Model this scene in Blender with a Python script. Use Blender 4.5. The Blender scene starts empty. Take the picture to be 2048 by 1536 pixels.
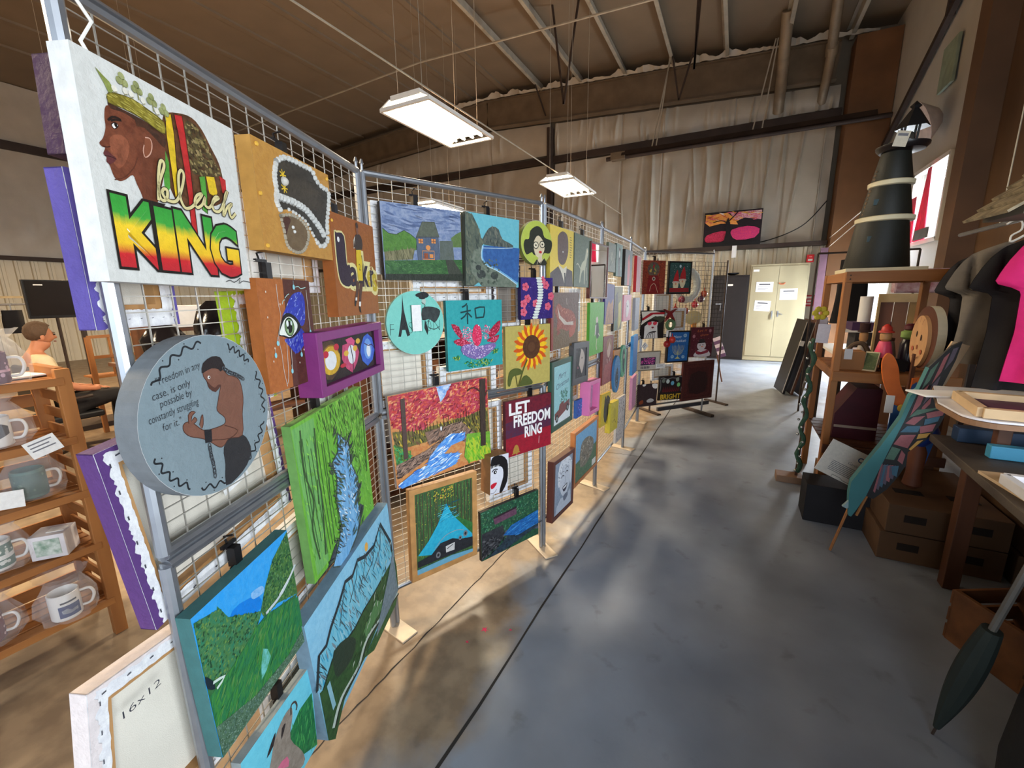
import bpy, bmesh, math, random
from mathutils import Vector, Matrix, geometry
R = random.Random(7)
PI = math.pi
SC = bpy.context.scene
COL = SC.collection

# ------------------------------------------------------------------ camera
F_PX = 848.0
YAW, PITCH, ROLL = math.radians(27.5), 0.2056, -0.0132
cam_data = bpy.data.cameras.new('camera'); cam = bpy.data.objects.new('camera', cam_data)
COL.objects.link(cam); SC.camera = cam
cam_data.sensor_width = 36; cam_data.lens = F_PX * 36 / 2048; cam_data.clip_start = .05
fw = Vector((0, math.cos(PITCH), -math.sin(PITCH))); up0 = Vector((0, math.sin(PITCH), math.cos(PITCH))); rt0 = Vector((1, 0, 0))
rt = math.cos(ROLL)*rt0 + math.sin(ROLL)*up0; up = -math.sin(ROLL)*rt0 + math.cos(ROLL)*up0
M3 = Matrix.Rotation(YAW, 3, 'Z') @ Matrix((rt, up, -fw)).transposed()
cam.matrix_world = Matrix.Translation((0, 0, 1.63)) @ M3.to_4x4()

# ------------------------------------------------------------------ view + world + daylight
SC.view_settings.view_transform = 'Standard'; SC.view_settings.look = 'None'
SC.view_settings.exposure = 0.0; SC.view_settings.gamma = 1; SC.view_settings.use_curve_mapping = False
w = bpy.data.worlds.new('outdoor_sky'); SC.world = w; w.use_nodes = True
w.node_tree.nodes['Background'].inputs[0].default_value = (.80, .90, 1, 1)
w.node_tree.nodes['Background'].inputs[1].default_value = 2.4

def area(name, loc, target, sx, sy, power, color):
    d = bpy.data.lights.new(name, 'AREA'); d.shape = 'RECTANGLE'; d.size = sx; d.size_y = sy; d.energy = power; d.color = color
    o = bpy.data.objects.new(name, d); COL.objects.link(o); o.location = loc
    o.rotation_euler = (Vector(target) - Vector(loc)).to_track_quat('-Z', 'Y').to_euler()
    return o
# daylight entering by the roll door behind the camera, by the far door on the right and the high window
area('daylight_near_door', (-.1, -5.2, 2.3), (-.5, 2.0, .3), 2.6, 2.4, 130, (.74, .86, 1))
area('daylight_side_window', (2.75, -.5, 1.85), (-1.2, 1.8, .9), 2.2, 1.6, 215, (.84, .92, 1))
area('daylight_far_door', (3.0, 10.6, 1.5), (-.5, 6.8, 0), 1.7, 1.9, 900, (.86, .93, 1))
area('daylight_high_window', (3.0, 8.9, 3.1), (-.8, 7.6, .6), 1.0, 1.0, 60, (.9, .95, 1))

# ------------------------------------------------------------------ helpers
def lin(c):
    o = []
    for x in c[:3]:
        x = x/255.0
        o.append(x/12.92 if x <= .04045 else ((x+.055)/1.055)**2.4)
    return tuple(o)

MATS = {}
def mat(name, col, rough=.6, metal=0, var=.12, scale=8, bump=0, bscale=60, col2=None, stretch=(1, 1, 1), spec=.4, **kw):
    """procedural principled material: base colour varied by noise, optional bump"""
    if name in MATS: return MATS[name]
    m = bpy.data.materials.new(name); m.use_nodes = True; nt = m.node_tree; N = nt.nodes; L = nt.links
    b = N['Principled BSDF']
    b.inputs['Roughness'].default_value = rough; b.inputs['Metallic'].default_value = metal
    b.inputs['Specular IOR Level'].default_value = spec
    c1 = lin(col); c2 = lin(col2) if col2 else tuple(x*(1-var*2) for x in c1)
    tc = N.new('ShaderNodeTexCoord'); mp = N.new('ShaderNodeMapping'); mp.inputs['Scale'].default_value = stretch
    L.new(tc.outputs['Object'], mp.inputs['Vector'])
    n = N.new('ShaderNodeTexNoise'); n.inputs['Scale'].default_value = scale; n.inputs['Detail'].default_value = 5
    L.new(mp.outputs[0], n.inputs['Vector'])
    r = N.new('ShaderNodeMapRange'); r.inputs[1].default_value = .32; r.inputs[2].default_value = .68
    L.new(n.outputs['Fac'], r.inputs[0])
    mx = N.new('ShaderNodeMix'); mx.data_type = 'RGBA'
    mx.inputs[6].default_value = (*c1, 1); mx.inputs[7].default_value = (*c2, 1)
    L.new(r.outputs[0], mx.inputs[0]); L.new(mx.outputs[2], b.inputs['Base Color'])
    if bump:
        n2 = N.new('ShaderNodeTexNoise'); n2.inputs['Scale'].default_value = bscale; n2.inputs['Detail'].default_value = 4
        L.new(mp.outputs[0], n2.inputs['Vector'])
        bp = N.new('ShaderNodeBump'); bp.inputs['Strength'].default_value = bump; bp.inputs['Distance'].default_value = .01
        L.new(n2.outputs['Fac'], bp.inputs['Height']); L.new(bp.outputs[0], b.inputs['Normal'])
    for k, v in kw.items():
        b.inputs[k.replace('_', ' ')].default_value = v
    MATS[name] = m
    return m

def emit(name, col, strength):
    m = bpy.data.materials.new(name); m.use_nodes = True; b = m.node_tree.nodes['Principled BSDF']
    b.inputs['Base Color'].default_value = (*lin(col), 1)
    b.inputs['Emission Color'].default_value = (*lin(col), 1); b.inputs['Emission Strength'].default_value = strength
    return m

def paint_material():
    m = bpy.data.materials.new('acrylic_paint'); m.use_nodes = True; nt = m.node_tree; N = nt.nodes; L = nt.links
    b = N['Principled BSDF']; b.inputs['Roughness'].default_value = .5; b.inputs['Specular IOR Level'].default_value = .3
    a1 = N.new('ShaderNodeAttribute'); a1.attribute_name = 'Col'; a2 = N.new('ShaderNodeAttribute'); a2.attribute_name = 'Col2'
    tc = N.new('ShaderNodeTexCoord')
    def noise(sc, st):
        mp = N.new('ShaderNodeMapping'); mp.inputs['Scale'].default_value = st; L.new(tc.outputs['Object'], mp.inputs['Vector'])
        n = N.new('ShaderNodeTexNoise'); n.inputs['Scale'].default_value = sc; n.inputs['Detail'].default_value = 6; n.inputs['Roughness'].default_value = .65
        L.new(mp.outputs[0], n.inputs['Vector'])
        r = N.new('ShaderNodeMapRange'); r.inputs[1].default_value = .38; r.inputs[2].default_value = .62; L.new(n.outputs['Fac'], r.inputs[0])
        return r
    n1 = noise(55, (1, 1, 1)); n2 = noise(40, (3.2, 1, .35))
    mf = N.new('ShaderNodeMix'); mf.data_type = 'FLOAT'
    L.new(a2.outputs['Alpha'], mf.inputs[0]); L.new(n1.outputs[0], mf.inputs[2]); L.new(n2.outputs[0], mf.inputs[3])
    mu = N.new('ShaderNodeMath'); mu.operation = 'MULTIPLY'; L.new(mf.outputs[0], mu.inputs[0]); L.new(a1.outputs['Alpha'], mu.inputs[1])
    mx = N.new('ShaderNodeMix'); mx.data_type = 'RGBA'
    L.new(mu.outputs[0], mx.inputs[0]); L.new(a1.outputs['Color'], mx.inputs[6]); L.new(a2.outputs['Color'], mx.inputs[7])
    L.new(mx.outputs[2], b.inputs['Base Color'])
    bp = N.new('ShaderNodeBump'); bp.inputs['Strength'].default_value = .25; bp.inputs['Distance'].default_value = .004
    L.new(n1.outputs[0], bp.inputs['Height']); L.new(bp.outputs[0], b.inputs['Normal'])
    return m
PAINT = paint_material()

def parse(c):
    """(r,g,b) or (r,g,b, r2,g2,b2[, amount[, streak]]) in 0-255 -> two RGBA"""
    if len(c) == 3: c1 = lin(c); return (*c1, .5), (*[x*.82 for x in c1], 0)
    c1 = lin(c[:3]); c2 = lin(c[3:6]); am = c[6] if len(c) > 6 else 1; st = c[7] if len(c) > 7 else 0
    return (*c1, am), (*c2, st)

class MB:
    """collects shapes and links them as ONE mesh object"""
    def __init__(s): s.v = []; s.f = []; s.m = []; s.c = []; s.col = False
    def add(s, vs, fs, m=0, c=None):
        o = len(s.v); s.v += [tuple(v) for v in vs]
        for i, f in enumerate(fs):
            s.f.append(tuple(o+j for j in f)); s.m.append(m); s.c.append(c[i] if isinstance(c, list) else c)
        if c is not None: s.col = True
    def box(s, c, d, m=0, rot=None, col=None, taper=1):
        x, y, z = d[0]/2, d[1]/2, d[2]/2; vs = []
        for k in (-1, 1):
            t = taper if k > 0 else 1
            for a, b in ((-1, -1), (1, -1), (1, 1), (-1, 1)):
                p = Vector((a*x*t, b*y*t, k*z))
                if rot: p = rot @ p
                vs.append(p + Vector(c))
        s.add(vs, [(3, 2, 1, 0), (4, 5, 6, 7), (0, 1, 5, 4), (1, 2, 6, 5), (2, 3, 7, 6), (3, 0, 4, 7)], m, col)
    def beam(s, a, b, w, h, m=0, upv=(0, 0, 1)):
        """rectangular bar from a to b, w across, h along upv"""
        a = Vector(a); b = Vector(b); d = (b-a).normalized(); u = Vector(upv)
        if abs(d.dot(u)) > .98: u = Vector((1, 0, 0))
        sd = d.cross(u).normalized(); u2 = sd.cross(d)
        vs = []
        for p in (a, b):
            for i, j in ((-1, -1), (1, -1), (1, 1), (-1, 1)): vs.append(p + sd*(i*w/2) + u2*(j*h/2))
        s.add(vs, [(0, 1, 2, 3), (7, 6, 5, 4), (4, 5, 1, 0), (5, 6, 2, 1), (6, 7, 3, 2), (7, 4, 0, 3)], m)
    def tube(s, pts, r, seg=8, m=0, closed=False, cap=True, c=None):
        pts = [Vector(p) for p in pts]; n = len(pts); rr = r if isinstance(r, (list, tuple)) else [r]*n
        prev = None; vs = []
        for i, p in enumerate(pts):
            if closed: d = pts[(i+1) % n]-pts[i-1]
            else: d = pts[min(i+1, n-1)]-pts[max(i-1, 0)]
            d = d.normalized() if d.length > 1e-9 else Vector((0, 0, 1))
            if prev is None:
                u = Vector((0, 0, 1)) if abs(d.z) < .9 else Vector((1, 0, 0)); u = (u - d*u.dot(d)).normalized()
            else:
                u = prev - d*prev.dot(d); u = u.normalized() if u.length > 1e-6 else d.orthogonal().normalized()
            prev = u; w2 = d.cross(u)
            for k in range(seg):
                t = 2*PI*k/seg; vs.append(p + (u*math.cos(t) + w2*math.sin(t))*rr[i])
        fs = []
        for i in range(n if closed else n-1):
            a = i*seg; b = ((i+1) % n)*seg
            for k in range(seg): fs.append((a+k, a+(k+1) % seg, b+(k+1) % seg, b+k))
        if cap and not closed: fs += [tuple(range(seg-1, -1, -1)), tuple(range((n-1)*seg, n*seg))]
        s.add(vs, fs, m, c)
    def lathe(s, prof, c=(0, 0, 0), seg=24, m=0, sx=1, sy=1, rot=None, col=None):
        vs = []
        for r, z in prof:
            for k in range(seg):
                t = 2*PI*k/seg; p = Vector((r*math.cos(t)*sx, r*math.sin(t)*sy, z))
                if rot: p = rot @ p
                vs.append(p + Vector(c))
        n = len(prof); fs = []
        for i in range(n-1):
            for k in range(seg): fs.append((i*seg+k, i*seg+(k+1) % seg, (i+1)*seg+(k+1) % seg, (i+1)*seg+k))
        if prof[0][0] > 1e-5: fs.append(tuple(range(seg-1, -1, -1)))
        if prof[-1][0] > 1e-5: fs.append(tuple(range((n-1)*seg, n*seg)))
        s.add(vs, fs, m, col)
    def ball(s, c, r, m=0, sx=1, sy=1, sz=1, seg=14, rot=None, col=None):
        k = max(4, seg//2)
        s.lathe([(max(1e-6, r*math.sin(PI*i/k)), -r*sz*math.cos(PI*i/k)) for i in range(k+1)], c, seg, m, sx, sy, rot, col)
    def prism(s, poly, y0, y1, m=0, side=None, fx=None, c=None):
        """polygon in local XZ extruded along Y; fx maps a Vector"""
        fx = fx or (lambda p: p); n = len(poly)
        vs = [fx(Vector((x, y0, z))) for x, z in poly] + [fx(Vector((x, y1, z))) for x, z in poly]
        tri = geometry.tessellate_polygon([[Vector((x, z, 0)) for x, z in poly]])
        s.add(vs, [t for t in tri] + [tuple(n+i for i in reversed(t)) for t in tri], m, c)
        s.add(vs, [(i, (i+1) % n, n+(i+1) % n, n+i) for i in range(n)], m if side is None else side, c)
    def build(s, name, mats, parent=None, smooth=35, bevel=0, loc=None, rz=None, kind=None, label=None, cat=None, group=None):
        me = bpy.data.meshes.new(name); me.from_pydata(s.v, [], s.f)
        if not isinstance(mats, (list, tuple)): mats = [mats]
        for q in mats: me.materials.append(q)
        me.polygons.foreach_set('material_index', s.m)
        if s.col:
            A = []; B = []
            wht = ((1, 1, 1, 0), (1, 1, 1, 0))
            for f, c in zip(s.f, s.c):
                if c is None: c = wht
                if len(c) == 2: A += list(c[0])*len(f); B += list(c[1])*len(f)
                else:
                    for q in c: A += list(q[0]); B += list(q[1])
            for nm, dt in (('Col', A), ('Col2', B)):
                at = me.color_attributes.new(nm, 'FLOAT_COLOR', 'CORNER'); at.data.foreach_set('color', dt)
        me.update()
        bm = bmesh.new(); bm.from_mesh(me)
        if not s.col: bmesh.ops.recalc_face_normals(bm, faces=bm.faces)
        bm.to_mesh(me); bm.free()
        if smooth:
            me.polygons.foreach_set('use_smooth', [True]*len(me.polygons)); me.set_sharp_from_angle(angle=math.radians(smooth))
        o = bpy.data.objects.new(name, me); COL.objects.link(o)
        if parent: o.parent = parent
        if loc: o.location = loc
        if rz is not None: o.rotation_euler = (0, 0, rz)
        if bevel:
            b = o.modifiers.new('soft_edges', 'BEVEL'); b.width = bevel; b.segments = 2; b.limit_method = 'ANGLE'
        tag(o, label, cat, group, kind)
        return o

def tag(o, label=None, cat=None, group=None, kind=None):
    if label: o['label'] = label
    if cat: o['category'] = cat
    if group: o['group'] = group
    if kind: o['kind'] = kind
    return o

def empty(name, loc=(0, 0, 0), rz=0, label=None, cat=None, group=None, rot=None):
    o = bpy.data.objects.new(name, None); COL.objects.link(o); o.location = loc
    o.rotation_euler = rot if rot else (0, 0, rz); o.empty_display_size = .1
    return tag(o, label, cat, group)

def copy_tree(o, parent=None):
    c = o.copy(); COL.objects.link(c); c.parent = parent
    for ch in [x for x in COL.objects if x.parent == o]: copy_tree(ch, c)
    return c

def smooth_path(pts, n=6, closed=False):
    out = []; N = len(pts)
    rng = range(N if closed else N-1)
    for i in rng:
        if closed: p0, p1, p2, p3 = pts[i-1], pts[i], pts[(i+1) % N], pts[(i+2) % N]
        else: p0, p1, p2, p3 = pts[max(i-1, 0)], pts[i], pts[i+1], pts[min(i+2, N-1)]
        for k in range(n):
            t = k/n
            out.append(tuple(.5*(2*b + (c-a)*t + (2*a-5*b+4*c-d)*t*t + (3*b-a-3*c+d)*t**3) for a, b, c, d in zip(p0, p1, p2, p3)))
    if not closed: out.append(tuple(pts[-1]))
    return out

_fc = {}
def glyphs(txt, off=0, shear=0):
    """tessellated outline of a line of text: verts, tris (unit size)"""
    k = (txt, off, shear)
    if k in _fc: return _fc[k]
    cu = bpy.data.curves.new('lettering', 'FONT'); cu.body = txt; cu.size = 1; cu.offset = off; cu.shear = shear; cu.resolution_u = 3
    cu.fill_mode = 'FRONT' if hasattr(cu, 'fill_mode') else cu.fill_mode
    o = bpy.data.objects.new('lettering', cu); COL.objects.link(o)
    dg = bpy.context.evaluated_depsgraph_get(); me = bpy.data.meshes.new_from_object(o.evaluated_get(dg))
    vs = [(v.co.x, v.co.y) for v in me.vertices]; fs = [tuple(p.vertices) for p in me.polygons]
    bpy.data.objects.remove(o); bpy.data.curves.remove(cu); bpy.data.meshes.remove(me)
    _fc[k] = (vs, fs)
    return vs, fs

class Art(MB):
    """a painted surface: percent coordinates, x right, y DOWN, layers stacked towards the viewer (-Y)"""
    def __init__(s, w, h, y=0.0, eps=.00008, x0=0, z0=0):
        super().__init__(); s.w = w; s.h = h; s.y = y; s.eps = eps; s.l = 0; s.x0 = x0; s.z0 = z0; s.pm = 0; s.fx = None
    def pt(s, x, y):
        p = Vector(((x/100-.5)*s.w+s.x0, s.y - s.l*s.eps, (.5-y/100)*s.h+s.z0))
        return s.fx(p) if s.fx else p
    def up(s): s.l += 1
    def P(s, pts, c, sm=0, keep=False):
        if not keep: s.up()
        if sm: pts = smooth_path(pts, sm, True)
        tri = geometry.tessellate_polygon([[Vector((x, y, 0)) for x, y in pts]])
        if callable(c): cols = [[parse(c(*pts[i])) for i in t] for t in tri]
        else: q = parse(c); cols = [q]*len(tri)
        fs = []; 
        for t in tri:
            a, b, d = [pts[i] for i in t]
            cr = (b[0]-a[0])*(d[1]-a[1])-(b[1]-a[1])*(d[0]-a[0])
            fs.append(t if cr < 0 else t[::-1])
        if callable(c): cols = [[parse(c(*pts[i])) for i in t] for t in fs]
        s.add([s.pt(*p) for p in pts], fs, s.pm, cols)
        return s
    def bg(s, c): return s.P([(0, 0), (100, 0), (100, 100), (0, 100)], c)
    def Rr(s, x0, y0, x1, y1, c): return s.P([(x0, y0), (x1, y0), (x1, y1), (x0, y1)], c)
    def E(s, x, y, rx, ry, c, a=0, n=20, keep=False):
        a = math.radians(a); asp = s.w/s.h
        pts = []
        for k in range(n):
            t = 2*PI*k/n; u = rx*math.cos(t); v = ry*math.sin(t)/asp
            pts.append((x + u*math.cos(a)-v*math.sin(a), y + (u*math.sin(a)+v*math.cos(a))*asp))
        return s.P(pts, c, keep=keep)
    def L(s, pts, wd, c, sm=0, closed=False, keep=False, taper=False):
        """ribbon stroke, wd in percent of the width"""
        if sm: pts = smooth_path(pts, sm, closed)
        if not keep: s.up()
        asp = s.w/s.h; n = len(pts); q = parse(c); A = []
        for i, p in enumerate(pts):
            a = pts[i-1] if (i or closed) else pts[i]; b = pts[(i+1) % n] if (i < n-1 or closed) else pts[i]
            dx = b[0]-a[0]; dy = (b[1]-a[1])/asp; l = math.hypot(dx, dy) or 1
            ww = wd/2*(math.sin(PI*(i+.3)/(n-.4)) if taper else 1)
            nx, ny = -dy/l*ww, dx/l*ww*asp
            A += [(p[0]+nx, p[1]+ny), (p[0]-nx, p[1]-ny)]
        fs = []
        for i in range(n if closed else n-1):
            j = (i+1) % n; fs.append((2*i, 2*j, 2*j+1, 2*i+1))
        s.add([s.pt(*p) for p in A], fs, s.pm, q)
        return s
    def D(s, poly, n, ln, wd, ang, cols, spread=15, lay=6):
        """n brush dabs scattered inside poly (list of points or bbox)"""
        if len(poly) == 4 and not isinstance(poly[0], (tuple, list)):
            x0, y0, x1, y1 = poly; poly = [(x0, y0), (x1, y0), (x1, y1), (x0, y1)]
        xs = [p[0] for p in poly]; ys = [p[1] for p in poly]; asp = s.w/s.h; k = 0; g = 0
        base = s.l
        while k < n and g < n*12:
            g += 1; x = R.uniform(min(xs), max(xs)); y = R.uniform(min(ys), max(ys))
            ins = False; j = len(poly)-1
            for i in range(len(poly)):
                a, b = poly[i], poly[j]
                if (a[1] > y) != (b[1] > y) and x < (b[0]-a[0])*(y-a[1])/(b[1]-a[1]+1e-12)+a[0]: ins = not ins
                j = i
            if not ins: continue
            k += 1; t = math.radians(ang + R.uniform(-spread, spread)); l = ln*R.uniform(.6, 1.2)/2; q = wd*R.uniform(.6, 1.3)/2
            ux, uy = math.cos(t)*l, math.sin(t)*l; vx, vy = -math.sin(t)*q, math.cos(t)*q
            s.l = base+1+(k % lay)
            pts = [(x-ux, y-uy*asp), (x-ux*.3+vx, y+(-uy*.3+vy)*asp), (x+ux*.6+vx*.8, y+(uy*.6+vy*.8)*asp), (x+ux, y+uy*asp), (x+ux*.5-vx, y+(uy*.5-vy)*asp), (x-ux*.4-vx*.8, y-(uy*.4+vy*.8)*asp)]
            pts = [(min(99.6, max(.4, a)), min(99.6, max(.4, b))) for a, b in pts]
            s.add([s.pt(*p) for p in reversed(pts)], [(0, 1, 2, 3, 4, 5)], s.pm, parse(R.choice(cols)))
        s.l = base+lay
        return s
    def T(s, txt, x, y, w, h, c, off=0, shear=0, ang=0, grad=None, keep=False):
        """text with its left baseline at x,y; w,h = total width and cap height in percent"""
        if not keep: s.up()
        vs, fs = glyphs(txt, off, shear)
        if not vs: return s
        ref, _ = glyphs(txt, 0, shear)
        xs = [v[0] for v in ref]; x0, x1 = min(xs), max(xs); asp = s.w/s.h
        bm = bmesh.new(); bv = [bm.verts.new((v[0], v[1], 0)) for v in vs]
        for f in fs:
            try: bm.faces.new([bv[i] for i in f])
            except ValueError: pass
        if grad:
            for g, _c in grad[1:-1]:
                bmesh.ops.bisect_plane(bm, geom=bm.verts[:]+bm.edges[:]+bm.faces[:], plane_co=(0, g, 0), plane_no=(0, 1, 0))
        bm.verts.ensure_lookup_table(); bm.verts.index_update(); a = math.radians(ang); P = []
        for v in bm.verts:
            u = (v.co.x-x0)/(x1-x0)*w; q = v.co.y/.7*h
            P.append((x+u*math.cos(a)-q/asp*math.sin(a), y-(q*math.cos(a)+u*asp*math.sin(a))))
        def gc(t):
            for (g0, c0), (g1, c1) in zip(grad, grad[1:]):
                if t <= g1 or g1 == grad[-1][0]:
                    k = max(0, min(1, (t-g0)/(g1-g0+1e-9))); return parse(tuple(p*(1-k)+q*k for p, q in zip(c0, c1)))
        fcs = []; cols = []
        for f in bm.faces:
            ix = [v.index for v in f.verts]; a0, b0, d0 = P[ix[0]], P[ix[1]], P[ix[2]]
            if (b0[0]-a0[0])*(d0[1]-a0[1])-(b0[1]-a0[1])*(d0[0]-a0[0]) > 0: ix = ix[::-1]
            fcs.append(tuple(ix)); cols.append([gc(bm.verts[i].co.y) for i in ix] if grad else parse(c))
        bm.free()
        s.add([s.pt(*p) for p in P], fcs, s.pm, cols)
        return s
# ------------------------------------------------------------------ materials
INS = mat('vinyl_insulation', (190, 180, 162), .38, var=.06, scale=3, bump=.15, bscale=25)
ROOFI = mat('ceiling_insulation', (128, 112, 92), .6, var=.06, scale=1.5)
GALV = mat('galvanised_purlin', (186, 178, 160), .5, .25, var=.12, scale=6)
STEEL = mat('primed_steel', (122, 104, 82), .6, .1, var=.15, scale=3)
DKST = mat('dark_steel', (66, 52, 44), .6, .1, var=.2, scale=3)
SIDE = mat('ribbed_wall_sheet', (214, 206, 184), .5, .1, var=.05, scale=2)
ALU = mat('aluminium_tube', (166, 170, 176), .42, .85, var=.06, scale=20)
WIRE = mat('wire_mesh_metal', (196, 192, 182), .4, .7, var=.05, scale=10)
BLK = mat('black_plastic', (22, 22, 24), .45, var=.1)
WHT = mat('white_enamel', (236, 234, 226), .45, var=.03)
PAPER = mat('white_paper', (238, 238, 236), .8, var=.03)
PINE = mat('pine_wood', (172, 114, 60), .55, var=.16, scale=9, stretch=(1, 1, .12), col2=(136, 84, 42))
PINEX = mat('pine_wood_lengthwise', (172, 114, 60), .55, scale=9, stretch=(.12, 1, 1), col2=(136, 84, 42))
PINEY = mat('pine_wood_along', (172, 114, 60), .55, scale=9, stretch=(1, .12, 1), col2=(136, 84, 42))
DKWOOD = mat('dark_brown_wood', (96, 58, 36), .5, scale=9, stretch=(1, 1, .12), col2=(70, 40, 24))

# ------------------------------------------------------------------ floor
def floor_material():
    m = bpy.data.materials.new('painted_concrete'); m.use_nodes = True; nt = m.node_tree; N = nt.nodes; L = nt.links
    b = N['Principled BSDF']; b.inputs['Specular IOR Level'].default_value = .45
    tc = N.new('ShaderNodeTexCoord')
    def noise(sc, det=6, dist=0):
        n = N.new('ShaderNodeTexNoise'); n.inputs['Scale'].default_value = sc; n.inputs['Detail'].default_value = det
        n.inputs['Distortion'].default_value = dist; L.new(tc.outputs['Object'], n.inputs['Vector']); return n
    def rng(src, a, b_, c=0, d=1):
        r = N.new('ShaderNodeMapRange'); r.inputs[1].default_value = a; r.inputs[2].default_value = b_; r.inputs[3].default_value = c; r.inputs[4].default_value = d
        L.new(src, r.inputs[0]); return r.outputs[0]
    def mix(f, a, c):
        x = N.new('ShaderNodeMix'); x.data_type = 'RGBA'; L.new(f, x.inputs[0])
        for s_, v in ((6, a), (7, c)):
            if isinstance(v, tuple): x.inputs[s_].default_value = (*lin(v), 1)
            else: L.new(v, x.inputs[s_])
        return x.outputs[2]
    grey = mix(rng(noise(2.2).outputs[0], .35, .65), (146, 153, 164), (128, 134, 144))
    # bare worn concrete near the stands, tan includes painted-in warm lamp light: noisy edge
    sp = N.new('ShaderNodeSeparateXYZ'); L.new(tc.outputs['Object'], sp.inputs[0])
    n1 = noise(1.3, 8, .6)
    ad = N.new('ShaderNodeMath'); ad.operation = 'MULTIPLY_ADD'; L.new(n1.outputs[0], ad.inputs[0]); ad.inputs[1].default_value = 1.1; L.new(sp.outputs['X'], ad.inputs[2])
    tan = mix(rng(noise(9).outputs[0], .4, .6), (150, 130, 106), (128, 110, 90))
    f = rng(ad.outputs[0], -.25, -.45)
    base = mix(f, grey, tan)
    stain = rng(noise(7, 9, .3).outputs[0], .62, .72, 0, .35)
    base = mix(stain, base, (84, 78, 72))
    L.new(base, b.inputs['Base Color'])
    L.new(rng(noise(5).outputs[0], .3, .7, .28, .5), b.inputs['Roughness'])
    bp = N.new('ShaderNodeBump'); bp.inputs['Strength'].default_value = .08; bp.inputs['Distance'].default_value = .01
    L.new(noise(30).outputs[0], bp.inputs['Height']); L.new(bp.outputs[0], b.inputs['Normal'])
    return m
XL, XR, YN, YF = -16.4, 2.45, -4.6, 12.3
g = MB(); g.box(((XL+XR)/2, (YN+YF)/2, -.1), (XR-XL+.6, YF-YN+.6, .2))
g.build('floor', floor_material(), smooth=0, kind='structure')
JT = mat('joint_filler', (52, 48, 44), .9)
def joint(a, b, w):
    g = MB(); n = 40; a = Vector(a); b = Vector(b); d = (b-a).normalized(); s = Vector((-d.y, d.x)); vs = []
    for i in range(n+1):
        p = a.lerp(b, i/n) + s*R.uniform(-.004, .004)
        for k in (-1, 1): q = p + s*k*w/2*R.uniform(.6, 1.4); vs.append((q.x, q.y, .0012))
    g.add(vs, [(2*i, 2*i+2, 2*i+3, 2*i+1) for i in range(n)])
    return g
joint((-.835, -1), (-.60, 11.5), .012).build('trim_1', JT, smooth=0, kind='structure')
joint((-1.25, .4), (-1.19, 2.3), .006).build('trim_2', JT, smooth=0, kind='structure')
joint((-2.5, 4.16), (-.72, 4.23), .007).build('trim_3', JT, smooth=0, kind='structure')
# a few splashes of pink paint dried on the floor
PK = mat('pink_paint_splash', (255, 60, 110), .5)
g = MB()
for cx, cy, r, lb in ((-.977, 1.545, .018, 'largest bright pink paint splash on the floor near the foot plate'), (-1.012, 1.44, .009, 'small pink paint dot nearer the camera than the largest splash'), (-.86, 1.60, .008, 'small pink paint dot on the dark floor joint')):
    pts = []; g = MB()
    for k in range(18):
        t = 2*PI*k/18; q = r*(1.5 if k % 4 == 0 else .55)*R.uniform(.7, 1.1); pts.append((cx+q*math.cos(t), cy+q*math.sin(t), .002))
    g.add(pts, [tuple(range(18))]); g.build('paint_splash', PK, smooth=0, label=lb, cat='paint splash')

# ------------------------------------------------------------------ walls
def zr(x): return 7.48 - .06*abs(x+7)
def ribbed(w, h, pitch=.3, rib=.035):
    """corrugated sheet in local XZ, facing -Y"""
    pts = [(0, 0)]; x = 0
    while x < w-.01:
        for dx, dy in ((.02, -rib), (.07, -rib), (.09, 0), (pitch*.5, 0), (pitch*.52, -.008), (pitch*.58, -.008), (pitch*.6, 0), (pitch, 0)):
            pts.append((min(w, x+dx), dy))
        x += pitch
    g = MB(); vs = []
    for x, y in pts: vs += [(x, y, 0), (x, y, h)]
    g.add(vs, [(2*i, 2*i+2, 2*i+3, 2*i+1) for i in range(len(pts)-1)])
    return g
def draped(x0, x1, z0, ztop, n_x, n_z, seams, seed, pleat=.05):
    """insulation blanket with hanging folds, local XZ facing -Y"""
    r = random.Random(seed); F = []
    for _ in range(int((x1-x0)*5)):
        F.append((r.uniform(x0, x1), r.uniform(-.35, .35), r.uniform(.02, .06), r.uniform(.3, 1)*pleat*r.choice((1, 1, .5)), r.uniform(0, 1), r.uniform(.3, 1)))
    g = MB(); vs = []
    for j in range(n_z+1):
        for i in range(n_x+1):
            x = x0+(x1-x0)*i/n_x; zt = ztop(x); t = j/n_z; z = z0+(zt-z0)*t; y = 0
            for fx_, sl, wd, am, tc_, tl in F:
                dx = x-(fx_+sl*(t-.5)*(zt-z0)*.28)
                if abs(dx) < wd*3: y -= am*math.exp(-(dx/wd)**2)*max(0, 1-abs(t-tc_)/tl)
            for s_ in seams:
                dx = abs(x-s_); y += .035*math.exp(-(dx/.02)**2)
            y -= .05*math.sin(PI*t)*(1-.0)
            y -= .012*math.sin(x*9+math.sin(z*3)*2)*math.sin(z*2.2+x)
            vs.append((x, y, z))
    W = n_x+1
    g.add(vs, [(j*W+i, j*W+i+1, (j+1)*W+i+1, (j+1)*W+i) for j in range(n_z) for i in range(n_x)])
    return g
FAR = YF
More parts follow.
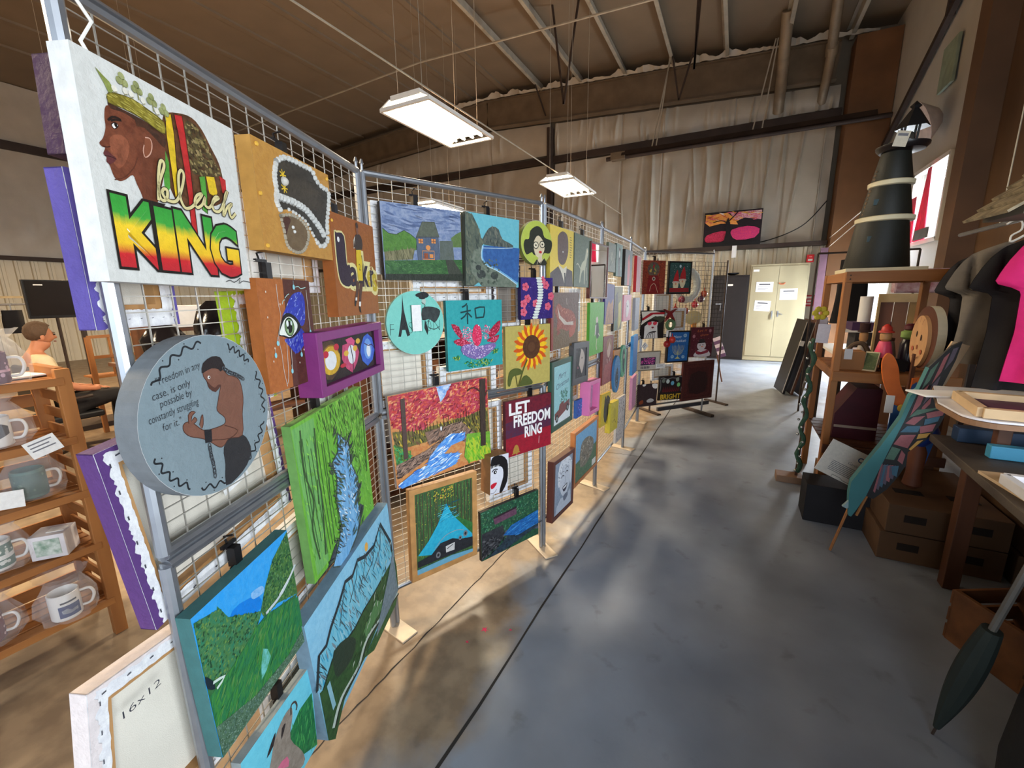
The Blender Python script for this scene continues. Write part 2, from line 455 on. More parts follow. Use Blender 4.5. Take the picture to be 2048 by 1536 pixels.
# far wall: ribbed sheet below, blankets above
g = ribbed(XR-XL, 2.72); g.build('wall_far', SIDE, smooth=0, loc=(XL, FAR, 0), kind='structure')
g = MB(); g.box(((XL+XR)/2, FAR+.25, 4.1), (XR-XL+.6, .3, 8.2)); g.build('wall_far', ROOFI, smooth=0, kind='structure')
draped(-16.3, -5.05, 2.72, lambda x: 5.3, 190, 26, [-14, -11.5, -9, -7], 3, .03).build('wall_far', INS, loc=(0, FAR-.03, 0), kind='structure')
draped(-16.3, -5.05, 5.55, lambda x: zr(x)-1.0, 190, 14, [-14, -11.5, -9, -7], 4, .03).build('wall_far', INS, loc=(0, FAR-.03, 0), kind='structure')
draped(-4.9, 1.62, 2.75, lambda x: 5.28, 420, 60, [-3.0, -1.95, -.35, .75], 11, .075).build('wall_far', INS, loc=(0, FAR-.04, 0), kind='structure')
draped(-4.9, 1.62, 5.5, lambda x: zr(x)-1.02, 420, 26, [-3.0, -1.95, -.35, .75], 5, .06).build('wall_far', INS, loc=(0, FAR-.04, 0), kind='structure')
# trims: girts of the end wall
def trim(n, a, b, w, h, m, **k):
    g = MB(); g.beam(a, b, w, h, **k); return g.build('trim_%d' % n, m, smooth=0, kind='structure')
trim(4, (-16.3, FAR-.08, 5.42), (1.68, FAR-.08, 5.38), .12, .16, DKST)
trim(5, (-16.3, FAR-.16, 2.70), (1.70, FAR-.16, 2.70), .3, .09, DKST)
# end frame: rafter, columns
def ibeam(g, a, b, depth, fl, web=.02):
    a = Vector(a); b = Vector(b); u = Vector((0, 0, 1))
    g.beam(a, b, web, depth); o = Vector((0, 0, depth/2))
    g.beam(a+o, b+o, fl, .025); g.beam(a-o, b-o, fl, .025)
g = MB()
for xa, xb in ((-16.3, -7), (-7, 1.5)):
    ibeam(g, (xa, FAR-.2, zr(xa)-.62), (xb, FAR-.2, zr(xb)-.62), .72, .2)
g.build('rafter', STEEL, smooth=0, label='long brown steel rafter crossing the top of the far wall', cat='steel beam')
g = MB(); g.box((-5.0, FAR-.17, 3.1), (.13, .2, 6.2)); g.build('steel_column', DKST, smooth=0, label='thin dark steel column against the draped far wall', cat='column')
g = MB(); g.box((2.08, FAR-.3, 3.3), (.72, .5, 6.6)); g.build('steel_column', mat('brown_primer', (122, 82, 48), .6, var=.15, scale=2), smooth=0, label='wide brown boxed column in the far right corner', cat='column')
# left wall
g = ribbed(YF-YN, 2.72); g.build('wall_left', SIDE, smooth=0, loc=(XL, YN, 0), rz=PI/2, kind='structure')
g = MB(); g.box((XL-.2, (YN+YF)/2, 4), (.3, YF-YN+.6, 8)); g.build('wall_left', ROOFI, smooth=0, kind='structure')
d = draped(0, YF-YN, 2.75, lambda x: 6.9, 200, 30, [2, 4, 6, 8, 10, 12, 14], 8, .02).build('wall_left', INS, loc=(XL+.03, YN, 0), rz=PI/2, kind='structure')
g = MB(); g.beam((XL+.1, YN, 5.42), (XL+.1, YF, 5.42), .16, .2); g.build('trim_6', DKST, smooth=0, kind='structure')
g = MB(); g.beam((XL+.1, YN, 2.72), (XL+.1, YF, 2.72), .12, .1); g.build('trim_7', DKST, smooth=0, kind='structure')
# right wall: insulated part near the far end with a door and a high window, brown boarded part nearer
RW = mat('right_wall_vinyl', (196, 192, 182), .5, var=.05, scale=2)
BRW = mat('brown_board', (112, 84, 60), .65, var=.15, scale=1.2, stretch=(1, 3, .3))
g = MB(); X0 = XR+.1
def rwall(y0, y1, z0, z1, m=0): g.box((X0, (y0+y1)/2, (z0+z1)/2), (.2, y1-y0, z1-z0), m)
rwall(7.2, 8.3, 0, 7.2); rwall(8.3, 9.6, 0, 2.35); rwall(8.3, 9.6, 3.45, 7.2); rwall(9.6, 10.1, 0, 7.2)
rwall(10.1, 11.9, 2.15, 7.2); rwall(11.9, 12.6, 0, 7.2)
g.build('wall_right', RW, smooth=0, kind='structure')
g = MB(); rwall(YN, -1.6, 0, 7.3); rwall(-1.6, .7, 0, .95); rwall(-1.6, .7, 2.7, 7.3); rwall(.7, 7.2, 0, 7.3); g.build('wall_right', BRW, smooth=0, kind='structure')
g = MB()
for z0, z1 in ((2.31, 2.37), (3.43, 3.49)): g.box((XR+.02, 8.95, (z0+z1)/2), (.12, 1.36, .06))
for y in (8.28, 9.6, 8.95): g.box((XR+.02, y, 2.9), (.12, .05 if y != 8.95 else .03, 1.12))
g.build('window_1', WHT, smooth=0, kind='structure')
GL = bpy.data.materials.new('window_glass'); GL.use_nodes = True
b_ = GL.node_tree.nodes['Principled BSDF']; b_.inputs['Transmission Weight'].default_value = 1; b_.inputs['Roughness'].default_value = 0; b_.inputs['IOR'].default_value = 1.1
g = MB(); g.box((XR+.06, 8.95, 2.9), (.006, 1.3, 1.08)); g.build('window_2', GL, smooth=0, kind='structure')
g = MB()
for z in (.98, 2.67): g.box((XR+.02, -.45, z), (.12, 2.34, .06))
for y in (-1.59, -.45, .69): g.box((XR+.02, y, 1.82), (.12, .05, 1.7))
g.build('window_3', WHT, smooth=0, kind='structure')
g = MB()
g.box((XR+.05, 10.09, 1.1), (.16, .06, 2.2)); g.box((XR+.05, 11.91, 1.1), (.16, .06, 2.2)); g.box((XR+.05, 11, 2.17), (.16, 1.86, .06)); g.box((XR+.05, 11, 1.1), (.06, .05, 2.15)); g.box((XR+.05, 11, .95), (.05, 1.8, .05))
g.build('door_1', WHT, smooth=0, kind='structure')
# wall behind the camera with an open roll door
g = MB(); yb = YN-.1
g.box(((XL-.8)/2-.4, yb, 3.8), (abs(XL)-.9, .2, 7.6)); g.box((-.4+.0, yb, 5.4), (2.2, .2, 4.2)); g.box((1.5, yb, 5.4), (2.2, .2, 4.2)); g.box((2.4, yb, 1.6), (.3, .2, 3.4))
g.build('wall_near', ROOFI, smooth=0, kind='structure')
# frame column at the start of the brown wall + dark brace members above
g = MB(); g.box((2.33, 7.3, 3.4), (.24, .3, 6.8)); g.build('steel_column', mat('brown_column', (116, 84, 58), .55, .1, var=.12, scale=2), smooth=0, label='brown steel column beside the lighthouse and the high window', cat='column')
g = MB(); g.beam((2.38, 8.05, 5.9), (2.38, 12.0, 4.35), .07, .1); g.beam((2.38, 8.9, 7.0), (2.38, 9.1, 5.45), .07, .1)
g.build('wall_brace', DKST, smooth=0, label='dark diagonal brace high on the pale right wall', cat='brace')
# ------------------------------------------------------------------ roof
g = MB()
for xa, xb in ((-16.6, -7), (-7, 2.7)):
    g.add([(xa, YN-.3, zr(xa)), (xb, YN-.3, zr(xb)), (xb, YF+.3, zr(xb)), (xa, YF+.3, zr(xa)), (xa, YN-.3, zr(xa)+.2), (xb, YN-.3, zr(xb)+.2), (xb, YF+.3, zr(xb)+.2), (xa, YF+.3, zr(xa)+.2)],
          [(0, 1, 2, 3), (7, 6, 5, 4), (0, 4, 5, 1), (2, 6, 7, 3), (1, 5, 6, 2), (0, 3, 7, 4)])
g.build('ceiling', ROOFI, smooth=0, kind='structure')
k = 0
for i in range(15):
    x = 1.65-1.15*i; z = zr(x)-.13; g = MB()
    # channel section: web with top and bottom flanges
    g.beam((x, YN, z), (x, YF-.12, z), .012, .2); g.beam((x+.03, YN, z-.1), (x+.03, YF-.12, z-.1), .07, .012); g.beam((x+.064, YN, z-.085), (x+.064, YF-.12, z-.085), .006, .03)
    g.beam((x-.03, YN, z+.1), (x-.03, YF-.12, z+.1), .07, .012)
    if i > 6:
        g = MB(); g.beam((x, YN, z+.11), (x, YF-.12, z+.11), .14, .05)
    g.build('roof_purlin', GALV if i < 7 else ROOFI, smooth=0, label='galvanised roof purlin running the length of the ceiling' if i < 7 else 'shallow roof rib wrapped in ceiling insulation', cat='purlin', group='roof purlins' if i < 7 else 'insulated roof ribs')
# sag strap across the purlins, flange braces, hangers
g = MB(); g.tube([(-15, 9.0, 6.72), (-7, 9.0, 6.98), (2.3, 9.0, 6.6)], .022, 6)
g.build('sag_rod', GALV, label='thin steel strap crossing beneath all the roof purlins', cat='rod')
g = MB(); g.tube([(-15, 3.2, 6.72), (-7, 3.2, 6.98), (2.3, 3.2, 6.6)], .022, 6)
g.build('sag_rod', GALV, label='thin strap nearer the camera beneath the purlins', cat='rod')
def brace(a, b, apex, lab):
    g = MB(); g.beam(a, apex, .035, .035); g.beam(b, apex, .035, .035); g.build('hanger_bracket', DKST, smooth=0, label=lab, cat='bracket')
brace((-3.72, 9.1, 7.27), (-3.17, 9.1, 7.24), (-3.46, 9.1, 5.45), 'long dark V shaped angle hanger left of the middle under the ceiling')
brace((-1.05, 9.5, 7.11), (-1.0, 9.5, 7.11), (-1.04, 9.5, 5.7), 'straight dark angle hanger right of the long V shaped one')
brace((-1.75, 11.5, 7.0), (-1.3, 11.5, 6.9), (-1.55, 11.5, 6.0), 'dark V shaped angle hanger at the middle purlin')
g = MB(); g.beam((-5.25, 11.6, 7.2), (-5.0, 11.8, 6.4), .03, .03); g.build('hanger_bracket', DKST, smooth=0, label='short slanting brace above the thin dark column', cat='bracket')
# torn white edge of the blanket along the rafter
g = MB(); vs = []; n = 150
for i in range(n+1):
    x = -8+10.1*i/n; z = zr(x)-.23; q = .05+.05*math.sin(i*.7)+.05*R.random()
    if (i//9) % 3 == 1: q *= .3
    vs += [(x, FAR-.33-.05*R.random(), z-.02), (x, FAR-.36-.08*R.random(), z+q)]
g.add(vs, [(2*i, 2*i+2, 2*i+3, 2*i+1) for i in range(n)]); g.build('torn_insulation', INS, label='torn white insulation edge showing along the top of the rafter', cat='insulation')
# vent pipes through the far wall
VP = mat('vent_pipe', (150, 132, 108), .5, .2, var=.15, scale=5)
g = MB(); g.tube([(.45, 11.0, 7.0), (.47, 11.5, 6.45), (.49, 11.85, 5.98), (.5, 12.25, 5.62)], .11, 14); g.build('vent_pipe', VP, label='round vent pipe from roof into far wall, left of the two', cat='pipe')
g = MB(); g.tube([(1.2, 10.6, 7.0), (1.3, 11.6, 6.4)], .09, 14); g.tube([(1.3, 11.55, 6.5), (1.31, 11.66, 6.3)], .11, 14); g.tube([(1.31, 11.6, 6.4), (1.3, 11.85, 5.95), (1.3, 12.25, 5.65)], .085, 14)
g.build('vent_pipe', VP, label='jointed vent pipe from roof into far wall, right of the two', cat='pipe')
# infrared tube heater
t = empty('tube_heater', (-.6, 11.5, 5.0), label='long dark tube heater with a reflector hung before the draped wall', cat='heater')
g = MB(); g.add([(-2.2, -.16, -.03), (2.75, -.16, -.03), (2.75, -.07, .09), (-2.2, -.07, .09), (2.75, .07, .09), (-2.2, .07, .09), (2.75, .16, -.03), (-2.2, .16, -.03)], [(0, 1, 2, 3), (3, 2, 4, 5), (5, 4, 6, 7)])
g.build('reflector', DKST, t, smooth=0)
g = MB(); g.tube([(-2.6, 0, -.03), (3.0, 0, -.03)], .05, 12); g.build('radiant_tube', DKST, t)
g = MB(); g.beam((-2.45, 0, 0), (-2.45, .0, -.0001), .2, .2); g.box((-2.3, 0, 0.0), (.35, .2, .16)); g.build('burner_box', STEEL, t, smooth=0)
for x, dx in ((-1.4, .2), (-1.5, .32), (.62, .28), (.8, .14)):
    g = MB(); g.beam((x, 0, .08), (x+dx, .05, 1.95 if x < 0 else 1.8), .035, .025); g.build('hanger_rod', GALV, t, smooth=0)
# wiring along the far wall: conduit down to the fire alarm, loose cable
g = MB(); g.tube([(1.44, FAR-.12, 5.3), (1.44, FAR-.1, 2.45)], .016, 6); g.build('conduit', GALV, label='thin conduit running down the far wall to the fire alarm', cat='conduit')
g = MB(); g.tube(smooth_path([(1.62, FAR-.15, 3.6), (1.2, FAR-.16, 3.1), (.5, FAR-.15, 2.82), (-.2, FAR-.15, 2.78)], 8), .012, 5); g.build('cable', BLK, label='loose dark cable sagging across the lower right of the draped wall', cat='cable')
g = MB(); g.box((0, 0, 0), (.14, .06, .17)); a = Art(.14, .17, -.0302); a.pm = 1; a.bg((210, 34, 40)); a.Rr(18, 58, 82, 84, (240, 236, 230)); a.Rr(30, 20, 70, 36, (230, 120, 120)); g.add(a.v, a.f, 1, a.c)
g.build('fire_alarm', [mat('red_enamel', (196, 24, 32), .4), PAINT], loc=(1.45, FAR-.1, 2.38), smooth=0, label='red fire alarm pull box on the far wall above the beige cabinet', cat='fire alarm')

# ------------------------------------------------------------------ light fixtures
TUBE = emit('fluorescent_tube', (255, 236, 200), 60)
REFL = mat('white_reflector', (240, 236, 226), .3, var=.02)
def fixture(x, y, z, power, label, color=(1, .80, .56), ln=1.22, wd=.62, tubes=4, ang=0):
    t = empty('high_bay_light', (x, y, z), ang, label, 'light', 'high bay lights')
    g = MB()
    for sx in (-1, 1): g.beam((sx*wd/2, -ln/2, 0), (sx*wd/2, ln/2, 0), .03, .03)
    for sy in (-1, 1): g.beam((-wd/2, sy*ln/2, 0), (wd/2, sy*ln/2, 0), .03, .03)
    g.build('rim', WHT, t, smooth=0)
    g = MB(); g.box((0, 0, .09), (wd*.6, ln*.98, .05)); 
    for sx in (-1, 1): g.beam((sx*wd*.4, -ln/2, .05), (sx*wd*.4, ln/2, .05), wd*.22, .012, upv=(sx*.5, 0, 1))
    g.build('housing', REFL, t, smooth=0)
    for i in range(tubes):
        g = MB(); xx = (i-(tubes-1)/2)*wd*.8/tubes; g.tube([(xx, -ln*.46, .03), (xx, ln*.46, .03)], .013, 8); g.build('tube', TUBE, t)
    for sx, sy in ((-1, -1), (1, -1), (-1, 1), (1, 1)):
        g = MB(); g.tube([(sx*wd*.25, sy*ln*.42, .1), (sx*wd*.25, sy*ln*.42, zr(x)-z-.1)], .003, 4); g.build('suspension_wire', GALV, t)
    a = area('lamp_light', (0, 0, -.03), (0, 0, -1), wd*.85, ln*.9, power, color); a.parent = t; a.rotation_euler = (0, 0, 0)
    a = area('added_ceiling_fill', (0, 0, .13), (0, 0, 1), wd*.5, ln*.8, power*.16, (1, .62, .36)); a.parent = t; a.rotation_euler = (PI, 0, 0)  # added upward fill that warms the ceiling, no real part of the fixture
    return t
fixture(-3.08, 4.29, 3.5, 170, 'big glowing high bay light nearest the camera', (1, .86, .66))
fixture(-2.82, 7.72, 3.5, 90, 'smaller looking high bay light before the draped far wall', (1, .72, .42))
fixture(-5.9, 8.1, 3.5, 120, 'high bay light just above the painting of the house', (1, .72, .42))
fixture(-3.9, -.6, 3.5, 190, 'high bay light over the mug shelf')
fixture(-9.5, -.2, 3.5, 260, 'high bay light over the seated man', (1, .70, .40))
fixture(-9.0, 3.6, 3.9, 160, 'high bay light over the tables behind the panels', (1, .70, .40))
g = MB(); g.tube([(-2.9, -2, 3.62), (-2.9, 12.2, 3.72)], .009, 6); g.build('conduit', GALV, label='straight conduit linking the row of hanging lights', cat='conduit')
# ------------------------------------------------------------------ mesh display panels
PP = [(-1.0, .35), (-1.404, 1.369), (-1.0, 2.33), (-.96, 3.377), (-.96, 4.42), (-1.02, 5.46), (-.29, 6.32)]
names = ['nearest mesh panel, holding the portrait with KING lettering', 'mesh panel holding the autumn stream painting', 'mesh panel holding the yellow portrait and green framed truck picture',
         'mesh panel crowded with small pictures near the far end', 'last side mesh panel, seen nearly edge on', 'mesh panel turned across the aisle with the gnomes picture']
class Panel: pass
PANELS = []
for i in range(6):
    A = Vector(PP[i]); B = Vector(PP[i+1]); d = (B-A); W = d.length; d.normalize(); rz = math.atan2(d.y, d.x)
    p = Panel(); p.A, p.d, p.W, p.rz = A, d, W, rz; p.n = Vector((d.y, -d.x)); PANELS.append(p)
    t = empty('mesh_display_stand', (A.x, A.y, 0), rz, names[i], 'display stand', 'wire mesh display stands'); p.o = t
    e = .016; r = .0125 if i else .014
    for z0, z1 in ((.2, 1.088), (1.115, 2.13)):
        g = MB(); g.tube([(e, 0, z0), (W-e, 0, z0), (W-e, 0, z1), (e, 0, z1)], r, 10, closed=True)
        # square up the corners with short overlapping straight tubes
        for a, b in (((e, 0, z0), (e, 0, z1)), ((W-e, 0, z0), (W-e, 0, z1)), ((e, 0, z0), (W-e, 0, z0)), ((e, 0, z1), (W-e, 0, z1))): g.tube([a, b], r, 10)
        g.build('tube_frame', ALU, t)
        g = MB(); nx = round((W-.06)/.06); nz = round((z1-z0-.04)/.0305)
        for k in range(1, nx): x = e+(W-2*e)*k/nx; g.beam((x, .002, z0+.008), (x, .002, z1-.008), .0026, .0026)
        for k in range(1, nz+1): z = z0+(z1-z0)*k/(nz+1); g.beam((e, -.0012, z), (W-e, -.0012, z), .0022, .0022)
        g.build('wire_grid', WIRE, t, smooth=0)
    for x in (e, W-e):
        g = MB(); g.tube([(x, 0, .012), (x, 0, .2)], r, 10); g.build('leg', ALU, t)
        g = MB(); g.lathe([(.006, 0), (.006, .03), (.009, .034), (.004, .05), (.0001, .052)], (x, 0, 2.13), 8); g.build('end_pin', ALU, t)
    if i < 5:
        g = MB(); g.box((0, 0, 0), (.09, .26, .008)); o = g.build('foot_plate', mat('pale_foot_plate', (206, 190, 168), .45, .3), t, smooth=0, bevel=.002, loc=(W-.01, 0, .004)); o.rotation_euler = (0, 0, math.radians(-32 if i == 0 else -14))
    if i == 0:
        g = MB(); g.box((0, 0, 0), (.09, .26, .008)); g.build('foot_plate', MATS['pale_foot_plate'], t, smooth=0, bevel=.002, loc=(.02, 0, .004))
        # zigzag hook clipped on the near post
        g = MB(); g.tube([(.02, -.02, 2.13), (.055, -.02, 2.09), (.03, -.02, 2.05), (.06, -.02, 2.0), (.045, -.02, 1.97)], .003, 6); g.build('zigzag_hook', WHT, t, smooth=0)
    if i == 5:
        g = MB(); g.box((W-.1, 0, .02), (.06, .55, .035)); g.build('foot_bar', DKST, t, smooth=0, bevel=.003)
        g = MB(); g.beam((.35, .02, .12), (W+.12, .02, .12), .03, .05); g.build('base_bar', mat('grey_bar', (74, 74, 80), .5, .3), t, smooth=0)

def on_panel(i, s, z, off):
    p = PANELS['ABCDEF'.index(i)]; q = p.A + p.d*s + p.n*off
    return (q.x, q.y, z), p.rz
CLIPW = mat('clip_black', (26, 24, 26), .4, .2)
def clip_at(i, s, z, label):
    loc, rz = on_panel(i, s, z, .012)
    g = MB(); g.box((0, 0, 0), (.022, .022, .05)); g.box((0, -.004, -.035), (.034, .014, .022)); g.beam((-.022, .012, .03), (.022, .012, .03), .008, .008)
    g.tube([(-.008, -.006, -.045), (0, -.012, -.062), (.008, -.006, -.045)], .0025, 5); g.tube([(0, .012, .02), (0, .02, .05), (0, -.004, .055)], .003, 5)
    g.build('display_clip', CLIPW, loc=loc, rz=rz, smooth=0, label=label, cat='clip', group='black clips holding the pictures')
AP = {}
AP['king'] = dict(head='12.5,20.7 10.7,26.2 10.4,30.7 8.2,35.8 6,38.5 7.1,39.8 8.5,39.9 7.1,42.7 8.4,43.6 8,45.9 9.2,46.8 10.1,50.1 11.2,52.4 13.6,52.9 16.8,51.3 21,48.3 22.5,52.2 24.4,56.9 24.7,62.2 22.5,68.9 26.7,67.2 30.9,62.8 33.8,56.2 39.3,44.6 42.4,33.5 44.2,22.8 36,20.8 27,20.5 17.9,19.7', fade='13.5,18.6 18,19 26.2,19.2 34.9,20.3 44.2,22.8 43.1,29.2 38.6,26.8 32.1,23.3 27.5,24.1 26.9,21.5 20.8,20.3 14.8,21.1', shade='31.5,27.4 38.6,26.8 43.1,29.2 40.4,42.3 34.4,56 30.9,62.8 26.7,67.2 25.3,58.2 25.8,48.4 28.6,37.9', cheek='11.7,34.6 18,31.3 21.6,34.6 18.2,43.1 13.5,47.3 11.2,43.5', band='14.4,14.7 19,13.1 27.3,12.1 36,13.6 44.7,16 44.4,21.7 39.4,21.5 30.5,19.1 21.1,18.4 13.7,18.9', spike='9.6,5.9 13.1,8 15.7,9.3 17.7,11.9 15.9,14 14.4,14.2 12.7,10.8', clubs='22.7,5.6 30.5,6 38.6,8.1 45.6,10.1', dots='17.8,11.4 23.5,10.1 26.6,10.1 33.1,10.5 40.9,12.5', locks='45.9,12 55.9,7.4 66.1,6 73.1,10 78.4,17.3 83.9,25 85.9,34.2 86,44 77.8,50.7 60.9,55.5 49.1,56.9 43.6,49.7 41.5,38.9 43.5,23', y1='46.7,11.1 50.8,10 51.1,20.2 49.8,36.4 49.3,51.5 45.6,53.4 45.6,37.7 45.5,22.3', r1='52.9,9.1 58.6,7.9 59.2,17.3 59.5,36.8 58.8,54.8 58.4,70.7 54.4,68 55,51.2 54.8,34.9 54,19.2', g1='43.1,29.2 44.6,35.9 43.1,48.8 38.9,55 40.2,39.3', g2='65.4,37.4 70.4,36 70,47.7 68.4,57.4 64.7,55.8 65.5,46.5', y2='71.2,35.8 78,34.5 79.1,43.2 76.9,46.1 72.1,44.9', r2='82.6,32.6 87.8,33.7 87.2,42.4 83.7,42.1', mesh='60.3,10.4 68.6,9.4 75.3,16 80.5,24.9 84.5,32.1 64,36.7 60.7,34.3 59.5,23.7', eyew='13.6,28.1 15.6,26.7 17.1,27.6 15.1,29.6 13.9,29.3', brow='12.1,27 14.7,24.6 17.7,24.1 19.1,24.6 16,25.3 13.4,26.7', lips='7.2,42 9.2,40.9 11.4,42.1 13.3,43.3 9.7,46.6 8,45.9 8.3,44 7,43.1', lipl='7.3,43.5 10.3,43.1 13.1,43.4', ear='31.4,27.9 34.3,27.5 35,30.5 33.1,35 29.8,37.6 29.1,34.9 30.2,31.7', nose='7.4,39.4 9,39.4 11,38.5', jaw='10.6,53 15.9,50.7 22.1,44.7 25.1,39.1', K='8,90.9 88,87.3', script='33,57.4 34.7,48.9 39.6,39.5 39.2,36.6 37.3,38.2 35,45.8 34,54.6 35.9,56.9 38.6,55 39.5,51.2 37.4,50.8 36.1,53.1 38.7,56 44.7,55.2 49.5,48.2 52.5,40.4 51.2,37.9 48.7,41.5 47.6,51.4 49.8,57.3 54,56.9 59.1,53.1 64.6,47.3 60.5,48.8 58.1,52.7 59.4,55.6 63.6,53.2 66.7,48.5 65.7,52.7 69,53.8 73.9,49.2 78.2,46.4 75.2,46.5 72,50.8 72.9,54.7 78.2,53.6 83.6,45.8 86.6,40.7 83.8,44.5 80.4,56.2 84.9,50.4 89.5,47.5 86.2,51.4 87.6,56.1 92,52.7', sig='75.4,96.4 79.2,95.2 82.7,96.3 86.8,94.6 89,93.1 87.3,96.9 91.6,95 98.7,95.6')
AP['pearl'] = dict(wrap='24.9,13.4 34.4,6.2 45.7,4.3 59.6,4.4 72.6,5.1 78.2,13.1 86.3,17.7 97.1,20.5 94.4,38 89.2,57.8 87.5,77 77.3,86.4 70.2,82.7 63.6,73.3 56.5,63 46,58.3 34.4,55.6 23.2,58.3 20,51.6 21.5,41.3 21,28', face='22.8,64.2 35.7,60.6 47.5,62.1 56.2,68.8 57.6,78.7 51.3,91.3 43.8,96.7 35.1,97 27.2,91.8 25,77.4', fshade='27.5,63.8 35.4,64.7 31.6,73.5 27.9,80.9 25,77.4', bandp='21.1,46.3 30.2,46.3 43.2,46.8 57.2,50.1 66.4,56.6 76.1,65 81.1,71.8', gold='31.8,23.1 31.7,35.7', cen='32.1,29.3', studs='5.1,5.9 2.8,49.1 3.8,95.7', eye='36.9,72.5 38.4,76.6')
AP['eye'] = dict(dark='45.4,-0.2 100,0 100,100 42.4,100.3', wing='37.7,34.6 44.6,27 52.9,19.3 63.4,13.1 78.6,11.4 85.2,17.4 84.7,28.1 81.5,39.8 73.2,44.1 57.1,37.6', low='35.8,54.5 52.2,53.3 68,45 79.3,52.6 78.1,59.6 64.3,67.8 54.4,69.2 46,62.9', lid='25.1,48.9 33.9,37.8 38,33 47.6,30.5 60.1,33.8 68.8,40.4 70.3,46.3 59.7,51.5 47.3,54.6 34,51.6', white='27.8,48.5 38.4,37.4 48.2,34.1 57.3,36.5 64.1,42 60.2,48.1 47.6,52.8 36.4,50.6', iris='47.9,43.5', hi='42.3,39.3 56.9,39', d1='32.2,4.6 31.9,21.2 33.3,34.5 25.1,51.6 27.2,66.9 27.3,81.1 30.3,97.7', d2='38.9,56.9 34.8,87.3 31,95.6', d3='45.8,64 43.7,86.1', d4='90.5,9.1 89.9,50.9', sq1='45.1,16.9 50.1,14.2 53.8,13.1', sq2='68.1,6.7 74.4,6.1 79.2,7.9 89.6,6.7', sq3='38.5,22.4 41.3,19.1 44.8,18.6', drops='22.2,56.8 15.9,67.1 42.5,84.9 89.9,51.1 64.9,71.5 64.4,6.8', dots='11.8,11.4 34,22.3 9.7,33.1 15.2,60.6 10.3,71.9 58.9,78.7 81.8,52.8 70.6,67.1')
AP['lak'] = dict(L='14.3,67.3 34,68', head='56.7,8.9', body='51,15.7 61.1,13.6 67.1,18.8 65.7,28.7 50.6,31.8 48.7,24', armL='50.1,16.6 45.2,21.6 44.7,30.2 50.2,28.2', armLd='46.9,19.2 44.8,28.8 49.3,29', jer='50,31.1 61.5,29.9 62.7,42.9 60.5,64.4 50,63.4 48.1,46.9', legL='44.1,64.3 51.3,65.4 46.1,78.4 39.8,87.6 35.8,86.3 42,74.5', legR='52.8,65.4 60.4,65.8 54.9,78.3 51.3,87.7 47,86.4 49.1,77', sockL='39.7,81.1 43.1,81.1 42.3,84.4 38.6,84.3', sockR='47,85.7 52,85.7 50.2,91 46.2,90.3', shoeL='37.3,84.3 40.6,85 38.3,90.8 35.6,89.5', shoeR='45.3,90.3 49.5,91.7 50.5,98.3 46.4,96.2', tL='7,21.1 10.9,18.5 25.4,19.9 26.3,47.1 32.9,48 31.8,68.1 14.3,68 7.2,56.2', words='29.9,68.1 98.3,66.9')
AP['purple'] = dict(b1='9.6,6.1 21,3.6 29.8,18.9 32.1,50.3 28.6,76.8 17.6,94 10.1,90.1 4.4,59.8 3.5,30', e1='18.2,49.8', red1='28,22.4 11.6,33.4', h2='43.4,10.2 54.1,6.9 59.9,18.8 57.2,29.3 47.8,25.7', b2='37.7,21.9 48.1,20.2 62.6,31.3 66.2,50.2 60.6,74.3 50.7,96.3 40.8,79.8 34.9,54.3', e2='51.9,50.1', ln='50.9,26.9 53.4,62.4 51.7,96.9', yb='65.3,20.8 42.7,43.5 59,37.1', rb='36.1,70.4', b3='70.3,34.2 77,13.2 85.3,7.2 94.3,22.1 97.8,56.8 91.9,82.2 80.5,94.1 70.7,75.9 68,50.9', e3='83.6,48.2', tw='77.3,30.9 85.2,39.8 92.4,39.5 98,53.8')
AP['stream'] = dict(wat='53.5,22.3 67.5,33.5 66.8,47.9 75.7,64.3 70.5,76.9 71.9,93.6 62.6,102.6 47.1,108.8 33.7,109.3 24.3,103.9 34.5,94.9 43.1,84.5 40.8,63.4 45.6,50.5 41.6,37.9 51.2,33.6', ed1='71.1,62.3 80.7,70.7 73.2,76 70.2,72.5', ed2='74.2,82.9 80.8,88.2 67.6,102.1 54.1,108.6 63.2,99.8', ed3='35.8,88.7 26.4,93.5 17.1,99.8 27,100.6', t1='8.8,4.8 6.9,29.6 12.2,50.3 6.4,66 9.5,88.9', t2='24.9,8.5 21.7,35.7 21.9,54.8 17,90.2', t3='98.7,5.8 96.9,33 93.8,65.3', dens='29.4,-4.4 99.7,1.6 93.8,65.3 69.9,44.9 67.9,31.5 51.8,19.7 28.6,9.8', left='0.5,2 26.1,2.2 19.7,96.5 4.2,97', foam='54,25.5 56.8,39.8 55.8,55.8 55.2,69.9')
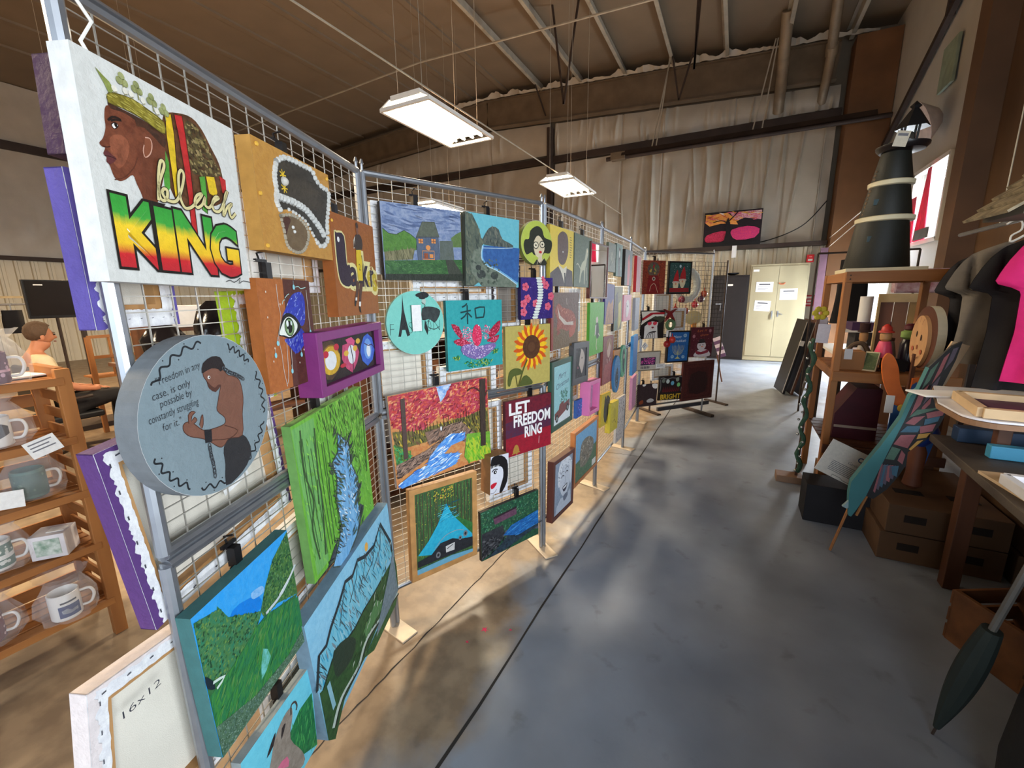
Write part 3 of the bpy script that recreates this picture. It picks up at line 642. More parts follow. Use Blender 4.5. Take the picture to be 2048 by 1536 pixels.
AP['mtn'] = dict(mt='-0.7,53.5 5.6,32.5 12.2,34.2 18.2,27.3 28.2,20.2 37.2,11.8 44.8,15.7 52.4,9.8 61.1,16 73.9,19.3 85.7,9.1 97.5,40.6 97.7,51.3 79.9,59.1 65.2,58.6 49.9,56.8 38.3,57.8 24.7,54 14.5,50.5 3.5,59.4', gr='101.9,73.4 100,100 78.5,89.7 43.8,96.2 18.2,95 5.1,109.2 0,100 0.8,57.5 3.5,59.4 14.5,50.5 24.7,54 38.3,57.8 49.9,56.8 65.2,58.6 79.9,59.1 100.2,59.6', dk='16.8,46.7 30.4,54.6 37.7,68.3 31.1,76.3 16.6,70.2 14.1,58.5', pk='66.7,67.5 73.7,79.8 71.5,84.5 48.4,82.2 47.3,73.6', riv='97.9,101.6 71.8,92.5 48,85 35,92.6 15.3,89.7 5.1,98.3', pool='43.8,96.2 59.7,94.7 97.9,101.6 100,100 93.1,108.2 55.2,106.5', sun='64.5,10.4', c1='37.2,11.8 31.3,24.1 25.5,37.1', c2='52.4,9.8 48.2,22.5 38,32.3', c3='61.1,16 56.7,28.5 48.5,35.4', c4='73.9,19.3 69.5,30.3 58.4,33.7', c5='85.7,9.1 81.2,29.6 68.3,37.7', wf='7.9,61.3 8.9,85.6')
AP['valley'] = dict(deep='28.3,20.9 38.4,18.8 57.3,26.4 57.7,36.6 45,32.7', lh='1.2,3.8 21.1,9.4 26.9,19.9 45.1,31.6 57.3,38.9 50.4,45.2 24.8,51.4 15.2,53.3 4.9,46.2 0.2,38.7', rh='99.8,1.2 78.3,11.3 65.7,24.2 56.4,38.2 58.4,44.7 75.3,46 100.9,56 100.8,29', fg='0.8,54.3 24.7,52.4 50.4,45.2 62.4,45 100.5,58.7 100,100 0,100', wf='103.1,31.7 82.9,41.6 60.6,43.7', wf2='98.7,34.8 78.3,41.3', dkb='0.1,39.6 4.8,47.1 5.2,53 -0.1,48', foam='4.6,48.1 13.9,52.1 6.4,54.1', mist='51.2,64.8 57.5,76.6 44.2,84.6', grey='-0.2,76.5 35.8,89.6 77.5,93.4 98.9,88.5 100,100 0,100', pine='20.1,6.6 24.6,15 24.5,24.9 15.3,18.1', cloud='50.7,19.8 61.9,21.9 63.1,27.6 51.7,25.2')
AP['dog'] = dict(gr='55.8,41.5 76.8,30.7 98.2,32.2 100,100 60.2,73.7 55.6,56.7', hd='40.7,21.3 53.7,13.7 65.1,15 65.6,26.2 59.9,46 74.6,77.9 74.7,94.4 38.7,81.9 22.8,63 33.2,35.4', horn='63.8,22.6 65.3,13.5 71,15 73.4,21.9 71.6,25.4', sp='49.8,22.1 55.6,22.8 47.8,32.8', ear='27.5,29 35,20.6 41.5,16.8 37.2,26.8', pink='39.1,53.8 53,57.7 53.3,70')
AP['house'] = dict(hill='0.9,33.4 7.4,39.5 16.4,40.3 25.8,34.2 33.5,38.6 40.6,45 39.4,59.2 0.6,63.7', hr='85.5,39.1 92.7,32.9 100,28.5 100,51 87.3,51.9', bush='1.3,63.7 37.9,56.6 34.3,72 1.7,74.8', roof='48.4,20.5 64.1,19.3 69.8,39.1 39.5,41.9', wall='39.8,41.5 68.1,38.9 69.4,71.7 40.8,72.5', ext='69.7,44.2 87.3,42.7 89,69.7 69.5,70.8', w1='45.4,46.5', w2='61.7,45.4', arch='54.3,54.8', door='46.8,59.5 61.9,59 61.9,70.7 46.7,70.9', gr='0.9,74.8 100,69 100,91.2 1,93', dk='1,92.1 100,90.2 100,100 0,100', cl='3.7,16.6 18.5,21.4 38.5,29.4 40,34.5 15.2,30.2 1.9,26.7', path='76.5,70.4 87.2,69.8 100,91.2 79.9,91')
AP['beach'] = dict(cl='-0,0 12.1,2.6 21.8,16.9 27.1,32.2 34.3,36.8 29.9,42.7 14.1,51.2 7.9,67.8 10.7,82.2 25.1,92.6 13.7,100 -0,100', rk='32.2,41.5 36,24.1 47.5,14.7 59.9,17.8 65.7,30.1 78.9,34.4 88.6,40.8', sea='31.1,42.6 88.6,41.2 101.3,41.1 99.4,92.9 79.8,84.6 55.9,74.2 35.9,67.8 28.2,57.3', bch='14.1,51.2 29.9,42.7 28.2,57.3 35.9,68.8 56,75.1 96.8,94 94.5,100.2 27.8,100.1 10.7,82.2 7.9,67.8', foam='30.4,42.6 28.2,57.3 35.9,68.8 56,75.1 79.9,85.6 96.8,94.4', r1='22,74.2', r2='27.1,83.2', r3='51.5,84', surf='30.5,46.2 64.1,44.2 87.3,41.7')
AP['fash'] = dict(tw='27.4,6.2 29.2,29.2 32.4,43.7 38.8,68.7 33.8,70.8 30.8,60.4 25.6,60.4 23.3,70.8 18.9,70.8 24,43.7 26,29.2', coat='60.5,27.1 73.1,24 86.8,26 93.6,31.2 90.2,41.7 82.2,50 73.1,43.7 60.5,45.8', hat='50.2,5.2 63.9,1 73.1,5.2 68.5,10.4 52.5,9.4', leg='65.1,43.7 63.9,58.3 69.6,69.8 71.2,60.4', face='60.5,12.5 67.4,12.5 66.2,20.8 61.2,19.8', txt='4.6,70.8 95.9,61.5', curl='73.1,43.7 70.8,56.2 82.2,60.4 91.3,56.2')
AP['lotus'] = dict(k1='35.8,4.6 31.7,7.8 26.7,9.6', k2='23.9,17.2 42,14.6', k3='35.8,7 35.7,34.1', k4='34.4,18.1 30.9,22.6 24.1,26.4', k5='36.7,18.2 43.5,24.6', k6='49.5,11.7 51.2,26.9', k7='49.5,12 66.7,10.6 64.6,25.1', k8='50.7,25.7 65.1,25.1', lo='7.5,32.6 19.4,36.9 25.8,50.4 23.4,55 12.6,44', ro='96.1,31.2 83.3,38.5 73.2,49.8 78.1,56.1 93.5,47.1', ll='10,56.8 25.7,54.2 39.3,62.9 32.2,67.1 16.5,62.9', rl='93.5,53.1 73.1,57.7 70.6,61.5 85.7,64.3', c='51.3,51.2', lp='32.7,47.1', rp='69.5,47.6', lp2='41.7,57.3', pur='23.1,65.4 39.3,62.9 53.4,68 80.6,64.3 85.7,70.7 67.9,83.2 48.3,87.2 25.1,77', gr1='7.2,80 16.1,78 22.7,84.5 11.4,85.2', gr2='24.8,90.5 38.8,86.2 60.4,86.5 79.2,90.5 70.2,97.6 38.6,98.9', gr3='75.5,75.9 92.1,73.3 88.2,81.2 78,81.2')
AP['autumn'] = dict(red='0.6,0.9 44.9,0.5 48.3,20 43.2,34.9 30,43.9 13.8,40.5 2.5,33.9 -0,22.5', red2='50,17.1 61.2,0.2 92.4,0.1 99.9,3.5 98.7,36.5 80.1,40.2 67.2,41.7 47.6,36.1 43.7,25.2', sky='44.2,0.4 60.5,0.3 53.1,13 46.9,19.6', trunk='90.6,1.5 97.4,2.1 93.6,83.2 87.6,82.1', tr2='10.5,5.6 14.4,5.1 12.2,69.9 8.2,70', mid='1,38 30,42.3 67.2,41.7 98.7,38.3 99.4,67.1 79.1,64.3 58.8,54.5 29.2,58.2 2.3,58.5', grL='0.8,51.8 15.2,63 14.7,72.4 1.5,73', grR='72.7,62.2 99.4,67.1 99.1,99.7 72.9,97.3 68.4,88.6', river='54.2,56.4 71.2,60 69.2,68 55.1,70.2 47.2,77.5 63.9,81.8 58.7,93.7 46.3,95.8 3.9,100.9 0.9,95.6 18.1,86.5 29.3,84.3 32.6,75.7 41.8,65.7', bank='1.5,73.8 28.7,67.7 54.2,56.4 47.6,67.6 31.1,76.8 14.1,85 1.2,89.4', figw='46,47.2', lawn='70.7,72 90.7,67.9 99.4,92.5 99.1,99.7 72.9,97.3', rocks='29.8,47 67,45.1 82.4,65.3 70.7,72 55.7,56.8 33.2,62.8', fol='45.6,47.1')
AP['road'] = dict(road='52.4,23 62.7,40.2 98.9,74.5 100.2,83.3 87.1,77.2 40.3,70.9 24.4,81.4 2.3,76 20.1,62.7 36,46.4', car='2,83.5 24.4,81.4 40.3,70.9 61.8,70.6 78.5,76.6 100.3,79.1 100.1,91.6 61.3,91.5 1.6,91', plate='49.4,77.7 65.8,76.8 65,86.7 49.7,86.1', blu='-0,100 100,100 100.1,95.8 61.2,92.5 0.3,93.4', gr='60,37.5 100.6,60.6 100.4,75 73.4,51')
AP['bridge'] = dict(br='19.7,21 59,17.8 59.4,33.2 22.4,36.1', brt='19.6,19.6 58.9,16.2 60.3,20 20.8,23.8', riv='36.3,60.8 60.2,63.7 99.8,86.9 100.1,106.5 56.2,96.2', roc='1.1,44.2 35.7,43.7 38.8,68 26.2,81.4 -0.1,97.5', pk='47.7,56.4 99.3,53.8 99.8,86.9 52.9,68.2')
AP['gls'] = dict(hair='50,11.9 66.7,17.9 75,35.8 97.9,41.8 100,56.7 91.7,71.6 75,71.6 66.7,77.6 41.7,77.6 33.3,71.6 16.7,77.6 8.3,59.7 12.5,44.8 25,41.8 29.2,23.9', face='41.7,44.8 54.2,32.8 70.8,44.8 75,62.7 66.7,77.6 58.3,83.6 45.8,77.6 39.6,59.7', l1='46.7,55.2', l2='67.5,52.2', lip='61.2,70.1', neck='56.2,80.6 66.7,79.1 68.7,95.5 50,95.5', coat='37.5,100 50,86.6 58.3,95.5 75,83.6 83.3,95.5 79.2,100')
AP['fox'] = dict(body='23.9,18.6 38.5,26.6 73.7,33.7 90,49.7 85.4,64.1 55.4,70.7 35.8,64 17.6,66.7 21.1,48.8 11,31.8', wh='19.5,23.1 29.8,40.2 54.5,54 79.7,53.8 80.1,61.2 45,57.9 25.4,44.5', tail='65.1,67 90.2,54.7 85.9,76.4 65.9,83.7', leg='21.9,62.6 31.5,70.5 18.2,75.8')
AP['yel'] = dict(head='30,24.5 32.4,13.8 47.3,6 62.7,6.5 73.5,14 75.5,38.2 64.3,57.2 48.4,62.7 32.7,54.6', suit='1.3,78.5 32.8,65.8 48.7,76.4 64.6,66.4 95.6,71.9 100,100 0,100', shirt='33.8,62.4 48.7,78.7 59.9,94.9 67.6,75.6 69.9,63.8 53.9,69.2', tie='58.3,76 63.8,75.8 65.6,99.6 60.1,99.7')
AP['round'] = dict(skin='46.6,20 46.2,24.9 48,28.3 49,32.7 53.5,35.8 58.2,32.5 56.7,36.5 54.2,42.3 52.4,48.3 57.3,54 56.5,58.2 47,58.5 39.7,57.2 33.8,51.2 29.7,48.9 26.7,50 26.5,53.8 30.1,58 37.6,61.7 43,65.7 49.7,71.8 53.8,71.7 58.6,68.9 70.2,70.5 73,56.3 75.9,45.4 75.1,33.8 70.7,29.6 65.4,27.5 62.2,22.6 61.7,18.3 55.9,14.3 49.7,16.4', hair='45.2,22.7 47.1,17 54.7,13.8 61,15.2 62.9,19 64,21.9 59.8,24.3 58.2,22.5 53.2,21.1 48,22.2', pants='53.8,71.7 58.6,68.9 70.3,70 75.2,77 76.1,84.6 70.6,92.2 60.3,97.3 49.9,98.3 52,84.5 52.1,76.6', cuff='40.1,57 45.5,58.5 44.5,66.2 39.3,65.4', chain='42.1,67.4 42,73.9 42.6,80.6 42.3,88.7', chain2='62.2,22.6 67.1,26.2 72.4,28.8 77.7,32.6', eye='49.9,26.2', beard='48,28.3 48.9,33.2 53.4,36.3 58.1,33.1 56.2,32.1 53.3,33.6 50,30.8', fing='30.5,50.2 31,45.3 33.6,43.6 36.2,44.8 33.6,46.1 32.4,49.3 35.1,47.5 36.4,49.9 33.8,51.2', fing2='37.5,53.3 39.6,48.8 41,47.7 40.3,53.2 38.8,55.8', arm='56.3,59.2 66.5,65.8 58.6,68.9 44.4,65.1', t1='15,24.2 44.7,19.1', t2='10.9,31.6 36,28.4', t3='14.3,36.4 35.8,34.2', t4='6.5,43.5 39.2,40.6', t5='13.6,49.4 25.9,48.7')
def pts(s): return [tuple(float(c) for c in p.split(',')) for p in s.split()]
for k_ in AP: AP[k_] = {n: pts(s) for n, s in AP[k_].items()}
# ------------------------------------------------------------------ paintings
GR = (126, 190, 66); BK = (24, 20, 22); WH = (238, 238, 234)
def side_mat(c): return mat('canvas_edge_%d_%d_%d' % c, c, .7, var=.08, scale=40, bump=.1, bscale=300)
def hang(name, fn, panel, s, z, w, h, t, roll, label, edge, cat='painting', eps=.00007, clip=True, lean=0, off=.018):
    """a stretched canvas: box body plus painted front, one mesh"""
    loc, rz = on_panel(panel, s, z, off)
    a = Art(w, h, -t-.0003, eps); a.pm = 1
    a.bg((200, 200, 200)); fn(a)
    g = MB(); g.box((0, -t/2, 0), (w, t, h), 0); g.col = True
    g.add(a.v, a.f, 1, a.c); g.m = [0]*6 + a.m
    o = g.build(name, [side_mat(edge), PAINT], loc=loc, smooth=0, label=label, cat=cat)
    o.rotation_euler = (lean, -math.radians(roll), rz)
    if clip: clip_at(panel, s+R.uniform(-.2, .2)*w, z+h/2+.02, 'black clip holding up the ' + clip) if isinstance(clip, str) else None
    return o
def disc(name, fn, panel, s, z, dia, t, roll, label, edge, n=48):
    loc, rz = on_panel(panel, s, z, .018)
    a = Art(dia, dia, -t-.0003, .00007); a.pm = 1
    a.E(50, 50, 50, 50, (200, 200, 200), n=n); fn(a)
    g = MB(); g.prism([(dia/2*math.cos(2*PI*k/n), dia/2*math.sin(2*PI*k/n)) for k in range(n)], -t, 0, 0); nf = len(g.f); g.col = True
    g.add(a.v, a.f, 1, a.c); g.m = [0]*nf + a.m
    o = g.build(name, [side_mat(edge), PAINT], loc=loc, smooth=0, label=label, cat='painting'); o.rotation_euler = (0, -math.radians(roll), rz)
    return o
def framed(name, fn, panel, s, z, w, h, t, fwid, roll, label, fmat, cat='framed picture', recess=.006, inner=None, off=.018, eps=.00007, glass=False):
    loc, rz = on_panel(panel, s, z, off)
    e = empty(name, loc, rot=(0, -math.radians(roll), rz), label=label, cat=cat)
    g = MB()
    o_ = [(-w/2, -h/2), (w/2, -h/2), (w/2, h/2), (-w/2, h/2)]; i_ = [(-w/2+fwid, -h/2+fwid), (w/2-fwid, -h/2+fwid), (w/2-fwid, h/2-fwid), (-w/2+fwid, h/2-fwid)]
    vs = [(x, 0, q) for x, q in o_] + [(x, -t, q) for x, q in o_] + [(x, -t, q) for x, q in i_] + [(x, 0, q) for x, q in i_]
    fs = []
    for k in range(4):
        j = (k+1) % 4; fs += [(k, j, 4+j, 4+k), (4+k, 4+j, 8+j, 8+k), (8+k, 8+j, 12+j, 12+k), (12+k, 12+j, j, k)]
    g.add(vs, fs); g.build('frame', fmat, e, smooth=0, bevel=.0025)
    iw, ih = w-2*fwid+.002, h-2*fwid+.002; yy = -t+recess
    a = Art(iw, ih, yy-.0003, eps); a.pm = 1; a.bg((200, 200, 200)); fn(a)
    g = MB(); g.box((0, yy+.002, 0), (iw, .004, ih), 0); g.col = True; g.add(a.v, a.f, 1, a.c); g.m = [0]*6+a.m
    g.build('picture', [PAPER, PAINT], e, smooth=0)
    return e

def a_king(a):
    p = AP['king']
    a.bg((212, 212, 206, 198, 198, 192, .6)); sk = (120, 66, 44, 92, 46, 30, .8)
    a.P(p['locks'], (104, 66, 40, 70, 44, 26, 1), 3); a.P(p['mesh'], (96, 82, 48, 60, 52, 32, 1), 3)
    a.D(p['mesh'], 160, 2.6, 1.6, 40, [(130, 116, 70), (84, 58, 34), (150, 130, 86), (60, 44, 28)], 60)
    for n, c in (('y1', (228, 190, 40)), ('r1', (196, 44, 44)), ('g2', (84, 160, 60)), ('y2', (228, 190, 40)), ('r2', (196, 44, 44)), ('g1', (84, 160, 60))): a.P(p[n], (*c, *[x*.85 for x in c]))
    for n in ('y1', 'r1', 'g2'): a.L(p[n], .5, (60, 30, 20), closed=True)
    a.P(p['head'], sk, 3); a.P(p['shade'], (98, 52, 34, 120, 68, 46, .5), 3); a.P(p['cheek'], (146, 84, 58, 112, 62, 42, 1), 3)
    a.P(p['fade'], (52, 34, 26, 84, 50, 34, .7), 2)
    a.L(p['jaw'], .5, (90, 46, 30), 3); a.P(p['ear'], (128, 72, 48), 3); a.L(p['ear'], .55, (206, 160, 140), 3)
    a.P(p['eyew'], (235, 230, 225), 2); x, y = p['eyew'][1]; a.E(x+.2, y+1, .8, 1.1, (20, 12, 10)); a.L(p['eyew'], .4, (30, 16, 12), 2, True); a.L(p['brow'], 1.0, (36, 22, 18), 2)
    a.P(p['lips'], (94, 46, 46), 2); a.L(p['lipl'], .4, (50, 22, 20), 2); a.L(p['nose'], .5, (70, 34, 24), 2)
    a.P(p['band'], (150, 138, 50, 110, 98, 30, 1), 2); a.L(p['band'], .5, (90, 80, 30), 2, True); a.D(p['band'], 70, 4, .5, 12, [(180, 168, 80), (120, 108, 36)], 8)
    a.P(p['spike'], (150, 160, 90, 120, 130, 60, 1)); 
    for x, y in p['clubs']:
        for dx, dy in ((0, -1.6), (-1.5, .8), (1.5, .8)): a.E(x+dx, y+dy, 1.7, 1.7, (160, 164, 110, 120, 126, 76, 1), keep=True)
        a.L([(x, y), (x+.4, y+5)], .6, (140, 140, 80))
    for x, y in p['dots']:
        a.E(x, y, 1.5, 1.5, (226, 222, 206)); a.L([(x-1, y+2), (x+1, y+1)], .4, (150, 146, 110))
    G4 = [(0, (186, 40, 48)), (.10, (200, 40, 44)), (.22, (236, 190, 40)), (.42, (236, 200, 44)), (.54, (60, 160, 60)), (.78, (50, 150, 56))]
    x0, y0 = p['K'][0]; x1, y1 = p['K'][1]; xs = x0; W = x1-x0+2
    for ch, dx, wd, hh in (('K', 0, 27, 30), ('I', 27, 9, 29), ('N', 38, 26, 30), ('G', 64, 23, 28)):
        a.T(ch, x0+dx*W/88, y0, wd*W/88, hh, (30, 24, 20), off=.075)
        a.T(ch, x0+dx*W/88, y0, wd*W/88, hh, WH, off=.045, grad=G4)
        a.T(ch, x0+dx*W/88+.5, y0-.9, wd*W/88-1.3, hh-2, (244, 240, 220), off=-.03)
        a.T(ch, x0+dx*W/88+.8, y0-.5, wd*W/88-1.3, hh-2, WH, off=-.018, grad=G4)
    a.L(p['script'], 2.6, (40, 30, 22), 5); a.L(p['script'], 1.7, (214, 202, 146), 5)
    a.L(p['sig'], .45, (30, 30, 34), 3)
def a_pearl(a):
    p = AP['pearl']; a.bg((190, 140, 66, 176, 124, 56, .8))
    a.P(p['wrap'], (50, 46, 40, 62, 56, 48, .6), 3); a.P(p['face'], (112, 92, 66, 96, 76, 54, .6), 3); a.P(p['fshade'], (78, 46, 36), 3)
    def beads(path, r, n, col=(206, 206, 200)):
        q = smooth_path(path, 8, False); L = [0]
        for u, v in zip(q, q[1:]): L.append(L[-1]+math.hypot(v[0]-u[0], v[1]-u[1]))
        for k in range(n):
            t = L[-1]*k/(n-1); i = max(j for j in range(len(L)) if L[j] <= t+1e-9); x, y = q[min(i, len(q)-1)]
            P3 = a.pt(x, y); a.ball((P3.x, P3.y, P3.z), r, a.pm, seg=8, col=parse((*col, *[c*.9 for c in col])))
    wr = p['wrap']
    beads(wr[:12]+[wr[12]], .0085, 34); beads([wr[0], wr[-1], wr[-2], wr[-3], wr[-4]], .0085, 14); beads(p['bandp'], .0115, 17)
    f = p['face']; beads(f+[f[0]], .0055, 40, (170, 160, 140)); beads([wr[12], wr[13], wr[14], wr[15], wr[16]], .0055, 12)
    for x, y in p['gold']:
        for k in range(7): t = k*2*PI/7; a.L([(x, y), (x+4*math.cos(t), y+5*math.sin(t))], 1.6, (226, 190, 50), taper=True)
    x, y = p['cen'][0]; P3 = a.pt(x, y); a.ball(P3, .012, a.pm, col=parse((200, 196, 186)))
    for x, y in p['studs']+[(96, 6), (98, 52)]: P3 = a.pt(x, y); a.ball(P3, .006, a.pm, seg=8, col=parse((226, 176, 70)))
    for x, y in p['eye']: P3 = a.pt(x, y); a.ball(P3, .005, a.pm, seg=8, col=parse((220, 220, 214)))
def a_eye(a):
    p = AP['eye']; a.bg((176, 104, 52, 160, 90, 42, .8)); a.P(p['dark'], (90, 50, 40, 76, 40, 34, .8))
    b = (52, 66, 176, 40, 48, 150, 1); a.P(p['wing'], b, 4); a.P(p['low'], b, 3)
    a.D(p['wing'], 60, 6, .8, -50, [(120, 140, 220), (40, 60, 190), (90, 80, 190), (180, 200, 240)], 40); a.D(p['low'], 40, 6, .7, -60, [(120, 140, 220), (160, 180, 230)], 30)
    a.P(p['lid'], (26, 24, 30), 4); a.P(p['white'], (232, 238, 226), 4); x, y = p['iris'][0]
    a.E(x, y, 9.5, 8.8, (20, 40, 28)); a.E(x, y+.3, 8.3, 7.6, (120, 152, 100)); a.E(x, y, 5.5, 5.8, (22, 24, 18)); a.E(x-3.4, y-3.4, 2.2, 3, (236, 242, 240)); a.E(x+4, y-3.4, 1.6, 2.2, (220, 232, 232)); a.E(x-4, y+3.5, 1.1, 2, (190, 214, 180))
    for n in ('d1', 'd2', 'd3', 'd4'): a.L(p[n], .8, (206, 200, 190), 4)
    for n in ('sq1', 'sq2', 'sq3'): a.L(p[n], .9, (170, 214, 206), 4)
    for x, y in p['drops']: a.E(x, y, 2.2, 2.4, (140, 206, 216)); a.L([(x, y-6), (x, y-1.5)], .8, (140, 206, 216), taper=True)
    for x, y in p['dots']: a.E(x, y, .8, 1, (240, 230, 214), n=8)
def a_lak(a):
    p = AP['lak']; a.bg((158, 92, 40, 146, 82, 34, .8)); cr = (226, 214, 150); dk = (52, 36, 52)
    a.P(p['tL'], cr, 3); a.L(p['tL'], 4, cr, 3, True)
    x0, y0 = p['words'][0]; ws = [('a', 32, 16, 27), ('k', 60, 16, 32), ('e', 74, 10, 24), ('r', 82, 9, 26), ('s', 88, 10, 28)]
    for ch, x, w_, h_ in ws: a.T(ch, x, y0+(0 if ch != 's' else 5), w_, h_, cr, off=.14)
    a.P(p['tL'], dk, 3); a.E(p['tL'][1][0]+2, p['tL'][1][1]+6, 2.4, 2.6, WH)
    for ch, x, w_, h_ in ws: a.T(ch, x, y0+(0 if ch != 's' else 5), w_, h_, dk if ch in 'ak' else ((196, 170, 40) if ch != 'r' else dk), off=.03)
    sk = (84, 52, 40)
    a.P(p['legL'], sk, 2); a.P(p['legR'], sk, 2); a.P(p['sockL'], WH); a.P(p['sockR'], WH); a.P(p['shoeL'], BK); a.P(p['shoeR'], BK)
    a.P(p['armL'], (226, 220, 206)); a.P(p['body'], (62, 46, 40), 2); a.P(p['armLd'], (76, 50, 38)); x, y = p['head'][0]; a.E(x, y, 3.2, 6, (126, 80, 58)); a.E(x, y-4, 3, 3, (60, 40, 32))
    a.P(p['jer'], (222, 190, 40)); jx = sum(q[0] for q in p['jer'])/6; a.T('2', jx-2, 52, 4, 7, (60, 50, 20)); a.Rr(jx-5, 63, jx+6, 66, (50, 36, 40))
def a_purple(a):
    p = AP['purple']; a.bg((34, 26, 26, 50, 34, 30, .6))
    a.P(p['b1'], (88, 64, 44, 70, 50, 36, 1)); x, y = p['e1'][0]; a.E(x, y, 14.5, 33, (214, 172, 50, 190, 150, 40, 1)); a.E(x, y, 8.5, 22, (226, 228, 228)); a.L([(x-12, y-20), (x-2, y-34), (x+8, y-30), (x+13, y-12)], 1.2, (140, 100, 40), 3)
    for x, y in p['red1']: a.E(x, y, 4, 8, (190, 40, 60))
    a.P(p['h2'], (214, 80, 130)); a.P(p['b2'], (204, 84, 120, 180, 60, 100, 1)); x, y = p['e2'][0]; a.E(x, y, 7, 24, (228, 230, 232)); a.L(p['ln'], 1.3, (40, 24, 50), 2)
    for x, y in p['yb']: a.E(x, y, 4, 7, (222, 176, 60))
    for x, y in p['rb']: a.E(x, y, 5, 5, (190, 40, 60))
    a.P(p['b3'], (66, 110, 206, 50, 90, 190, 1)); x, y = p['e3'][0]; a.E(x, y, 8, 28, (110, 160, 226)); a.E(x+1, y+5, 4.2, 17, (232, 238, 242)); a.L(p['tw'], 1, (60, 40, 90), 3)
def a_stream(a):
    p = AP['stream']; a.bg((116, 182, 62, 96, 164, 56, 1, 1)); a.P(p['left'], (120, 180, 96, 100, 160, 90, 1, 1))
    a.D(p['dens'], 380, 8, .9, 84, [(60, 96, 40), (50, 80, 44), (84, 128, 50), (150, 206, 84)], 10)
    a.D((2, 12, 99, 98), 420, 6, 1.1, 70, [(140, 206, 84), (96, 156, 60), (126, 190, 90)], 30)
    for k in range(9): x = 6+k*4+R.uniform(-1, 1); a.L([(x, 16+R.uniform(-6, 6)), (x+R.uniform(-1, 1), 50), (x+R.uniform(0, 2), 84+R.uniform(-8, 8))], .8, (64, 96, 56), 3)
    for n in ('t1', 't2', 't3'): a.L(p[n], 1.5, (60, 86, 50), 4)
    a.L([(20, 40), (17, 55)], .8, (60, 86, 50)); a.L([(35, 45), (30, 62)], .7, (60, 86, 50))
    for n in ('ed1', 'ed2', 'ed3'): a.P(p[n], (70, 76, 84, 50, 60, 60, 1))
    w = p['wat']; a.L(w, 3, (70, 84, 80), 0, True); a.P(w, (96, 158, 206, 130, 184, 222, 1, 1))
    a.D(w, 260, 6, 1, 60, [(150, 200, 232), (84, 140, 190), (220, 236, 244), (100, 170, 220), (110, 120, 130)], 25)
    for i in range(0, len(w), 1):
        x, y = w[i]; a.D((x-6, y-7, x+6, y+7), 16, 8, 1.1, -40 if i < 7 else 40, [(60, 70, 70), (80, 100, 70)], 20)
def a_mtn(a):
    p = AP['mtn']; a.bg((140, 196, 222, 124, 184, 214, 1)); x, y = p['sun'][0]; a.E(x, y, 2.2, 4, (226, 170, 80))
    a.P(p['mt'], (96, 180, 206, 130, 196, 214, 1, 1))
    a.D(p['mt'], 130, 8, 1.2, 75, [(60, 160, 196), (150, 200, 214), (90, 176, 206), (120, 140, 150)], 14)
    a.D(p['mt'], 110, 10, .5, 70, [(50, 70, 78), (70, 100, 110)], 12); a.L(p['mt'][:13], 2.4, (40, 52, 58)); 
    for n in ('c1', 'c2', 'c3', 'c4', 'c5'): a.L(p[n], .7, (60, 84, 92))
    a.P(p['gr'], (52, 92, 50, 36, 70, 42, 1)); a.L(p['mt'][13:], 1, (30, 44, 40)); a.P(p['dk'], (40, 60, 48), 2)
    a.P(p['pool'], (58, 104, 56, 40, 80, 44, 1)); a.P(p['pk'], (80, 130, 80)); a.L(p['riv'], 3, (190, 206, 196), 4); a.L([(q[0]+2, q[1]+2) for q in p['riv']], 1.4, (36, 44, 38), 4)
    a.D([(60, 60), (98, 40), (98, 80), (30, 98), (20, 90)], 60, 4, .8, -30, [(110, 150, 96), (200, 210, 196), (30, 60, 36)], 30); a.L(p['wf'], 3, (140, 190, 206))
    a.P([(88, 66), (99, 52), (99, 99), (60, 99), (66, 90)], (120, 140, 150, 100, 120, 130, 1))
def a_valley(a):
    p = AP['valley']; a.bg((40, 150, 222, 70, 164, 226, .6)); a.P(p['deep'], (14, 124, 216), 2); a.P(p['cloud'], (150, 190, 226, 90, 160, 220, 1), 3)
    a.P(p['lh'], (70, 116, 62, 44, 120, 90, 1)); a.P(p['pine'], (40, 130, 110, 60, 120, 70, 1)); a.P(p['rh'], (74, 116, 56, 50, 100, 60, 1))
    for q in ('lh', 'rh'): a.D(p[q], 520, 2.4, 1.5, -50, [(100, 140, 70), (50, 100, 60), (36, 76, 50), (84, 130, 84)], 60)
    a.P([p['lh'][0], p['lh'][5], p['rh'][4], p['rh'][6], p['fg'][-1], (0, 100), p['lh'][-1]], (58, 112, 60, 40, 92, 60, 1))
    a.P(p['lh'], (70, 116, 62, 44, 120, 90, 1), keep=False); a.D(p['lh'], 420, 2.4, 1.5, -50, [(100, 140, 70), (50, 100, 60), (36, 76, 50), (84, 130, 84)], 60)
    a.P(p['fg'], (56, 128, 58, 34, 110, 70, 1, 1)); a.L(p['wf'], 2.6, (190, 204, 206), 3); a.L(p['wf2'], 1.5, (206, 216, 216), 2)
    a.D(p['fg'], 420, 9, 1.6, -50, [(66, 138, 58), (40, 116, 74), (54, 130, 66), (84, 136, 70), (36, 104, 60)], 14); a.P(p['mist'], (110, 190, 190, 70, 150, 110, 1), 2)
    a.P(p['grey'], (84, 116, 90, 60, 90, 70, 1)); a.D(p['grey'], 700, 1.5, .8, 0, [(120, 150, 130), (60, 90, 64), (90, 120, 110)], 90)
    a.P(p['dkb'], (26, 40, 50), 2); a.L(p['foam'], 2, (200, 220, 210), 2)
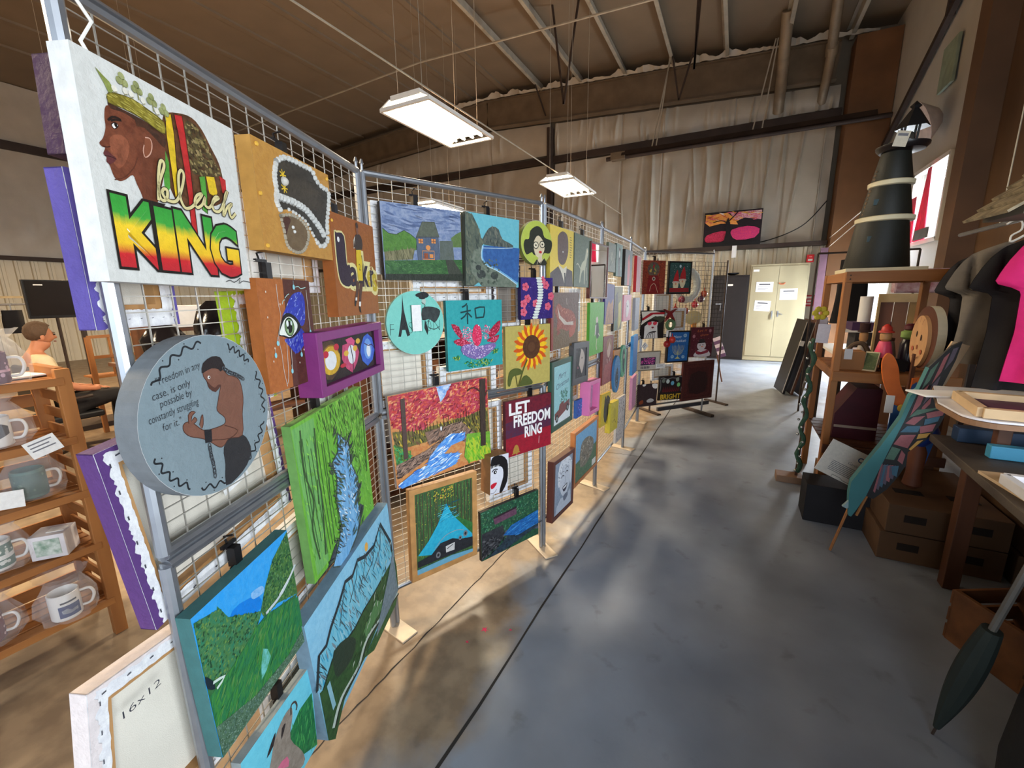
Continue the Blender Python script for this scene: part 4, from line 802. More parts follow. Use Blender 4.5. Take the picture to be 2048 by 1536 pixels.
def a_dog(a):
    p = AP['dog']; a.bg((112, 204, 224, 96, 190, 214, .6)); a.P(p['gr'], (40, 130, 70, 24, 100, 60, 1)); a.D(p['gr'], 90, 8, 1.2, -70, [(80, 170, 90), (30, 110, 60)], 20)
    a.P(p['hd'], (150, 140, 128, 130, 120, 108, 1), 3); a.P(p['sp'], (50, 44, 44), 2); a.P(p['ear'], (46, 40, 40), 2); a.L(p['horn'], 2, (70, 60, 56), 4); a.P(p['pink'], (210, 110, 140), 2)
def a_round(a):
    p = AP['round']; a.E(50, 50, 49.8, 49.8, (126, 142, 148, 118, 134, 140, .5), n=48)
    for seg0, seg1 in ((92, 145), (196, 236), (246, 292), (300, 338), (-14, 26), (38, 66)):
        q = []; n = 26
        for k in range(n+1):
            t = math.radians(seg0+(seg1-seg0)*k/n); r = 45+1.6*math.sin(k*1.05); q.append((50+r*math.cos(t), 50-r*math.sin(t)))
        a.L(q, 1.15, (34, 38, 42), 3)
        for k in range(2, n, 5):
            t = math.radians(seg0+(seg1-seg0)*k/n); r = 48 if k % 2 else 42; a.E(50+r*math.cos(t), 50-r*math.sin(t), .45, .45, (34, 38, 42), n=8, keep=True)
    a.P(p['pants'], (46, 46, 48), 2); sk = (122, 82, 66); ol = (74, 44, 34)
    a.P(p['skin'], sk, 3); a.L(p['skin'], .5, ol, 3, True); a.P(p['fing'], sk, 2); a.L(p['fing'], .5, ol, 2); a.P(p['fing2'], sk, 2); a.L(p['fing2'], .5, ol, 2); a.L(p['arm'], .5, ol, 3)
    a.P(p['hair'], (40, 34, 34), 2); a.P(p['beard'], (84, 52, 42), 2); x, y = p['eye'][0]; a.E(x, y, 1, 1, WH); a.E(x+.2, y, .5, .6, BK, n=8); a.P(p['cuff'], (34, 34, 38))
    for nm in ('chain', 'chain2'):
        q = smooth_path(p[nm], 3)
        for k in range(0, len(q)-1):
            (x0, y0), (x1, y1) = q[k], q[k+1]; g_ = math.degrees(math.atan2(y1-y0, x1-x0)); cx, cy = (x0+x1)/2, (y0+y1)/2
            el = [(cx+(2.0*math.cos(t)*math.cos(math.radians(g_))-1.0*math.sin(t)*math.sin(math.radians(g_))), cy+(2.0*math.cos(t)*math.sin(math.radians(g_))+1.0*math.sin(t)*math.cos(math.radians(g_)))) for t in [2*PI*i/12 for i in range(12)]]
            a.L(el, .7, (40, 42, 46) if k % 2 else (70, 74, 78), closed=True)
    for nm, tx in (('t1', '"Freedom in any'), ('t2', 'case, is only'), ('t3', 'possable by'), ('t4', 'constantly struggling'), ('t5', 'for it."')):
        (x0, y0), (x1, y1) = p[nm]; ang = math.degrees(math.atan2(y0-y1, x1-x0)); a.T(tx, x0, y0, math.hypot(x1-x0, y1-y0), 4.3, (40, 42, 48), off=-.012, shear=.15, ang=ang)
def a_house(a):
    p = AP['house']; a.bg((104, 122, 158, 140, 152, 176, 1)); a.P(p['cl'], (120, 136, 168, 90, 106, 140, 1), 3); a.D((2, 2, 98, 34), 60, 20, 2, 6, [(96, 112, 148), (140, 152, 180), (84, 100, 136)], 12)
    a.P(p['hill'], (84, 130, 52, 70, 112, 46, 1)); a.P(p['hr'], (96, 120, 70, 84, 108, 60, 1)); a.L(p['hill'][:7], .7, (46, 62, 44))
    a.P(p['bush'], (126, 122, 90, 96, 96, 64, 1, 1)); a.D(p['bush'], 40, 10, .8, 80, [(80, 78, 54), (140, 134, 100)], 12)
    a.P(p['ext'], (92, 100, 96, 84, 92, 84, 1)); a.P(p['wall'], (84, 96, 116, 76, 88, 106, 1)); a.P(p['roof'], (92, 98, 84, 80, 86, 74, 1)); a.L(p['roof'], .6, (60, 64, 60), closed=True); a.L(p['wall'], .5, (56, 62, 76), closed=True)
    og = (214, 140, 76)
    for n in ('w1', 'w2'):
        x, y = p[n][0]; a.Rr(x-2.8, y-3, x+2.8, y+3, og); a.Rr(x-.4, y-3, x+.4, y+3, (120, 70, 50)); a.Rr(x-2.8, y-.4, x+2.8, y+.4, (120, 70, 50))
    x, y = p['arch'][0]; a.E(x, y, 3, 3.5, og); a.L(p['door'], .9, og, closed=True); d = p['door']; a.Rr(d[0][0]+2, d[0][1]+3, d[0][0]+7, d[3][1]-1, (140, 72, 44)); a.Rr(d[0][0]+9, d[0][1]+4, d[0][0]+13.5, d[0][1]+9, og)
    a.P(p['gr'], (62, 104, 56, 46, 84, 46, 1)); a.D(p['gr'], 90, 6, .7, 5, [(84, 130, 70), (40, 76, 44)], 30); a.P(p['path'], (62, 66, 56)); a.P(p['dk'], (44, 50, 40, 36, 42, 34, 1))
def a_beach(a):
    p = AP['beach']; a.bg((98, 170, 184, 110, 180, 190, .8)); a.P(p['rk'], (66, 76, 74, 88, 96, 88, 1), 2); a.P(p['sea'], (56, 98, 156, 46, 84, 140, 1), 0); a.P(p['cl'], (74, 84, 74, 100, 106, 90, 1), 0)
    a.P(p['bch'], (116, 124, 110, 92, 104, 90, 1), 0); a.D(p['cl'], 60, 10, 2, 75, [(60, 70, 66), (110, 114, 96), (84, 94, 84)], 15); a.D(p['rk'], 30, 8, 2, 80, [(60, 66, 64), (110, 112, 100)], 15)
    a.L(p['foam'], 3.2, (112, 168, 206), 3); a.L([(x-1, y+1) for x, y in p['foam']], 1.2, (190, 214, 222), 3); a.L(p['surf'], .8, (180, 204, 216))
    for n, r in (('r1', 5), ('r2', 8), ('r3', 7)): x, y = p[n][0]; a.E(x, y, r, r*.8, (66, 72, 68, 50, 56, 54, 1))
    a.D((5, 60, 60, 98), 50, 5, 3, 30, [(70, 80, 70), (96, 108, 94)], 60)
def a_fash(a):
    p = AP['fash']; a.E(50, 50, 49.8, 49.8, (122, 200, 186, 112, 190, 178, .6), n=48); k = (30, 34, 36)
    a.P(p['tw'], k); a.L([(26, 50), (30, 50)], 1.4, k)
    for ch, x, w_ in (('F', 5, 8), ('S', 36, 8), ('H', 47, 10), ('I', 60, 1.5), ('O', 66, 11), ('N', 80, 13)): a.T(ch, x, 69-(x-5)*.08, w_, 19, k, off=-.03)
    a.P(p['leg'], k); a.P(p['coat'], (54, 62, 62, 40, 46, 46, 1), 2); a.P(p['hat'], k, 3); a.P(p['face'], (170, 190, 180), 2); a.E(61, 10.5, 6, 2.4, k); a.L(p['curl'], 1.2, k, 4); a.L([(60, 18), (66, 22), (63, 27)], 1, k, 3)
def a_lotus(a):
    p = AP['lotus']; a.bg((48, 158, 160, 40, 148, 152, .8)); k = (22, 60, 64)
    for n in ('k1', 'k2', 'k3', 'k4', 'k5', 'k6', 'k7', 'k8'): a.L(p[n], 2.4, k, 2)
    def dab(q, cols, n, l=2.4): a.D(q, n, l, 1.7, 0, cols, 90)
    reds = [(178, 34, 62), (206, 60, 90), (140, 24, 50), (226, 110, 140)]; pk = [(236, 150, 176), (220, 90, 130), (240, 190, 204), (200, 60, 100)]; pu = [(150, 120, 180), (190, 160, 206), (116, 84, 150), (226, 210, 230)]; gn = [(40, 130, 60), (96, 170, 70), (24, 96, 50), (170, 196, 90)]
    for n in ('lp', 'rp', 'lp2'):
        x, y = p[n][0]; a.D([(x+9*math.cos(t), y+11*math.sin(t)) for t in [i*PI/5 for i in range(10)]], 80, 2.2, 1.6, 0, pk, 90)
    for n in ('lo', 'ro', 'll', 'rl'): a.P(p[n], (160, 30, 56), 2); dab(p[n], reds, 90)
    x, y = p['c'][0]; el = [(x+8.5*math.cos(t), y+16*math.sin(t)) for t in [i*PI/10 for i in range(20)]]; a.P(el, (216, 50, 90)); dab(el, [(226, 60, 100), (240, 120, 150), (180, 30, 70)], 90)
    a.P(p['pur'], (120, 104, 160), 2); dab(p['pur'], pu, 200)
    for n, q in (('gr1', 40), ('gr2', 120), ('gr3', 40)): dab(p[n], gn, q)
    for x, y in ((54, 37), (42, 43), (70, 40)): a.E(x, y, 1, 1, (240, 240, 250), n=8)
def a_autumn(a):
    p = AP['autumn']; a.bg((206, 150, 90, 196, 120, 70, 1)); a.P(p['sky'], (100, 150, 214, 200, 214, 232, 1))
    a.P(p['mid'], (120, 110, 60, 96, 92, 50, 1)); a.D(p['mid'], 200, 5, 1.2, 75, [(170, 150, 50), (90, 96, 50), (60, 60, 40), (200, 170, 60), (110, 80, 60)], 15)
    rd = [(196, 60, 60), (214, 90, 70), (176, 50, 76), (226, 130, 90), (200, 84, 104), (140, 44, 56), (230, 156, 110), (190, 70, 90)]
    for n in ('red', 'red2'): a.P(p[n], (190, 70, 70, 166, 54, 70, 1)); a.D(p[n], 520, 4.2, 1.4, -30, rd, 50)
    for i in range(26): x = 12+i*3.1+R.uniform(-1, 1); a.L([(x, 38+R.uniform(-4, 2)), (x+.4, 50+R.uniform(-3, 5))], .5, (64, 48, 38))
    a.P(p['grL'], (70, 150, 90, 110, 150, 60, 1)); a.D(p['grL'], 90, 5, 1.3, 60, [(60, 160, 100), (150, 160, 50), (90, 130, 60), (60, 110, 60)], 40)
    a.P(p['rocks'], (150, 116, 96, 120, 96, 84, 1)); a.P(p['bank'], (150, 120, 104, 110, 88, 76, 1)); a.D(p['rocks'], 120, 6, .7, -30, [(60, 50, 46), (176, 146, 126), (96, 80, 72)], 30); a.D(p['bank'], 90, 6, .8, -30, [(60, 50, 46), (176, 146, 126)], 30)
    a.P(p['grR'], (126, 176, 56, 96, 150, 50, 1)); a.P(p['lawn'], (140, 190, 50, 170, 196, 60, 1)); a.D(p['lawn'], 110, 6, 1.2, 80, [(110, 180, 40), (190, 196, 50), (90, 150, 50)], 25)
    a.P(p['river'], (70, 134, 214, 110, 170, 230, 1)); a.D(p['river'], 150, 8, 1.1, -20, [(60, 120, 206), (150, 196, 236), (232, 240, 246), (90, 150, 220)], 14)
    a.P(p['tr2'], (84, 66, 60)); a.P(p['trunk'], (72, 56, 48, 54, 42, 38, 1, 1)); a.L([(94, 20), (84, 10), (76, 12)], 1.2, (72, 50, 44), 3); a.L([(93, 30), (99, 16)], 1, (72, 50, 44))
    x, y = p['figw'][0]; a.E(x, y, .9, 2.6, (232, 232, 232)); a.L([(80, 45), (83, 56)], .6, (60, 44, 36))
def a_road(a):
    p = AP['road']; a.bg((76, 112, 62, 44, 74, 46, 1, 1)); a.D((1, 1, 99, 80), 520, 2.2, 1.5, 40, [(96, 140, 60), (56, 96, 50), (160, 160, 56), (110, 130, 60), (60, 60, 44), (126, 110, 70)], 90)
    for i in range(17): x = 2+i*6+R.uniform(-1.5, 1.5); a.L([(x, 2), (x+R.uniform(-1, 1), 40+30*abs(x-50)/50+8)], 1.3, (58, 54, 44, 84, 70, 54, 1, 1))
    a.D((30, 2, 65, 16), 60, 3, 1.8, 0, [(190, 176, 60), (210, 160, 70), (150, 160, 60)], 90)
    a.P(p['gr'], (60, 120, 60, 40, 96, 50, 1)); a.P(p['road'], (50, 176, 206, 36, 160, 196, 1))
    a.D((38, 22, 72, 45), 40, 12, .8, -8, [(24, 90, 110), (96, 206, 226)], 10)
    a.P(p['car'], (44, 46, 52, 34, 36, 40, 1)); a.L([(30, 76), (48, 64), (70, 62), (84, 66)], 1, (150, 160, 164), 3); a.P(p['plate'], (206, 206, 204)); a.L([(p['plate'][0][0]+2, p['plate'][0][1]+4), (p['plate'][0][0]+13, p['plate'][0][1]+1)], 1.4, (70, 70, 74))
    for x, y, r in ((36, 85, 4), (86, 71, 4), (76, 74, 3)): a.E(x, y, r, r, (120, 124, 130)); a.E(x, y, r*.5, r*.5, (40, 42, 46))
    a.P(p['blu'], (110, 170, 196))
def a_bridge(a):
    p = AP['bridge']; a.bg((48, 96, 66, 34, 70, 54, 1)); a.D((1, 1, 99, 60), 420, 2.6, 1.4, 0, [(60, 130, 80), (40, 90, 66), (96, 130, 90), (30, 60, 50), (90, 150, 120)], 90)
    a.P(p['br'], (112, 76, 96, 92, 60, 80, 1)); a.P(p['brt'], (50, 40, 46)); a.P(p['pk'], (84, 92, 110, 60, 66, 84, 1)); a.P(p['roc'], (40, 42, 48, 60, 62, 66, 1)); a.D((1, 60, 50, 98), 160, 5, 2, -20, [(30, 30, 36), (70, 72, 76), (24, 26, 30), (96, 96, 100)], 40)
    a.P([(8, 99), (30, 84), (56, 60), (99, 52), (99, 80), (60, 92), (30, 99)], (50, 70, 84, 34, 44, 54, 1)); a.P([(36, 66), (50, 52), (99, 44), (99, 74), (62, 80)], (40, 116, 190, 30, 90, 160, 1)); a.D([(36, 66), (50, 52), (99, 44), (99, 74), (62, 80)], 50, 9, 1, -10, [(70, 150, 214), (24, 80, 140)], 15)
def a_gls(a):
    p = AP['gls']; a.E(50, 50, 49.8, 49.8, (176, 188, 82, 166, 178, 76, .6), n=40); k = (50, 52, 44)
    a.P(p['hair'], k, 3); a.P(p['face'], (212, 196, 164), 3); a.P(p['neck'], (206, 190, 160)); a.P(p['coat'], k); a.L([(50, 99), (56, 86), (62, 96), (72, 84)], 1.2, (206, 190, 160))
    for n in ('l1', 'l2'): x, y = p[n][0]; a.E(x, y, 9, 8.5, k); a.E(x, y, 7, 6.5, (222, 210, 182)); a.E(x, y, 2.5, 2.2, k)
    x, y = p['lip'][0]; a.E(x, y, 5, 3, (190, 50, 50))
def a_fox(a):
    p = AP['fox']; a.bg((104, 76, 68, 88, 66, 50, 1)); a.P([(0, 62), (100, 50), (100, 100), (0, 100)], (110, 84, 50, 96, 74, 44, 1)); a.P([(0, 0), (8, 0), (6, 100), (0, 100)], (140, 50, 40))
    a.P(p['body'], (156, 78, 58, 130, 60, 44, 1), 2); a.D(p['body'], 70, 6, .9, -40, [(190, 110, 84), (120, 50, 38), (206, 140, 110)], 30); a.P(p['tail'], (170, 84, 60), 2); a.P(p['wh'], (196, 180, 166), 0); a.P(p['leg'], (130, 60, 44)); a.L([(52, 10), (54, 22)], 2, (170, 150, 140))
def a_yel(a):
    p = AP['yel']; a.bg((222, 194, 66, 212, 184, 60, .6)); a.P(p['head'], (96, 72, 66, 80, 58, 54, 1), 3); a.P(p['suit'], (72, 64, 66), 0); a.P(p['shirt'], (214, 206, 186)); a.P(p['tie'], (44, 40, 44))
    for k in range(9): a.L([(82, 12+k*4.4), (84+R.uniform(2, 10), 12.5+k*4.4)], 1.2, (110, 92, 40))
    a.E(52, 40, 1.6, 1.6, WH)
def a_spine(a):
    a.bg((58, 42, 116, 48, 34, 100, 1)); a.D((2, 2, 98, 98), 60, 1.2, 1.2, 0, [(190, 170, 210), (150, 130, 190)], 90)
    for x, y in ((14, 22), (20, 50), (45, 62), (78, 18), (94, 45), (84, 70), (8, 82), (66, 6), (8, 62)):
        for k in range(5): t = k*2*PI/5; a.E(x+6*math.cos(t), y+6*math.sin(t), 4.6, 4.6, (222, 110, 130, 206, 84, 110, 1), n=10, keep=True)
        a.E(x, y, 2, 2, (180, 40, 60), n=8)
    for k in range(15):
        t = k/14; x = 55+6*math.sin(t*4)-8*t*t; y = 2+94*t; a.P([(x-10, y-1), (x-6, y-3), (x+6, y-3), (x+10, y-1), (x+6, y+3), (x-6, y+3)], (220, 226, 216)); a.L([(x-6, y+3.2), (x+6, y+3.2)], .8, (96, 84, 130))
def a_sunf(a):
    a.bg((184, 168, 92, 172, 156, 84, .7)); cx, cy = 56, 36; og = (206, 86, 28); ye = (240, 190, 36)
    for k in range(30):
        t = 2*PI*k/30+.1; r = 36 if k % 2 else 40; px, py = -math.sin(t), math.cos(t); w_ = 4.2
        a.P([(cx+math.cos(t)*15, cy+math.sin(t)*15), (cx+math.cos(t)*27+px*w_, cy+math.sin(t)*27+py*w_), (cx+math.cos(t)*r, cy+math.sin(t)*r), (cx+math.cos(t)*27-px*w_, cy+math.sin(t)*27-py*w_)], ye if k % 2 else og, 3)
    a.L([(46, 56), (36, 74), (26, 99)], 3.2, (90, 86, 40), 4); a.L([(20, 78), (24, 99)], 2, (90, 86, 40)); gl = (84, 92, 44)
    a.P([(3, 92), (6, 74), (16, 68), (30, 70), (36, 78), (24, 80), (14, 82), (8, 96)], gl, 3); a.P([(28, 98), (34, 86), (44, 82), (56, 92), (56, 99), (30, 99)], gl, 2)
    a.E(cx, cy, 19.5, 19.5, (92, 58, 36, 76, 46, 30, 1), n=30); a.E(cx, cy, 11, 11, (80, 50, 32)); a.E(cx, cy, 8, 8, (96, 62, 40))
def a_free(a):
    a.bg((116, 34, 48, 96, 28, 44, 1)); a.P([(0, 38), (100, 22), (100, 62), (0, 66)], (74, 46, 72, 92, 36, 56, 1)); a.P([(0, 66), (100, 62), (100, 100), (0, 100)], (160, 30, 48, 140, 28, 44, 1))
    for tx, x, y, w_, h_ in (('LET', 8, 25, 42, 20), ('FREEDOM', 17, 48, 80, 20), ('RING', 40, 71, 38, 19)): a.T(tx, x, y, w_, h_, (240, 238, 236), off=.035)
    a.P([(18, 82), (24, 82), (27, 94), (14, 95)], (176, 130, 60), 3); a.L([(12, 96), (29, 95)], 1.6, (176, 130, 60)); a.E(22, 97.5, 1.6, 1.4, (176, 130, 60)); a.L([(72, 76), (71, 90)], .7, (226, 200, 200))
def a_hair(a):   # half face with black hair
    a.bg((214, 214, 222, 204, 204, 214, .5)); a.P([(20, 0), (60, 2), (92, 18), (99, 45), (96, 75), (70, 99), (52, 99), (60, 80), (72, 60), (70, 40), (55, 30), (20, 28), (2, 30), (2, 8)], BK, 2)
    a.L([(8, 40), (20, 34), (40, 36)], 5, BK, 3); a.E(26, 42, 9, 5, BK); a.E(28, 42, 3, 2, WH)
    for k in range(6): a.L([(8+k*7, 32), (6+k*8, 24)], 2, WH)
    a.P([(2, 74), (18, 70), (38, 71), (22, 82), (6, 84)], (196, 30, 50), 2); a.L([(2, 95), (20, 96), (36, 88)], 2, BK, 3)
def a_gdog(a):
    a.bg((96, 112, 92, 82, 98, 82, 1)); c = (190, 192, 164)
    a.P([(66, 24), (74, 22), (76, 34), (70, 44), (66, 56), (62, 62), (60, 92), (56, 92), (54, 66), (40, 74), (34, 90), (30, 90), (34, 64), (44, 52), (56, 46), (62, 34)], c, 2); a.L([(34, 64), (20, 56), (12, 58)], 2, c, 3); a.L([(68, 60), (70, 86)], 2.6, c); a.E(72, 28, 3, 3, (220, 216, 180))
def a_truck(a):
    a.bg((150, 200, 204, 140, 190, 196, .7)); a.P([(0, 84), (100, 74), (100, 100), (0, 100)], (220, 230, 232))
    a.T('Merry', 28, 24, 46, 9, (70, 84, 110), shear=.3, ang=6); a.T('Christmas', 16, 40, 74, 9, (70, 84, 110), shear=.3, ang=6)
    a.D((40, 44, 80, 70), 90, 7, 2, 60, [(50, 110, 80), (70, 140, 96), (40, 80, 66)], 40); a.P([(8, 80), (30, 76), (34, 68), (56, 64), (60, 70), (94, 66), (95, 78), (80, 82), (20, 92), (8, 90)], (120, 70, 66), 0)
    for x, y in ((20, 90), (82, 80)): a.E(x, y, 8, 7, (40, 44, 46)); a.E(x, y, 4, 3.5, (150, 160, 160))
    a.D((2, 2, 98, 74), 50, 1.4, 1.4, 0, [(236, 244, 246)], 90)
def a_port(a):  # sketchy black and white portrait
    a.bg((60, 56, 58)); a.P([(30, 10), (60, 4), (85, 30), (80, 60), (60, 90), (35, 70)], (190, 176, 164), 3); a.P([(10, 40), (40, 60), (70, 98), (4, 98)], (30, 28, 32), 0); a.P([(20, 8), (50, 4), (40, 30), (34, 60), (18, 50)], (28, 26, 28), 2); a.P([(24, 60), (30, 66), (26, 70)], (220, 120, 150)); a.E(60, 34, 4, 3, (50, 40, 40))
def a_green(a):
    a.bg((96, 178, 52, 76, 156, 44, 1, 1)); a.E(50, 34, 8, 7, (206, 196, 180)); a.P([(40, 42), (60, 40), (66, 66), (52, 70), (44, 60)], (50, 56, 44), 2); a.P([(38, 44), (46, 42), (44, 60), (36, 64)], (200, 196, 180)); a.L([(52, 70), (48, 84), (54, 92)], 5, (190, 196, 150)); a.L([(60, 60), (72, 66)], 3, (196, 190, 170))
def a_laugh(a):
    a.bg((150, 164, 182, 130, 146, 166, 1)); a.P([(30, 10), (50, 4), (75, 8), (88, 30), (86, 55), (70, 72), (50, 74), (34, 60), (24, 35)], (206, 214, 226), 3)
    a.P([(20, 20), (34, 2), (70, 0), (94, 14), (96, 50), (88, 60), (86, 36), (74, 18), (46, 14), (34, 30), (28, 50), (20, 44)], (226, 232, 240), 2); a.D([(20, 20), (34, 2), (70, 0), (94, 14), (96, 50), (86, 30), (46, 14), (28, 50)], 60, 12, 1, 50, [(150, 160, 180), (240, 244, 250), (110, 120, 140)], 50)
    for x, y in ((44, 34), (66, 30)): a.L([(x-8, y+1), (x, y-2), (x+8, y+1)], 2.4, (60, 66, 80), 3); a.L([(x-9, y-7), (x, y-10), (x+8, y-8)], 1.4, (90, 96, 110), 3)
    a.L([(58, 36), (60, 48), (54, 50)], 1.2, (140, 150, 168), 3); a.P([(44, 56), (56, 54), (72, 53), (66, 64), (52, 66)], (60, 60, 76), 2); a.P([(46, 57), (70, 54.5), (66, 59), (50, 60)], (236, 240, 244)); a.P([(34, 74), (60, 78), (90, 70), (96, 99), (10, 99), (14, 86)], (190, 200, 214), 0); a.P([(50, 74), (72, 72), (76, 80), (56, 86)], (110, 118, 136), 2)
def a_land(a):
    a.bg((110, 164, 206, 130, 178, 210, 1)); a.P([(0, 60), (100, 50), (100, 100), (0, 100)], (96, 128, 96, 76, 106, 84, 1)); a.P([(20, 60), (26, 30), (44, 22), (66, 26), (84, 40), (80, 64), (50, 80), (26, 76)], (140, 132, 116, 106, 104, 96, 1), 3); a.D([(20, 60), (26, 30), (66, 26), (84, 40), (80, 64), (26, 76)], 70, 6, 2, -40, [(180, 170, 150), (90, 84, 80), (130, 110, 90), (196, 190, 180)], 60)
    a.Rr(78, 84, 97, 98, (226, 226, 220))
def a_win(a): a.bg((224, 228, 232)); 
def simple(bg, *shapes):
    def f(a):
        a.bg(bg)
        for s_ in shapes:
            if s_[0] == 'E': a.E(*s_[1:])
            elif s_[0] == 'P': a.P(*s_[1:])
            elif s_[0] == 'L': a.L(*s_[1:])
            elif s_[0] == 'D': a.D(*s_[1:])
            elif s_[0] == 'T': a.T(*s_[1:])
    return f
a_sm35 = simple((116, 124, 104, 96, 106, 90, 1), ('E', 50, 50, 20, 20, (150, 156, 130, 110, 116, 96, 1)), ('L', [(20, 80), (50, 60), (80, 20)], 4, (70, 84, 70)))
a_sm36 = simple((92, 132, 118, 80, 116, 104, 1), ('P', [(40, 10), (70, 14), (60, 60), (80, 98), (30, 98)], (40, 48, 44)), ('E', 52, 30, 10, 12, (206, 210, 200)))
a_sm37 = simple((52, 56, 50, 66, 74, 62, 1), ('P', [(36, 20), (60, 14), (70, 60), (64, 99), (34, 99)], (196, 74, 74)), ('E', 50, 22, 10, 10, (150, 60, 56)))
a_sm38 = simple((66, 60, 130, 56, 50, 116, 1), ('P', [(20, 60), (40, 40), (60, 50), (90, 36), (96, 99), (10, 99)], (176, 120, 70, 150, 96, 60, 1)), ('L', [(30, 99), (50, 60), (60, 90)], 5, (110, 70, 50)))
a_sm39 = simple((130, 126, 70, 110, 104, 60, 1), ('P', [(10, 20), (40, 10), (50, 60), (30, 99), (5, 99)], (60, 50, 46)), ('P', [(50, 40), (80, 30), (90, 80), (60, 99)], (206, 190, 70)), ('P', [(5, 80), (40, 70), (40, 99), (5, 99)], (40, 90, 66)))
a_sm40 = simple((226, 150, 170, 236, 170, 186, 1), ('P', [(30, 30), (60, 20), (76, 50), (60, 80), (36, 84)], (240, 230, 228), 2), ('L', [(34, 30), (30, 60), (36, 90)], 4, (80, 50, 60)), ('E', 50, 44, 4, 4, (90, 50, 60)))
a_sm41 = simple((140, 66, 60, 116, 50, 48, 1), ('E', 55, 26, 18, 20, (206, 170, 150)), ('P', [(30, 16), (50, 4), (80, 10), (84, 34), (60, 12), (40, 30)], (150, 100, 60), 2), ('L', [(40, 48), (54, 66), (72, 46)], 3, (226, 200, 190)), ('P', [(20, 60), (90, 52), (98, 99), (4, 99)], (170, 84, 80, 140, 60, 60, 1)))
a_sm42 = simple((196, 138, 70, 180, 120, 60, 1), ('D', (5, 5, 95, 95), 40, 8, 3, 80, [(210, 160, 90), (160, 100, 50)], 20))
def a_ov1(a): a.E(50, 50, 49.5, 49.5, (74, 140, 190, 56, 116, 170, 1)); a.P([(20, 60), (50, 30), (70, 60), (50, 90)], (50, 60, 70), 2); a.D((20, 15, 80, 85), 30, 12, 3, 50, [(110, 180, 214), (40, 80, 120)], 30)
def a_ov2(a): a.E(50, 50, 49.5, 49.5, (110, 190, 150, 84, 160, 120, 1)); a.P([(30, 20), (60, 12), (72, 50), (54, 90), (36, 60)], (40, 60, 56), 2); a.E(56, 36, 8, 8, (206, 200, 180))
a_sm43 = simple((214, 190, 50, 196, 170, 40, 1), ('P', [(50, 8), (96, 20), (86, 70), (56, 96), (30, 70), (34, 20)], (30, 26, 28), 2), ('P', [(44, 4), (60, 2), (56, 20)], (226, 190, 60)))
a_sm44 = simple((222, 204, 70, 206, 186, 60, 1), ('E', 50, 40, 16, 18, (196, 180, 60)), ('L', [(30, 70), (50, 60), (74, 76)], 4, (150, 130, 50)))
def a_sm45(a): a.bg((216, 210, 206)); a.D((2, 2, 98, 98), 160, 9, 2.4, 60, [(60, 50, 60), (110, 96, 110), (236, 232, 230), (150, 130, 140)], 60)
def a_gum(a):
    a.bg((150, 66, 44, 120, 50, 38, 1)); a.D((2, 2, 98, 98), 60, 12, 3, 40, [(180, 84, 54), (104, 44, 36)], 60); a.E(48, 26, 26, 22, (110, 96, 80, 90, 70, 60, 1))
    for k in range(40): t = R.uniform(0, 6.28); r = R.uniform(0, 20); a.E(48+r*math.cos(t), 25+r*.85*math.sin(t), 3.2, 3.2, R.choice([(70, 110, 80), (160, 50, 50), (190, 160, 80), (96, 60, 80)]), n=9, keep=True); a.up()
    a.P([(30, 44), (66, 44), (72, 52), (80, 98), (20, 98), (26, 52)], (140, 34, 34, 110, 26, 30, 1)); a.E(50, 54, 7, 6, (190, 180, 160)); a.E(50, 54, 4, 3.5, (60, 50, 50)); a.L([(34, 92), (40, 74), (56, 70), (70, 96)], 1.6, (214, 190, 160), 3)
def a_gnome(a):
    a.bg((60, 96, 90, 40, 70, 70, 1)); a.D((2, 2, 98, 98), 46, 1.8, 1.8, 0, [(226, 236, 234)], 90)
    for x, y, s_ in ((32, 66, 1), (64, 58, 1.1)):
        a.P([(x-14*s_, y-2), (x+2, y-40*s_), (x+8, y-36*s_), (x+14*s_, y-2)], (180, 40, 46), 2); a.P([(x-14*s_, y-4), (x+14*s_, y-4), (x+14*s_, y+3), (x-14*s_, y+3)], (206, 190, 176), 2); a.P([(x-13*s_, y+2), (x+13*s_, y+2), (x+9, y+20), (x, y+28), (x-9, y+20)], (226, 214, 176), 2); a.E(x, y+4, 4, 4, (214, 150, 120))
    a.P([(4, 84), (96, 84), (98, 98), (3, 98)], (150, 40, 44)); a.E(50, 12, 5, 5, (190, 210, 220))
def a_hat(a):
    a.bg((34, 30, 30)); a.P([(18, 56), (26, 50), (70, 46), (76, 99), (18, 99)], (226, 224, 220)); a.P([(2, 4), (60, 2), (98, 10), (98, 26), (60, 20), (20, 40), (2, 52), (8, 30)], (230, 228, 214), 0); a.P([(98, 22), (98, 34), (76, 46), (62, 34), (30, 40), (60, 22)], (70, 72, 56), 2)
    a.P([(6, 28), (40, 8), (98, 6), (98, 14), (50, 14), (8, 36)], (176, 30, 44)); a.P([(30, 38), (66, 34), (74, 42), (68, 62), (54, 70), (38, 64), (30, 50)], (226, 216, 212), 2); a.P([(26, 38), (52, 30), (76, 36), (74, 42), (48, 38), (28, 46)], (40, 20, 24))
    for x in (38, 60): a.P([(x-8, 42), (x+8, 40), (x+7, 50), (x-4, 52)], (214, 60, 80), 2)
    a.P([(46, 59), (52, 57), (58, 59), (52, 64)], (120, 20, 30), 2)
    for k in range(5): a.L([(26+k*9, 98), (36+k*6, 80), (56+k*3, 74)], 2.4, (30, 28, 30), 3)
